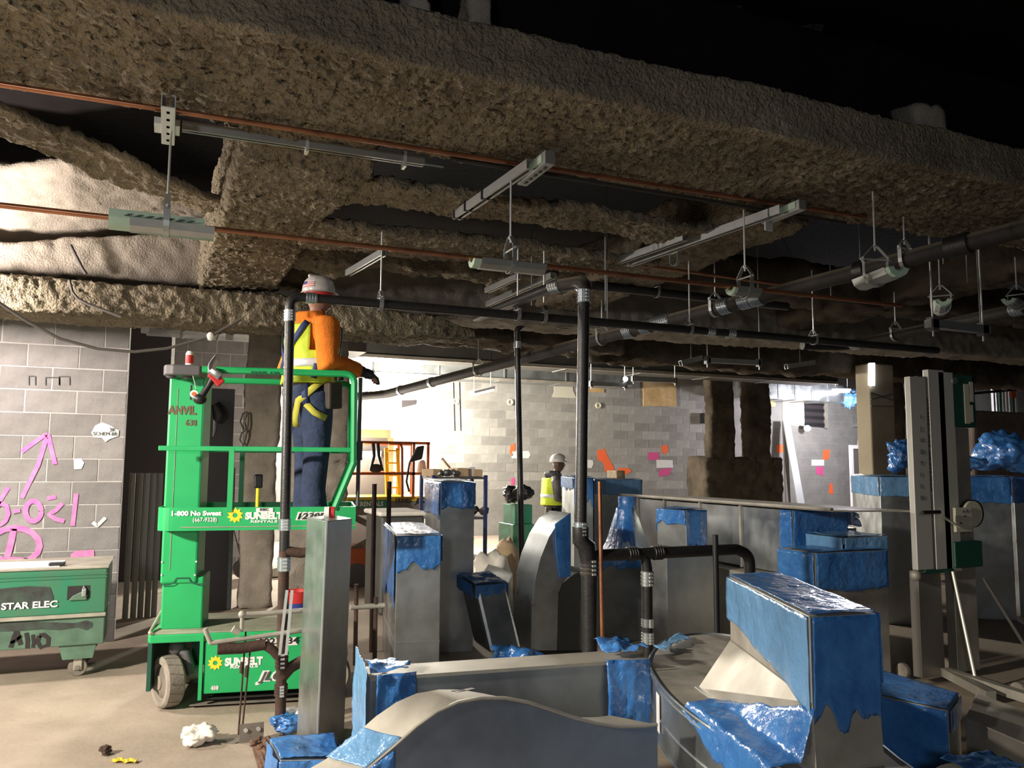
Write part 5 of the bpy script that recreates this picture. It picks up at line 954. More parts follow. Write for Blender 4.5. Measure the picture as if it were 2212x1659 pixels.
# ------------------------------------------------------------------ sheet metal ducts
def film_sheet(corner_fn, nu, nv, m, parent, name='blue_film', amp=0.012, rag=0.05, s=0, nrm=None):
    nu = int(nu * 2); nv = int(nv * 1.6); U = np.arange(nu + 1) / nu
    jag = vnoise(np.stack([U * 5.0, U * 0 + s * 3.1, U * 0 + 0.5], 1), 1.0, s) + 0.4 * vnoise(np.stack([U * 13.0, U * 0 + s * 3.1, U * 0 + 2.5], 1), 1.0, s) + 0.14 * vnoise(np.stack([U * 31.0, U * 0 + s, U * 0 + 2.5], 1), 1.0, s)
    P = []; N = []
    for j in range(nv + 1):
        for i in range(nu + 1):
            p, n = corner_fn(i / nu, (j / nv) * (1 + rag * 4 * jag[i])); P.append(p[:]); N.append(n[:])
    P = np.array(P); N = np.array(N); w = vnoise(P * np.array([1, 1, 0.45]), 11.0, s) + 0.7 * np.abs(vnoise(P * np.array([1, 1, 0.6]), 21.0, s + 1)) + 0.3 * vnoise(P, 47.0, s + 2)
    Q = P + N * (0.006 + amp * (w + 0.4))[:, None]
    return MB().add([tuple(q) for q in Q], [(j * (nu + 1) + i, j * (nu + 1) + i + 1, (j + 1) * (nu + 1) + i + 1, (j + 1) * (nu + 1) + i) for j in range(nv) for i in range(nu)]).build(name, m, parent, solid=0.002, smooth=True, sharp=180)
def film_cap(top, drops, parent, m='film', s=0, amp=0.012, rag=0.06, n=14, top_sheet=True, only=None):
    C = sum(top, V(0, 0, 0)) / len(top)
    if top_sheet:
        def ts(u, v):
            a = top[0].lerp(top[1], u); b = top[3].lerp(top[2], u); return a.lerp(b, v), V(0, 0, 1)
        film_sheet(ts, n, n, m, parent, 'film_top', amp, 0.0, s)
    for k in range(4):
        if drops[k] <= 0: continue
        a, b = top[k], top[(k + 1) % 4]; e = (b - a).normalized(); nn = V(e.y, -e.x, 0)
        if nn.dot(a - C) < 0: nn = -nn
        film_sheet(lambda u, v, a=a, b=b, nn=nn, d=drops[k]: (a.lerp(b, u) - V(0, 0, d * v), nn), n, 10, m, parent, 'film_skirt', amp, rag, s + 3 * k + 1)
def box_from(top, z0, name, m, t, bevel=0.004, shift=V(0, 0, 0)):
    bot = [V(p.x + shift.x, p.y + shift.y, z0) for p in top]; return MB().hexa([*bot, *top]).build(name, m, t, bevel=bevel)
def seams(top, z0, t, m, zs, th=0.006):
    for z in zs:
        C = sum(top, V(0, 0, 0)) / 4; q = [C + (p - C) * 1.006 for p in top]
        MB().hexa([V(p.x, p.y, z - th) for p in q] + [V(p.x, p.y, z + th) for p in q]).build('seam', m, t)
def plan3(pxL, pxC, pxR, ytop, Y, phi):
    C = aY(pxC, ytop, Y); ph = math.radians(phi); dr = V(math.cos(ph), math.sin(ph), 0); dl = V(-math.sin(ph), math.cos(ph), 0)
    R = on_line(C, C + dr * 6, pxR); L = on_line(C, C + dl * 1.2, pxL) if pxL else C + dl * 0.4
    return [C, R, R + (L - C), L]
def duct(label, top, z0, m='galv', film=None, drops=(0.2, 0.2, 0.2, 0.2), s=0, seam=(), name='duct_section', shift=V(0, 0, 0), amp=0.012, rag=0.06, cat='duct'):
    t = thing(name, label, cat, (top[0].x + shift.x, top[0].y + shift.y, z0)); box_from(top, z0, 'body', m, t, shift=shift)
    seams(top, z0, t, m, seam)
    if film: film_cap(top, drops, t, film, s, amp, rag)
    return t
# tall bare duct in front of the lift
tb_ = [aZ(683, 1648, 0), aZ(742, 1612, 0), None, aZ(640, 1602, 0)]; tb_[2] = tb_[1] + tb_[3] - tb_[0]
ct_ = aY(706, 1126, tb_[0].y); tt_ = [ct_ + (p - tb_[0]) * 0.98 for p in tb_]
td = thing('duct_section', 'tall bare galvanised duct standing in front of the green lift', 'duct', tb_[0]); MB().hexa(tb_ + tt_).build('body', 'galv', td, bevel=0.004)
for k in (0.28, 0.52, 0.74, 0.9):
    q = [a.lerp(b, k) for a, b in zip(tb_, tt_)]; C = sum(q, V(0, 0, 0)) / 4; q = [C + (p - C) * 1.004 for p in q]; MB().hexa([p - V(0, 0, 0.003) for p in q] + [p + V(0, 0, 0.003) for p in q]).build('cross_break', 'galv', td)
MB().bar(tb_[0].lerp(tt_[0], 0.0), tt_[0], 0.008, 0.008).build('corner_lock', 'white_metal', td)
c = tt_[0].lerp(tt_[2], 0.5); tr_ = thing('tape_roll', 'red and white tape rolls on top of the tall bare duct', 'tape', c)
for k, m in ((0, 'white'), (1, 'red')): MB().lathe([(0.018, 0), (0.032, 0), (0.032, 0.028), (0.018, 0.028)], c + V(-0.03 + 0.03 * k, 0, 0.033), (1, -0.3, 0), 18).build('roll', m, tr_, smooth=True)
duct('galvanised duct with ragged blue film top, left of the tallest wrapped duct', plan3(806, 857, 953, 1158, 5.9, -10), 0, 'galv', 'film', (0.22, 0.2, 0.2, 0.5), 41, (0.3,), rag=0.12)
duct('tallest galvanised duct with a blue film cap in the middle group', plan3(920, 952, 1025, 1042, 6.75, -10), 0, 'galv', 'film', (0.22, 0.2, 0.2, 0.3), 45, (0.95, 0.55), rag=0.07)
# curved elbow beside the thick riser
def cutout(label, pts, Y, dep, m, name='duct_elbow', ins=None):
    P = [aY(x, y, Y) for x, y in pts]; zmin = min(p.z for p in P); t = thing(name, label, 'duct', (P[0].x, P[0].y + dep / 2, max(0, zmin)))
    for p in P: p.z = max(p.z, 0.002)
    MB().prism(P, (0, dep, 0)).build('body', m, t, smooth=True, sharp=25); return t
te = cutout('curved galvanised duct elbow with blue tape behind the thick riser', [(1150, 1405), (1151, 1310), (1157, 1250), (1168, 1205), (1186, 1160), (1208, 1125), (1232, 1108), (1232, 1240), (1216, 1258), (1206, 1282), (1203, 1405)], 6.2, 0.4, 'galv')
P = [aY(x, y, 6.19) for x, y in ((1198, 1132), (1232, 1108), (1232, 1245), (1208, 1248), (1200, 1190))]; MB().prism(P, (0, -0.01, 0)).build('blue_tape', 'film', te)
P = [aY(x, y, 6.3) for x, y in ((1204, 1405), (1206, 1290), (1218, 1258), (1240, 1240), (1272, 1232), (1272, 1405))]
for p in P: p.z = max(p.z, 0.002)
MB().prism(P, (0, 0.35, 0)).build('throat', 'duct_dark', te, smooth=True, sharp=25)
duct('wrapped duct with pinkish face behind the curved elbow', plan3(1186, 1240, 1281, 1032, 8.3, -20), 0, 'galv_dull', 'film', (0.35, 0.3, 0.2, 0.14), 49, (), rag=0.2)
duct('pale wrapped duct to the right of the thick riser top', plan3(None, 1284, 1385, 1036, 8.8, -8), 0, 'galv', 'film_pale', (0.18, 0.2, 0.2, 0.2), 53, (0.9,))
tp = thing('timber_block', 'short timber end resting by the pale wrapped duct', 'timber', aY(1362, 1056, 8.6)); q = aY(1360, 1058, 8.55); q.z = aY(1362, 1036, 8.8).z + 0.012
MB().bx(q.x, q.x + 0.12, q.y + 0.3, q.y + 0.55, q.z, q.z + 0.1).build('block', 'wood', tp, bevel=0.01); MB().cyl((q.x + 0.06, q.y + 0.295, q.z + 0.05), (q.x + 0.06, q.y + 0.3, q.z + 0.05), 0.02, n=10).build('knot', 'card', tp)
# square-to-round transition on a low duct
base = duct('low galvanised duct carrying the square-to-round transition behind the manifold', plan3(None, 1292, 1432, 1200, 6.6, -8), 0, 'galv_dull', 'film', (0.12, 0, 0, 0), 57, (0.35,), rag=0.25)
def transition(label, cpx, ytop, ybase, rtop, half, Y, m='galv', film='film'):
    c0 = aY(cpx, ybase, Y); c1 = aY(cpx, ytop, Y); t = thing('duct_transition', label, 'duct', (c0.x, Y, c0.z)); n = 24; vs = []; rows = 8
    for j in range(rows + 1):
        v = j / rows; z = c0.z + (c1.z - c0.z) * v; k = v ** 0.75
        for i in range(n):
            a = 2 * PI * i / n; ca, sa = math.cos(a), math.sin(a); sq = half / max(abs(ca), abs(sa)); r = sq * (1 - k) + rtop * k; vs.append(V(c0.x + r * ca, Y + r * sa, z))
    fs = [(j * n + i, j * n + (i + 1) % n, (j + 1) * n + (i + 1) % n, (j + 1) * n + i) for j in range(rows) for i in range(n)]
    MB().add(vs, fs + [tuple(range(n))[::-1]]).build('cone', m, t, smooth=True, sharp=30)
    MB().lathe([(rtop, -0.02), (rtop * 1.02, 0.0), (rtop * 1.02, 0.1), (rtop * 0.9, 0.1)], c1, n=24).build('collar', 'film', t, smooth=True); MB().lathe([(rtop * 1.04, 0.05), (rtop * 1.04, 0.105), (0.01, 0.11), (0, 0.11)], c1, n=24).build('film_cover', 'film', t, smooth=True)
    def fn(u, v):
        a = PI * (0.75 + 0.75 * u); z = c1.z - (c1.z - c0.z) * v * 0.95; k = ((z - c0.z) / (c1.z - c0.z)) ** 0.75 if z > c0.z else 0; ca, sa = math.cos(a), math.sin(a); r = half / max(abs(ca), abs(sa)) * (1 - k) + rtop * k; return V(c0.x + r * ca, Y + r * sa, z), V(ca, sa, 0.2)
    film_sheet(fn, 16, 10, 'film', t, 'blue_film', 0.012, 0.25, 61); return t
transition('square-to-round duct transition with blue film collar behind the manifold', 1355, 1096, 1197, 0.085, 0.185, 6.82)
duct('small dark blue wrapped duct boot right of the transition', plan3(None, 1482, 1524, 1103, 5.9, 5), aY(1482, 1190, 5.8).z + 0.003, 'galv_dull', 'film', (0.3, 0.3, 0.2, 0.12), 63, (), rag=0.1)
# low body under the boot and long run to the right
duct('plain low duct block under the small dark blue boot', plan3(None, 1440, 1545, 1192, 5.8, 0), 0, 'galv_dull', None, seam=(0.4,))
top_ = [V(4.72, 5.25, 1.24), V(5.3, 5.25, 1.24), V(5.3, 8.0, 1.24), V(4.72, 8.0, 1.24)]
ld_ = duct('long galvanised duct running back on the right with a blue wrapped near end', top_, 0.72, 'galv', None)
for y in (5.9, 6.5, 7.1, 7.6): MB().bx(4.708, 5.31, y - 0.012, y + 0.012, 0.71, 1.25).build('seam', 'galv_tan', ld_)
film_sheet(lambda u, v: (V(4.72 + 0.58 * u, 5.25, 1.24 - 0.5 * v), V(0, -1, 0)), 14, 12, 'film', ld_, 'film_end', 0.01, 0.02, 71); film_sheet(lambda u, v: (V(4.72, 5.25 + 0.14 * u, 1.24 - 0.5 * v), V(-1, 0, 0)), 8, 12, 'film', ld_, 'film_skirt', 0.01, 0.08, 72)
duct('dusty tan duct block under the long galvanised duct', [V(4.55, 5.15, 0.70), V(5.35, 5.15, 0.70), V(5.35, 7.7, 0.70), V(4.55, 7.7, 0.70)], 0, 'galv_tan', None, seam=(0.35,))
sh_ = thing('sheet_metal', 'flat sheet metal blank laid over the long duct on the right', 'sheet metal', (5.0, 5.2, 1.245)); MB().prism([V(4.68, 7.9, 1.256), V(4.66, 4.75, 1.256), V(5.25, 4.55, 1.256), V(5.28, 7.9, 1.256)], (0, 0, 0.012)).build('sheet', 'galv_tan', sh_); MB().bar(V(4.67, 7.9, 1.276), V(4.65, 4.75, 1.276), 0.03, 0.02).build('folded_edge', 'galv_tan', sh_)
duct('dark blue wrapped duct block at right, below the long duct', plan3(None, 1760, 1915, 1195, 4.7, -2), 0, 'galv_tan', 'film', (0.28, 0.3, 0.2, 0.5), 77, (), rag=0.05)
duct('pale blue wrapped box on the dark blue duct block', plan3(None, 1822, 1915, 1162, 4.78, -2), aY(1760, 1193, 4.7).z + 0.035, 'galv', 'film_pale', (0.1, 0.1, 0.1, 0.1), 81, ())
duct('shiny low duct with black open end between the long duct and the tall stack', plan3(None, 1782, 1850, 1142, 5.6, -4), 0, 'galv', None, seam=(0.6,))
sp = aY(1785, 1088, 5.6); o = crumple('wrapped_fitting', 'small shiny blue wrapped fitting on the sheet metal at right', 'duct fitting', V(5.56, 5.55, aY(1760, 1142, 5.6).z + 0.01), 0.13, 'film', 31, 0.6)
duct('tall shiny duct with pale blue top band left of the material lift', plan3(1840, 1900, 1992, 1030, 6.3, -32), 0, 'galv', 'film_pale', (0.2, 0.2, 0.2, 0.2), 85, (0.75,), rag=0.02)
duct('tall dark blue topped duct right of the material lift', plan3(2062, 2082, 2180, 1030, 6.2, -38), 0, 'galv', 'film', (0.28, 0.2, 0.2, 0.28), 89, (0.8,), rag=0.03)
duct('tall dark blue topped duct at the right picture edge', plan3(2180, 2188, 2300, 1032, 6.1, -38), 0, 'galv', 'film', (0.28, 0.2, 0.2, 0.28), 93, (0.8,), rag=0.03)
crumple('plastic_bundle', 'blue plastic bundle left of the material lift mast', 'plastic', V(*aY(1978, 1025, 6.5)) + V(0, 0.2, 0.01), 0.12, 'film', 33, 1.3)
crumple('plastic_bundle', 'large blue plastic bundle at the right edge in front of the brown tarp', 'plastic', aY(2215, 1028, 6.5) + V(0.15, 0.3, 0.01), 0.27, 'film', 35, 0.9)
crumple('plastic_bundle', 'low blue plastic heap just right of the material lift mast', 'plastic', aY(2125, 1028, 6.5) + V(0.0, 0.25, 0.01), 0.2, 'film', 37, 0.45)
a, b = aY(2118, 885, 8.2), aY(2260, 885, 8.2); o = MB().hexa([V(a.x - 0.25, 8.2, 0), V(b.x, 8.2, 0), V(b.x, 9.2, 0), V(a.x - 0.2, 9.2, 0), V(a.x, 8.3, a.z), V(b.x, 8.3, a.z), V(b.x, 9.0, a.z), V(a.x, 9.0, a.z)]).build('tarp_covered_load', 'brown_tarp', bevel=0.04); tag(o, 'tall load under a dark brown tarp at the far right', 'tarp load')
# leaning round-cornered duct and low ones behind the tall ducts
ax_ = aZ(1090, 1420, 0.0)
lt = thing('duct_section', 'leaning square duct with blue film mouth between the tallest duct and the slim riser', 'duct', ax_)
q0 = aY(1095, 1410, 6.2); q1 = aY(1060, 1262, 6.3); s_d = V(1, 0.1, 0).normalized() * 0.145; dpt = V(-0.05, 0.28, 0.05)
bot = [q0 - s_d, q0 + s_d, q0 + s_d + dpt, q0 - s_d + dpt]; top = [q1 - s_d, q1 + s_d, q1 + s_d + dpt, q1 - s_d + dpt]
for p in bot: p.z = max(p.z, 0.01)
MB().hexa(bot + top).build('body', 'galv', lt, bevel=0.03); film_cap(top, (0.1, 0.12, 0.1, 0.1), lt, 'film', 97, 0.02, 0.15, 10)
crumple('plastic_heap', 'blue plastic heap below the leaning square duct', 'plastic', aZ(1118, 1452, 0), 0.17, 'film', 39, 0.5)
duct('long low galvanised duct lying behind the slim riser', [aZ(1028, 1262, 0.45), aZ(1090, 1278, 0.45), aZ(1108, 1238, 0.45), aZ(1055, 1218, 0.45)], 0.0, 'galv_dull', None, seam=(0.2,))
# ------------------------------------------------------------------ foreground ducts
fz = 0.74
p0, p1 = aZ(800, 1470, fz), aZ(1398, 1428, fz); dd = (p1 - p0).normalized(); nn = V(-dd.y, dd.x, 0)
st = duct('long straight galvanised duct lying across the foreground behind the curved fitting', [p0, p1, p1 + nn * 0.20, p0 + nn * 0.20], 0.0, 'galv_dull', None, seam=())
MB().bar(p0 + V(0, 0, 0.006), p1 + V(0, 0, 0.006), 0.02, 0.014).build('folded_edge', 'galv_tan', st); MB().prism([p0 + V(0, 0, 0.003), p1 + V(0, 0, 0.003), p1 + nn * 0.2 + V(0, 0, 0.003), p0 + nn * 0.2 + V(0, 0, 0.003)], (0, 0, 0.004)).build('dusty_top', 'galv_tan', st)
film_sheet(lambda u, v: (p0 + nn * (0.40 - 0.44 * u) + dd * (-0.006) + V(0, 0, -0.5 * v + 0.05), -dd), 14, 12, 'film_pale', st, 'film_end', 0.02, 0.05, 101); film_sheet(lambda u, v: (p0 + dd * (0.02 + 0.16 * u) + V(0, 0, 0.03 - 0.45 * v), -nn), 10, 12, 'film', st, 'film_skirt', 0.04, 0.16, 103); film_sheet(lambda u, v: (p0 + dd * 0.15 * v + nn * 0.2 * u + V(0, 0, 0.016), V(0, 0, 1)), 10, 8, 'film', st, 'film_end_top', 0.03, 0.2, 104)
film_sheet(lambda u, v: (p1 - dd * 0.17 * u + nn * (0.2 - 0.2 * v) + V(0, 0, 0.02), V(0, 0, 1)), 10, 8, 'film', st, 'film_end_top', 0.05, 0.2, 105); film_sheet(lambda u, v: (p1 - dd * 0.2 * u + V(0, 0, 0.02 - 0.32 * v), -nn), 10, 10, 'film', st, 'film_skirt', 0.05, 0.25, 107)
# ogee fitting: flat cheek with an S-curved top strip
YO = 2.62
cur = [(735, 1700), (790, 1668), (850, 1617), (900, 1572), (945, 1540), (990, 1520), (1040, 1511), (1090, 1511), (1140, 1520), (1190, 1536), (1240, 1553), (1290, 1566), (1340, 1573), (1390, 1572), (1420, 1568)]
top_c = [aY(x, y, YO + 0.0003 * (1090 - x)) for x, y in cur]
og = thing('duct_offset_fitting', 'large S-curved duct offset fitting with blue-grey cheek in the foreground', 'duct', (top_c[7].x, top_c[7].y, 0))
poly = top_c + [V(top_c[-1].x, top_c[-1].y, 0.0), V(top_c[0].x, top_c[0].y, 0.0)]
th_ = V(-0.10, 0.155, 0)
MB().prism(poly, th_).build('cheek', 'galv_blue_reflect', og, smooth=True, sharp=25)
mb = MB(); n = len(top_c)
mb.add([p + V(0, 0, 0.004) for p in top_c] + [p + th_ + V(0, 0, 0.004) for p in top_c], [(i, i + 1, n + i + 1, n + i) for i in range(n - 1)]); mb.build('curved_strip', 'galv_tan', og, smooth=True)
MB().tube([p + V(0, 0, 0.005) for p in top_c], 0.006, 6).build('lock_seam', 'galv_tan', og, smooth=True)
film_sheet(lambda u, v: (top_c[1].lerp(top_c[2], u * 1.3).lerp(top_c[1].lerp(top_c[2], u * 1.3) + th_, v), V(0, 0, 1)), 10, 6, 'film_pale', og, 'film_patch', 0.012, 0.05, 111); film_sheet(lambda u, v: (top_c[0].lerp(top_c[2], u) - V(0, 0, 0.25 * v), V(0, -1, 0)), 12, 8, 'film', og, 'film_skirt', 0.015, 0.2, 113)
MB().prism([aY(x, y, YO) + V(0, 0.05, 0.018) for x, y in ((985, 1514), (1032, 1507), (1040, 1509), (994, 1517))], (0, 0.0, 0.002)).build('paper_label', 'paper', og)
# small wrapped box at the bottom
sb = duct('small duct boot wrapped in dark blue film on the floor at bottom centre', [aZ(605, 1642, 0.2), aZ(735, 1640, 0.2), aZ(722, 1592, 0.2), aZ(582, 1600, 0.2)], 0.0, 'galv', 'film', (0.17, 0.17, 0.17, 0.17), 117, (), amp=0.02)
# round plenum with square take-off, right foreground
zt_ = 0.70; zb_ = 0.46
rim = [(1.60, 0.9), (1.68, 1.5), (1.72, 1.93), (1.74, 2.24), (1.77, 2.46), (1.84, 2.74), (1.95, 3.02), (2.08, 3.28), (2.27, 3.51), (2.45, 3.66), (2.66, 3.72), (2.80, 3.62), (2.84, 3.38), (2.72, 2.95), (2.45, 2.5), (2.12, 1.98), (1.98, 1.5), (1.92, 0.9)]
def smooth_loop(P, it=2):
    P = [Vector((p[0], p[1], 0)) for p in P]
    for _ in range(it): P = [q for k in range(len(P)) for q in (P[k].lerp(P[(k + 1) % len(P)], 0.25), P[k].lerp(P[(k + 1) % len(P)], 0.75))]
    return P
rim = smooth_loop(rim); cen = sum(rim, V(0, 0, 0)) / len(rim)
pl_ = thing('duct_plenum', 'flat oval galvanised plenum with a square take-off in the right foreground', 'duct', (cen.x, cen.y, 0.0))
MB().prism([p + V(0, 0, zb_) for p in rim], (0, 0, zt_ - zb_)).build('drum', 'galv', pl_, smooth=True, sharp=40)
MB().prism([cen + (p - cen) * 0.975 + V(0, 0, zt_ + 0.001) for p in rim], (0, 0, 0.003)).build('dusty_top', 'galv_tan', pl_)
for z in (zt_ + 0.004, zt_ - 0.02, zb_ + 0.1, zb_): MB().tube([cen + (p - cen) * 1.002 + V(0, 0, z) for p in rim], 0.006, 6, closed=True).build('rolled_seam', 'galv', pl_, smooth=True)
MB().prism([cen + (p - cen) * 0.6 for p in rim[::3]], (0, 0, zb_)).build('support_body', 'duct_dark', pl_)
ka = min(range(len(rim)), key=lambda k: (rim[k] - V(1.90, 2.9, 0)).length); a_, b_ = rim[ka], rim[ka + 1]; e_ = (b_ - a_).normalized(); n_ = V(-e_.y, e_.x, 0)
if n_.dot(a_ - cen) < 0: n_ = -n_
MB().prism([a_ + n_ * 0.006 + V(0, 0, zt_ - 0.04), a_ + n_ * 0.006 + e_ * 0.06 + V(0, 0, zt_ - 0.04), a_ + n_ * 0.006 + e_ * 0.06 + V(0, 0, zt_ - 0.19), a_ + n_ * 0.006 + V(0, 0, zt_ - 0.19)], n_ * 0.003).build('paper_label', 'paper', pl_)
tk = [aZ(1750, 1332, 1.15), aZ(1893, 1325, 1.15), None, aZ(1575, 1246, 1.15)]; tk[2] = tk[1] + tk[3] - tk[0]
tkt = box_from(tk, zt_ + 0.2, 'takeoff', 'galv_tan', pl_)
ft = aZ(1508, 1484, zt_ + 0.004); flare = [V(tk[0].x - 0.01, tk[0].y - 0.02, zt_), V(tk[1].x + 0.0, tk[1].y - 0.01, zt_), V(tk[2].x, tk[2].y + 0.03, zt_), V(ft.x, ft.y, zt_)]
mid = [V(p.x, p.y, zt_ + 0.2) for p in tk]
MB().grid(lambda u, v: (lambda a, b, w: a.lerp(b, w))(flare[3].lerp(flare[0], u), mid[3].lerp(mid[0], u), v) + (V(0.05, -0.02, 0) * (math.sin(PI * v) * 0.5 * (1 - u))), 10, 8).build('boot_flare', 'galv_tan', tkt, smooth=True, solid=0.003)
MB().hexa([*flare, *mid]).build('boot', 'galv_tan', pl_)
MB().bar(flare[3] + V(0, 0, 0.004), flare[0] + V(0, 0, 0.004), 0.03, 0.006).build('boot_flange', 'white_metal', pl_)
MB().bar(mid[0], tk[0] + V(0, 0, 0), 0.01, 0.01).build('corner_lock', 'strut', tkt)
film_cap(tk, (0.30, 0.2, 0.2, 0.0), pl_, 'film', 121, 0.008, 0.10, 18)
for ch in list(pl_.children):
    if ch.name.startswith('film_skirt'): pass
film_sheet(lambda u, v: (tk[3].lerp(tk[0], u) - V(0, 0, (0.15 + 0.13 * u) * v), (lambda e: V(e.y, -e.x, 0))((tk[0] - tk[3]).normalized()) * 1.0), 18, 12, 'film_pale', pl_, 'film_face_lit', 0.009, 0.05, 131)  # paler film colour carries the light falling on this left face
def scrap(u, v):
    k = 0.3 + 0.7 * u; b0 = flare[3].lerp(flare[0], k); out = V(-0.93, 0.36, 0)
    hi = b0 + V(0, 0, 0.015 + 0.16 * u) + V(0.01, 0, 0); lo = b0 + out * 0.03 + V(0, 0, 0.02); ed = b0 + out * 0.13 + V(0, 0, 0.012); dn = b0 + out * 0.155 - V(0, 0, 0.16 * u + 0.02)
    q = [hi, lo, ed, dn]; v = min(max(v, 0), 0.999) * 3; i = int(v); return q[i].lerp(q[i + 1], v - i), (out * 0.6 + V(0, 0, 0.8))
film_sheet(scrap, 16, 14, 'film', pl_, 'film_scrap', 0.022, 0.12, 133)
film_sheet(lambda u, v: (V(2.2 + 0.3 * u, 3.42 + 0.22 * u - 0.1 * v, zt_ + 0.012), V(0, 0, 1)), 12, 5, 'film_pale', pl_, 'film_scrap', 0.03, 0.3, 135)
duct('low tan-topped duct to the right of the round plenum', [aZ(1885, 1500, 0.55), aZ(2048, 1536, 0.55), aZ(2072, 1502, 0.55), aZ(1895, 1448, 0.55)], 0, 'galv_tan', 'film', (0.4, 0.1, 0, 0), 141, (), amp=0.006)
duct('low flanged duct in the lower right corner', [aZ(2085, 1550, 0.5), aZ(2260, 1625, 0.5), aZ(2300, 1570, 0.5), aZ(2110, 1495, 0.5)], 0, 'galv_tan', None, seam=(0.4,))
c = aZ(2150, 1690, 0.46); rd = thing('duct_round', 'round duct end with crumpled blue film in the bottom right corner', 'duct', (c.x, c.y, 0)); MB().lathe([(0.20, 0), (0.2, 0.46), (0.0, 0.46)], V(c.x, c.y, 0), n=36).build('barrel', 'galv_tan', rd, smooth=True)
film_sheet(lambda u, v: (c + V(-0.06 + 0.26 * u, 0.18 - 0.2 * v, 0.012), V(0, 0, 1)), 12, 10, 'film', rd, 'film_cover', 0.03, 0.15, 145)
# ------------------------------------------------------------------ far scissor lift, ladder, shelving
YS = 10.6
def sp_(x, y, Y=YS): return aY(x, y, Y)
sl = thing('scissor_lift', 'orange-railed scissor lift parked in front of the glaring lamp', 'lift', (sp_(830, 1200).x, YS + 0.4, 0))
xa, xb = sp_(742, 1100).x, sp_(926, 1100).x; zd = sp_(830, 1078).z
MB().bx(xa, xb, YS, YS + 0.8, zd - 0.03, zd + 0.03).build('platform', 'yellow_lad', sl); MB().bx(xa + 0.05, xb, YS - 0.01, YS + 0.8, sp_(830, 1112).z, zd - 0.03).build('platform_skirt', 'hub', sl)
MB().bx(xa + 0.05, sp_(835, 1100).x, YS - 0.018, YS - 0.01, sp_(800, 1097).z, sp_(800, 1080).z).build('name_plate', 'boxgreen', sl)
lettering('SUNBELT RENTALS', 0.085, V(xa - 0.12, YS - 0.022, sp_(800, 1093).z), (1, 0, 0), (0, 0, 1), 'white', sl, width=sp_(830, 1093).x - xa + 0.1, bold=0.002)
lettering('1930ES', 0.085, V(sp_(852, 1090).x, YS - 0.014, sp_(852, 1086).z), (1, 0, 0), (0, 0, 1), 'black', sl, width=sp_(886, 1090).x - sp_(852, 1090).x, bold=0.002); lettering('JLG', 0.1, V(sp_(897, 1090).x, YS - 0.014, sp_(897, 1087).z), (1, 0, 0), (0, 0, 1), 'black', sl, width=sp_(919, 1090).x - sp_(897, 1090).x, bold=0.003, shear=0.3)
zr1, zr2 = sp_(830, 956).z, sp_(830, 1023).z
for yy in (YS, YS + 0.78):
    for z in (zr1, zr2): MB().bar(V(xa, yy, z), V(xb, yy, z), 0.035, 0.035).build('guard_rail', 'orange_lift', sl)
    for px in (743, 893, 924): MB().bar(V(sp_(px, 1000).x, yy, zd), V(sp_(px, 1000).x, yy, zr1), 0.035, 0.035).build('rail_post', 'orange_lift', sl)
MB().tube(fillet([sp_(840, 957), sp_(868, 958), sp_(869, 1075)], 0.08), 0.02, 8).build('gate_loop', 'orange_lift', sl)
for x0, x1 in ((xa + 0.1, xb - 0.1), (xb - 0.1, xa + 0.1)): MB().bar(V(x0, YS + 0.1, 0.45), V(x1, YS + 0.1, sp_(830, 1112).z), 0.05, 0.08).build('scissor_arm', 'hub', sl)
MB().bx(xa + 0.05, xb - 0.05, YS + 0.02, YS + 0.76, 0.18, 0.5).build('chassis', 'orange_lift', sl, bevel=0.02)
for x in (xa + 0.2, xb - 0.2):
    for y in (YS + 0.06, YS + 0.72): MB().lathe([(0.04, -0.05), (0.15, -0.05), (0.16, 0), (0.15, 0.05), (0.04, 0.05)], V(x, y, 0.16), (0, 1, 0), 20).build('wheel', 'charcoal', sl, smooth=True)
ld2 = thing('stepladder', 'yellow fibreglass stepladder on the orange-railed lift', 'ladder', sp_(848, 1073, YS + 0.45)); zl = zd + 0.035
for px in (837, 863): MB().bar(V(sp_(px, 1060, YS + 0.45).x, YS + 0.45, zl), V(sp_(px - (1 if px < 850 else 3), 968, YS + 0.45).x, YS + 0.5, sp_(px, 968, YS + 0.45).z), 0.05, 0.03).build('ladder_rail', 'yellow_lad', ld2)
for k in range(4): z = zl + 0.1 + k * 0.17; MB().bar(V(sp_(837, 1060, YS + 0.45).x, YS + 0.46 + 0.01 * k, z), V(sp_(863, 1060, YS + 0.45).x, YS + 0.46 + 0.01 * k, z), 0.05, 0.02).build('rung', 'yellow_lad', ld2)
hn = thing('safety_harness', 'black harness straps hanging from the orange rail', 'harness', sp_(812, 1010, YS - 0.05)); MB().tube([sp_(806, 958, YS - 0.03), sp_(808, 985, YS - 0.03), sp_(800, 1015, YS - 0.03), sp_(826, 1015, YS - 0.03), sp_(818, 985, YS - 0.03), sp_(816, 958, YS - 0.03)], 0.025, 8).build('straps', 'black', hn, smooth=True); MB().sph(sp_(812, 1012, YS - 0.03), (0.09, 0.03, 0.06)).build('pad', 'leather', hn, smooth=True)
bp2 = thing('backpack', 'black bag hanging on the right end of the orange-railed lift', 'bag', sp_(905, 1000, YS - 0.05)); MB().hexa([sp_(882, 1000, YS - 0.12), sp_(912, 992, YS - 0.12), sp_(912, 992, YS - 0.04), sp_(882, 1000, YS - 0.04), sp_(900, 965, YS - 0.12), sp_(917, 962, YS - 0.12), sp_(917, 962, YS - 0.04), sp_(900, 965, YS - 0.04)]).build('bag_body', 'black', bp2, bevel=0.02); MB().tube([sp_(885, 998, YS - 0.08), sp_(878, 1040, YS - 0.08), sp_(884, 1062, YS - 0.08)], 0.014, 6).build('strap', 'black', bp2)
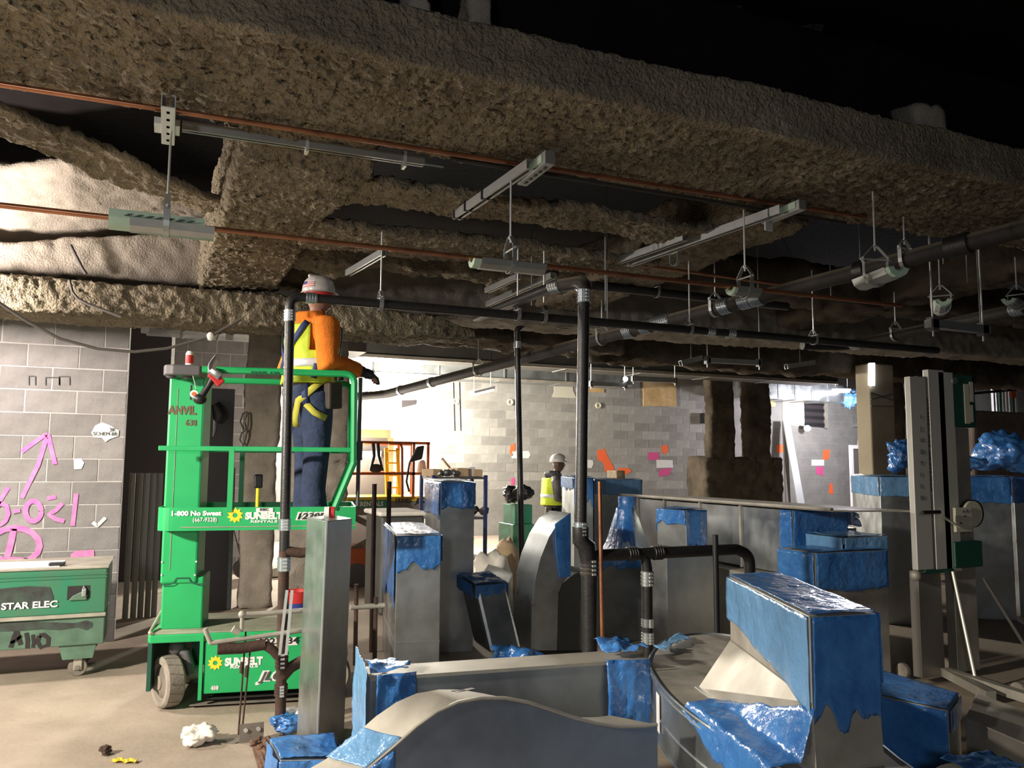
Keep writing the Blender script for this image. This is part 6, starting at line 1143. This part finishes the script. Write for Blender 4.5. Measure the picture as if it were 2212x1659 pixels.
bk2 = MB().hexa([sp_(898, 1024, YS + 0.3), sp_(922, 1024, YS + 0.3), sp_(922, 1024, YS + 0.5), sp_(898, 1024, YS + 0.5), sp_(902, 996, YS + 0.3), sp_(918, 992, YS + 0.3), sp_(918, 992, YS + 0.5), sp_(902, 996, YS + 0.5)]).build('white_jug', 'paper', bevel=0.04); tag(bk2, 'pale white jug hung inside the right end of the orange-railed lift', 'jug')
# lamps at the back
wl = thing('work_lamp', 'glaring bare work lamp hanging under the back duct behind the worker', 'lamp', (3.66, 15.6, 3.14)); bb = V(3.66, 15.6, 3.14)
MB().sph(bb, (0.17, 0.17, 0.17)).build('bulb', 'bulb', wl, smooth=True); MB().lathe([(0.04, 0.0), (0.05, 0.06), (0.03, 0.12), (0.0, 0.12)], bb + V(0, 0, 0.16), n=12).build('socket', 'black', wl); MB().tube([bb + V(0, 0, 0.26), V(3.66, 15.6, 4.3)], 0.012, 6).build('cord', 'black', wl)
def fixture(label, a, b, m='tube', zt=4.3, rods=True):
    t = thing('light_fixture', label, 'light', a.lerp(b, 0.5)); MB().bar(a + V(0, 0, 0.05), b + V(0, 0, 0.05), 0.12, 0.05).build('housing', 'paper', t); MB().tube([a, b], 0.028, 8).build('tube_lamp', m, t)
    if rods:
        for p in (a.lerp(b, 0.1), a.lerp(b, 0.9)): MB().cyl(p + V(0, 0, 0.07), (p.x, p.y, zt), 0.006, n=6).build('hanger_rod', 'white_metal', t)
    return t
fixture('hanging fluorescent light right of the glaring lamp', aY(1019, 853, 15.0), aY(1064, 842, 15.6))
fixture('low fluorescent light behind the orange-railed lift', aY(745, 986, 11.9), aY(822, 985, 11.9), zt=2.6, rods=False)
fixture('fluorescent light above the blue bag in the right bay', aY(1802, 846, 15.9), aY(1834, 846, 16.1), 'tube_cool', 4.3)
fixture('bright fluorescent light in the far right bay', aY(2150, 850, 16.5), aY(2185, 850, 16.5), 'tube_cool', 4.3)
wf = thing('window_frame_panel', 'plywood framed panel behind the low fluorescent light', 'panel', aY(795, 1060, 12.0)); a, b = aY(742, 1072, 12.0), aY(838, 946, 12.0)
MB().bx(a.x, b.x, 12.0, 12.05, 0.0, b.z).build('panel', 'alu_dark', wf); MB().bx(a.x - 0.03, b.x + 0.03, 11.96, 12.06, b.z, b.z + 0.12).build('head_trim', 'ply', wf); MB().bx(b.x, b.x + 0.08, 11.96, 12.06, 0, b.z).build('side_trim', 'ply', wf)
bl_ = thing('wall_lamp', 'small glowing bulb below the louvered opening', 'lamp', aY(1744, 925, 17.0)); MB().sph(aY(1744, 925, 17.0), (0.10, 0.08, 0.08)).build('bulb', 'tube', bl_, smooth=True); MB().cyl(aY(1744, 925, 17.0), V(aY(1744, 925, 17.0).x, 17.28, aY(1744, 925, 17.0).z + 0.05), 0.04, n=8).build('bracket', 'black', bl_)
bx_ = thing('wall_fixture', 'black wall box with a white lit face left of the dark column', 'fixture', aY(1526, 914, 17.2)); a, b = aY(1517, 914, 17.2), aY(1535, 893, 17.2); MB().bx(a.x, b.x, 17.1, 17.29, a.z, b.z).build('housing', 'black', bx_); MB().bx(a.x + 0.02, a.x + 0.1, 17.08, 17.1, a.z + 0.03, b.z - 0.06).build('lit_face', 'tube_cool', bx_)
# shelving with boxes
YR = 9.6; rk = thing('storage_rack', 'dark steel storage rack loaded with boxes behind the wrapped ducts', 'rack', (aY(985, 1200, YR).x, YR, 0)); x0, x1 = aY(936, 1030, YR).x, aY(1049, 1030, YR).x; zr_ = aY(990, 1030, YR).z
for x in (x0, x1 - 0.09, x1):
    for y in (YR, YR + 0.5):
        if x == x1 - 0.09 and y == YR: continue
        MB().bar(V(x, y, 0), V(x, y, zr_ + 0.02), 0.04, 0.04).build('upright', 'navy', rk)
for z in (zr_, zr_ - 0.5, zr_ - 1.0): MB().bx(x0, x1, YR, YR + 0.5, z - 0.03, z).build('shelf', 'charcoal', rk)
def box_at(px0, px1, py0, py1, Y, dep, m, label, cat='box', name='cardboard_box', z=None, bevel=0.006, rot=0.0):
    a, b = aY(px0, py1, Y), aY(px1, py0, Y); z0 = a.z if z is None else z; h = b.z - a.z; c = V((a.x + b.x) / 2, Y + dep / 2, z0); w = b.x - a.x
    t = thing(name, label, cat, c, rot); MB().bx(-w / 2, w / 2, -dep / 2, dep / 2, 0, h).build('box_body', m, t, world=False, bevel=bevel); MB().bx(-w / 2, w / 2, -0.02, 0.02, h, h + 0.002).build('tape', 'cream', t, world=False); return t
zs_ = zr_ + 0.002
box_at(988, 1013, 994, 1012, YR + 0.1, 0.3, 'card', 'sealed brown box on top of the storage rack', z=zs_)
box_at(1014, 1027, 994, 1014, YR + 0.15, 0.25, 'paper', 'white carton beside the sealed brown box on the rack', z=zs_)
box_at(930, 952, 1004, 1020, YR + 0.05, 0.3, 'card', 'open brown carton at the left end of the rack top', z=zs_, rot=0.2)
box_at(1028, 1046, 1000, 1015, YR + 0.1, 0.3, 'card', 'small brown carton at the right end of the rack top', z=zs_, rot=-0.15)
o = MB().hexa([aY(952, 992, YR + .2), aY(957, 988, YR + .2), aY(957, 988, YR + .4), aY(952, 992, YR + .4), aY(956, 990, YR + .2), aY(974, 1010, YR + .2), aY(974, 1010, YR + .4), aY(970, 1012, YR + .4)]).build('carton_flap', 'card'); tag(o, 'loose cardboard flap sticking up on the rack top', 'cardboard')
for k in range(9):
    px = 952 + k * 5.2; o = crumple('fitting', 'small grey metal fitting heaped on the rack top', 'fitting', V(aY(px, 1015, YR + 0.03).x, YR + 0.08 + 0.05 * (k % 3), zs_), 0.045, 'galv', 50 + k, 0.8, 2); o['group'] = 'metal fittings on the rack'
for k in range(3): crumple('fitting', 'dark fitting on the middle shelf of the storage rack', 'fitting', V(x0 + 0.45 + 0.13 * k, YR + 0.12, zr_ - 0.498), 0.06, 'leather', 70 + k, 0.9, 2)['group'] = 'dark fittings on the middle shelf'
# cartons and cases near the far worker
box_at(1112, 1150, 1090, 1132, 9.9, 0.4, 'boxgreen', 'upper green case stacked left of the far worker', 'case', 'green_case', z=aY(1112, 1132, 9.9).z); zg = aY(1112, 1132, 9.9).z
box_at(1108, 1155, 1132, 1192, 9.85, 0.5, 'boxgreen', 'lower green case stacked left of the far worker', 'case', 'green_case', z=0.0)
gbx = bpy.data.objects['green_case.001'].children[0]; gbx.scale.z = (zg - 0.003) / max(1e-3, gbx.dimensions.z) if gbx.dimensions.z else 1
for k, (px, Y, r, fl, lb) in enumerate(((1060, 9.05, 0.19, 1.2, 'crushed pale carton at the left of the scrap heap by the rack'), (1090, 9.35, 0.19, 1.6, 'tall crumpled carton in the middle of the scrap heap'), (1072, 8.85, 0.11, 0.7, 'flattened brown carton at the near foot of the scrap heap'))):
    c = aY(px, 1180, Y); crumple('cardboard_scrap', lb, 'cardboard', V(c.x, Y, 0.0), r, 'card' if k != 0 else 'rag', 60 + k * 3, fl, 3)
box_at(1052, 1078, 1092, 1112, 9.5, 0.22, 'card', 'torn brown carton perched behind the scrap heap', z=0.0)
tb = bpy.data.objects['cardboard_box.004'].children[0]; tb.scale.z = 2.2
crumple('black_bag', 'black bag lying on the green cases', 'bag', aY(1122, 1089, 9.95) + V(0.06, 0.15, 0.005), 0.15, 'black', 81, 0.7, 4)
wb = thing('bench_load', 'rolled dark sheet goods with a pale top behind the tall bare duct', 'sheet goods', (aY(862, 1180, 8.6).x, 8.6, 0)); a, b = aY(822, 1140, 8.6), aY(918, 1108, 8.6)
MB().bx(a.x, b.x, 8.6, 9.3, 0, b.z - 0.03).build('stack', 'duct_dark', wb, bevel=0.03); MB().bx(a.x - 0.02, b.x + 0.02, 8.56, 9.34, b.z - 0.03, b.z + 0.02).build('pale_top', 'rag', wb, bevel=0.02)
for px, yt in ((809, 1045), (841, 1040)): o = MB().cyl(V(aY(px, 1100, 7.0).x, 7.0, 0), aY(px, yt, 7.0), 0.02, n=10).build('stub_pipe', 'rust', smooth=True); tag(o, 'short upright pipe stub left of the wrapped ducts, %s one' % ('nearer the tall bare duct' if px == 809 else 'nearer the blue film'), 'pipe')
rl = MB().cyl(aY(757, 1312, 6.6), aY(830, 1308, 6.6), 0.022, n=12).build('cross_pipe', 'galv_tan', smooth=True); tag(rl, 'dusty horizontal pipe between the tall bare duct and the wrapped duct', 'pipe')
for px in (770, 812): MB().cyl(V(aY(px, 1310, 6.6).x, 6.6, 0), aY(px, 1262 if px == 770 else 1290, 6.6), 0.018, n=8).build('support_leg', 'rust', rl)
# ------------------------------------------------------------------ things behind the lift mast
def lean_studs(label0, xs, Y, y0, dx=0, m='strut', grp=None, zt=None, w=0.09):
    for k, px in enumerate(xs):
        a = aY(px, 1200, Y); t = thing('steel_stud', label0 % ('first', 'second', 'third', 'fourth', 'fifth', 'sixth')[k], 'stud', V(a.x, Y, 0)); top = aY(px + dx, y0, Y + 0.15)
        b0 = V(a.x, Y, 0.0); b1 = V(a.x + dx * 0.004, Y + 0.15, top.z)
        MB().bar(b0, b1, w, 0.006, (0, -1, 0)).build('web', m, t)
        for s in (-1, 1): MB().bar(b0 + V(s * w / 2, -0.015, 0), b1 + V(s * w / 2, -0.015, 0), 0.005, 0.034, (0, -1, 0)).build('flange', m, t)
lean_studs('%s bundle stud from the left, leaning behind the green mast', (461, 474, 486, 497), 9.6, 1010, m='galv_dull', w=0.055)
lean_studs('%s stud from the left, standing in the dark recess by the block wall', (277, 294, 309, 324, 338), 9.4, 1022, m='alu_dark', w=0.05)
fm = thing('floor_machine', 'dusty grey floor machine with a round number plate under the lift platform', 'machine', aZ(545, 1250, 0)); q = aZ(525, 1250, 0); dY = q.y
MB().lathe([(0.05, -0.03), (0.13, -0.03), (0.14, 0), (0.13, 0.03), (0.05, 0.03)], V(q.x, dY, 0.14), (0, -1, 0), 20).build('wheel', 'charcoal', fm, smooth=True)
MB().bar(aY(528, 1222, dY - 0.02), aY(565, 1172, dY - 0.02), 0.16, 0.2).build('motor_body', 'galv_dull', fm, bevel=0.02); c = aY(571, 1171, dY - 0.16); MB().cyl(c, c + V(0, 0.04, 0), 0.08, n=20).build('number_disc', 'cream', fm); lettering('18', 0.08, c + V(-0.05, -0.006, -0.03), (1, 0, 0), (0, 0, 1), 'black', fm, bold=0.001)
MB().hexa([V(q.x + 0.12, dY - 0.1, 0.02), V(q.x + 0.55, dY - 0.1, 0.02), V(q.x + 0.55, dY + 0.2, 0.02), V(q.x + 0.12, dY + 0.2, 0.02), V(q.x + 0.12, dY - 0.1, 0.08), V(q.x + 0.55, dY - 0.1, 0.16), V(q.x + 0.55, dY + 0.2, 0.16), V(q.x + 0.12, dY + 0.2, 0.08)]).build('skid_plate', 'galv_tan', fm); MB().tube([aY(510, 1150, dY + 0.1), aY(500, 1120, dY + 0.15), aY(520, 1200, dY)], 0.015, 6).build('handle', 'charcoal', fm)
hb_ = thing('rotary_hammer', 'black power tool hanging above the stud bundle', 'power tool', aY(468, 900, 9.45)); MB().tube([aY(465, 872, 9.45), aY(472, 885, 9.45), aY(476, 900, 9.45), aY(470, 912, 9.45)], [0.05, 0.07, 0.08, 0.05], 10).build('tool_body', 'black', hb_, smooth=True); MB().tube([aY(464, 905, 9.45), aY(463, 930, 9.45), aY(460, 943, 9.45)], [0.025, 0.02, 0.008], 8).build('bit', 'strut', hb_, smooth=True); MB().bx(aY(462, 870, 9.5).x - 0.1, aY(462, 870, 9.5).x + 0.22, 9.55, 9.6, 0.0, aY(462, 838, 9.5).z).build('back_board', 'charcoal', hb_)
cl = thing('hanging_hose', 'thin black cable loops hanging in front of the lit block strip', 'cable', aY(528, 960, 9.47)); MB().tube([aY(535, 890, 9.47), aY(525, 893, 9.47), aY(519, 910, 9.47), aY(525, 926, 9.47), aY(533, 928, 9.47), aY(522, 935, 9.47), aY(518, 950, 9.47), aY(526, 962, 9.47), aY(531, 945, 9.47), aY(535, 925, 9.47), aY(537, 905, 9.47), aY(535, 890, 9.47)], 0.010, 6).build('loop', 'cable', cl, smooth=True)
yl = thing('yellow_tool', 'yellow handled tool standing on the lift platform beside the worker', 'tool', lw((lpx(556, 1094, PF + 0.45).x, PF + 0.45, zk0 + 0.045))); q = lw((lpx(556, 1094, PF + 0.45).x, PF + 0.45, zk0 + 0.045)); MB().cyl(q, q + V(0.0, 0, 0.22), 0.014, n=10).build('handle', 'yellow', yl); MB().bx(q.x - 0.03, q.x + 0.03, q.y - 0.02, q.y + 0.02, q.z + 0.22, q.z + 0.32).build('head', 'black', yl, bevel=0.01)
bkt2 = thing('bucket', 'red and blue bucket on the floor behind the left riser', 'bucket', aZ(640, 1325, 0)); q = aZ(640, 1325, 0); MB().lathe([(0.11, 0), (0.14, 0.24), (0.145, 0.24), (0.13, 0.235), (0.1, 0.02), (0, 0.02)], q, n=24).build('pail', 'red', bkt2, smooth=True); MB().lathe([(0.116, 0.04), (0.13, 0.12), (0.133, 0.12), (0.119, 0.04)], q, n=24).build('blue_band', 'flagblue', bkt2, smooth=True)
# ------------------------------------------------------------------ far right wall clutter
ls_ = thing('stud_bundle', 'bright steel studs leaning against the back wall right of the dark column', 'stud', aY(1728, 1080, 16.4)); 
for k in range(3): MB().bar(V(aY(1733 + 5 * k, 1100, 16.3).x, 16.3, 0.0), aY(1694 + 4 * k, 908, 17.0), 0.09, 0.04).build('stud', 'white_metal', ls_)
o = MB().bar(V(aY(1703, 1090, 16.6).x, 16.6, 0), aY(1695, 912, 17.1), 0.14, 0.05).build('dark_stud', 'alu_dark'); tag(o, 'dark stud standing left of the bright leaning studs', 'stud')
ep = thing('electrical_panel', 'grey electrical box with conduits on the lit right part of the back wall', 'electrical box', aY(1866, 920, 17.1)); a, b = aY(1853, 922, 17.1), aY(1878, 900, 17.1); MB().bx(a.x, b.x, 17.05, 17.29, a.z, b.z).build('box', 'galv_dull', ep)
for x0, x1 in ((1858, 1852), (1860, 1862), (1868, 1872)): MB().tube([aY(x0, 924, 17.2), aY(x1, 967, 17.2)], 0.02, 6).build('conduit', 'white_metal', ep)
MB().tube([aY(1855, 900, 17.2), aY(1855, 868, 17.2)], 0.05, 8).build('mast_conduit', 'galv_dull', ep)
wb2 = thing('white_framed_board', 'white framed board low on the back wall beside the wrapped column', 'board', aY(1860, 1024, 16.9)); a, b = aY(1841, 1026, 16.9), aY(1880, 970, 16.9); MB().bx(a.x, b.x, 16.9, 16.95, a.z, b.z).build('board', 'alu_dark', wb2); MB().bx(a.x - 0.05, b.x, 16.86, 16.95, b.z, b.z + 0.1).build('top_frame', 'paper', wb2); MB().bx(a.x - 0.05, a.x + 0.03, 16.86, 16.95, 0.0, b.z).build('side_frame', 'paper', wb2)
o = crumple('blue_bag', 'blue plastic bag hanging under the light in the right bay', 'bag', aY(1830, 886, 16.5), 0.24, 'film_pale', 91, 1.2, 4); cc = MB().cyl((0, 0, 0.2), (0, 0, 4.3 - o.location.z), 0.008, n=6).build('cord', 'black', o, world=False)
wpz = MB().prism([aY(x, y, 8.60) for x, y in ((1880, 784), (1890, 784), (1890, 833), (1880, 832))], (0, 0.04, 0)).build('glowing_white_strip', 'tube_cool'); tag(wpz, 'short upright glowing white strip on the left edge of the wrapped column', 'light')  # white strip made to glow on the column edge
sg = thing('storage_shelf', 'tall shelf with pale tubes behind the brown tarp at far right', 'shelf', (aY(2160, 1000, 13).x, 13, 0)); a, b = aY(2148, 895, 13.0), aY(2200, 815, 13.0)
for k in range(8): MB().bx(a.x + k * 0.11, a.x + k * 0.11 + 0.07, 13.0, 13.06, 0, b.z - 0.03 * (k % 3)).build('tube_stock', ('paper', 'white_metal', 'boxgreen', 'paper')[k % 4], sg)
MB().bx(a.x + 0.6, a.x + 0.75, 12.98, 13.05, b.z - 0.5, b.z).build('red_item', 'orange', sg); MB().bar(aY(2100, 850, 12.9), aY(2230, 838, 12.9), 0.05, 0.06).build('rail', 'black', sg)
# ------------------------------------------------------------------ material lift with aluminium mast, right
ML = V(*aZ(2022, 1478, 0)); YM = ML.y
ml = thing('material_lift', 'aluminium material lift with green carriage and winch at right', 'lift', ML)
def mx(px, py, Y=None): return aY(px, py, Y or YM)
def col(px0, px1, y0, y1, m, name, dY=0.0, dep=0.05, z0=None):
    a, b = mx(px0, y1, YM + dY), mx(px1, y0, YM + dY); return MB().bx(a.x, b.x, YM + dY, YM + dY + dep, a.z if z0 is None else z0, b.z).build(name, m, ml, bevel=0.003)
col(1983, 1999, 815, 1232, 'alu', 'mast_channel'); col(1999, 2024, 815, 1232, 'alu_dark', 'mast_groove', 0.015); col(2024, 2038, 800, 1232, 'alu', 'mast_channel'); col(2038, 2046, 815, 1232, 'alu_dark', 'mast_groove', 0.015); col(2046, 2058, 805, 1235, 'alu', 'mast_channel')
col(1990, 2032, 1232, 1400, 'alu_dark', 'lower_mast', 0.01, 0.08, z0=0.05); col(2060, 2092, 925, 1240, 'galv_tan', 'inner_mast', 0.03, 0.08, z0=0.05)
lettering('STEWART EQUIPMENT', 0.05, mx(2012, 1062, YM + 0.008) + V(0.03, -0.0, 0), (0, 0, 1), (-1, 0, 0), 'darkprint', ml, width=mx(2012, 860).z - mx(2012, 1062).z)
for k, ch in enumerate('IJUQYIIO'): lettering(ch, 0.045, mx(1988, 905 + k * 25, YM - 0.004), (1, 0, 0), (0, 0, 1), 'darkprint', ml)
cg = col(2062, 2104, 812, 922, 'dkgreen', 'carriage', 0.0, 0.1)
for x0, x1, y0, y1 in ((2086, 2092, 830, 915), (2096, 2101, 825, 868), (2096, 2101, 875, 912)):
    a, b = mx(x0, y1, YM - 0.004), mx(x1, y0, YM - 0.004); MB().bx(a.x, b.x, YM - 0.006, YM, a.z, b.z).build('slot', 'cream', cg)
c = mx(2064, 822, YM - 0.01); MB().cyl(c, c + V(0, 0.03, 0), 0.028, n=18).build('roller', 'galv', ml, smooth=True); c = mx(2105, 820); MB().cyl(c, c + V(0, 0.05, 0), 0.03, n=18).build('sheave', 'black', ml, smooth=True)
c = mx(2103, 1110, YM - 0.06); MB().cyl(c, c + V(0, 0.02, 0), 0.098, n=28).build('winch_disc', 'cream', ml, smooth=True); MB().cyl(c + V(0.05, 0.03, 0), c + V(0.05, 0.08, 0), 0.105, n=28).build('winch_drum', 'black', ml, smooth=True)
a, b = mx(2065, 1150, YM - 0.07), mx(2098, 1096, YM - 0.07); wpl = MB().bx(a.x, b.x, YM - 0.075, YM - 0.05, a.z, b.z).build('winch_plate', 'cream', ml, bevel=0.004)
for x, y in ((2080, 1105), (2088, 1103), (2083, 1115), (2075, 1130)): q = mx(x, y, YM - 0.075); MB().cyl(q, q - V(0, 0.008, 0), 0.008, n=8).build('bolt', 'charcoal', wpl)
MB().tube([mx(2072, 1138, YM - 0.09), mx(2040, 1118, YM - 0.10)], 0.01, 8).build('crank_arm', 'cream', ml); MB().tube([mx(2030, 1106, YM - 0.11), mx(1992, 1107, YM - 0.13)], 0.014, 8).build('crank_grip', 'black', ml)
a, b = mx(2065, 1228, YM - 0.02), mx(2122, 1168, YM - 0.02); MB().bx(a.x, b.x, YM - 0.02, YM + 0.12, a.z, b.z).build('mast_bracket', 'dkgreen', ml, bevel=0.01); a, b = mx(2000, 1240, YM - 0.01), mx(2060, 1228, YM - 0.01); MB().bx(a.x, b.x, YM - 0.01, YM + 0.1, a.z, b.z).build('brace_clamp', 'dkgreen', ml)
MB().sph(mx(1978, 1243, YM - 0.03), 0.042).build('side_roller', 'galv_tan', ml, smooth=True)
MB().tube([mx(2058, 1235, YM - 0.03), mx(2112, 1490, YM - 0.25)], 0.012, 8).build('brace_rod', 'alu', ml, smooth=True); MB().tube([mx(2124, 1250, YM), mx(2230, 1420, YM - 0.1)], 0.014, 8).build('brace_rod', 'alu_dark', ml, smooth=True)
for (px, py) in ((2120, 1520), (2000, 1500)): q = aZ(px, py, 0); MB().bar(V(ML.x + 0.1, YM, 0.08), V(q.x + 0.2, q.y - 0.35, 0.06), 0.07, 0.06).build('base_leg', 'galv_tan', ml)
for dx, dy in ((0.2, -0.5), (0.35, 0.2), (-0.1, 0.2)): MB().lathe([(0.02, -0.02), (0.055, -0.02), (0.06, 0), (0.055, 0.02), (0.02, 0.02)], ML + V(dx, dy, 0.06), (1, 0, 0), 16).build('caster', 'tyre', ml, smooth=True)
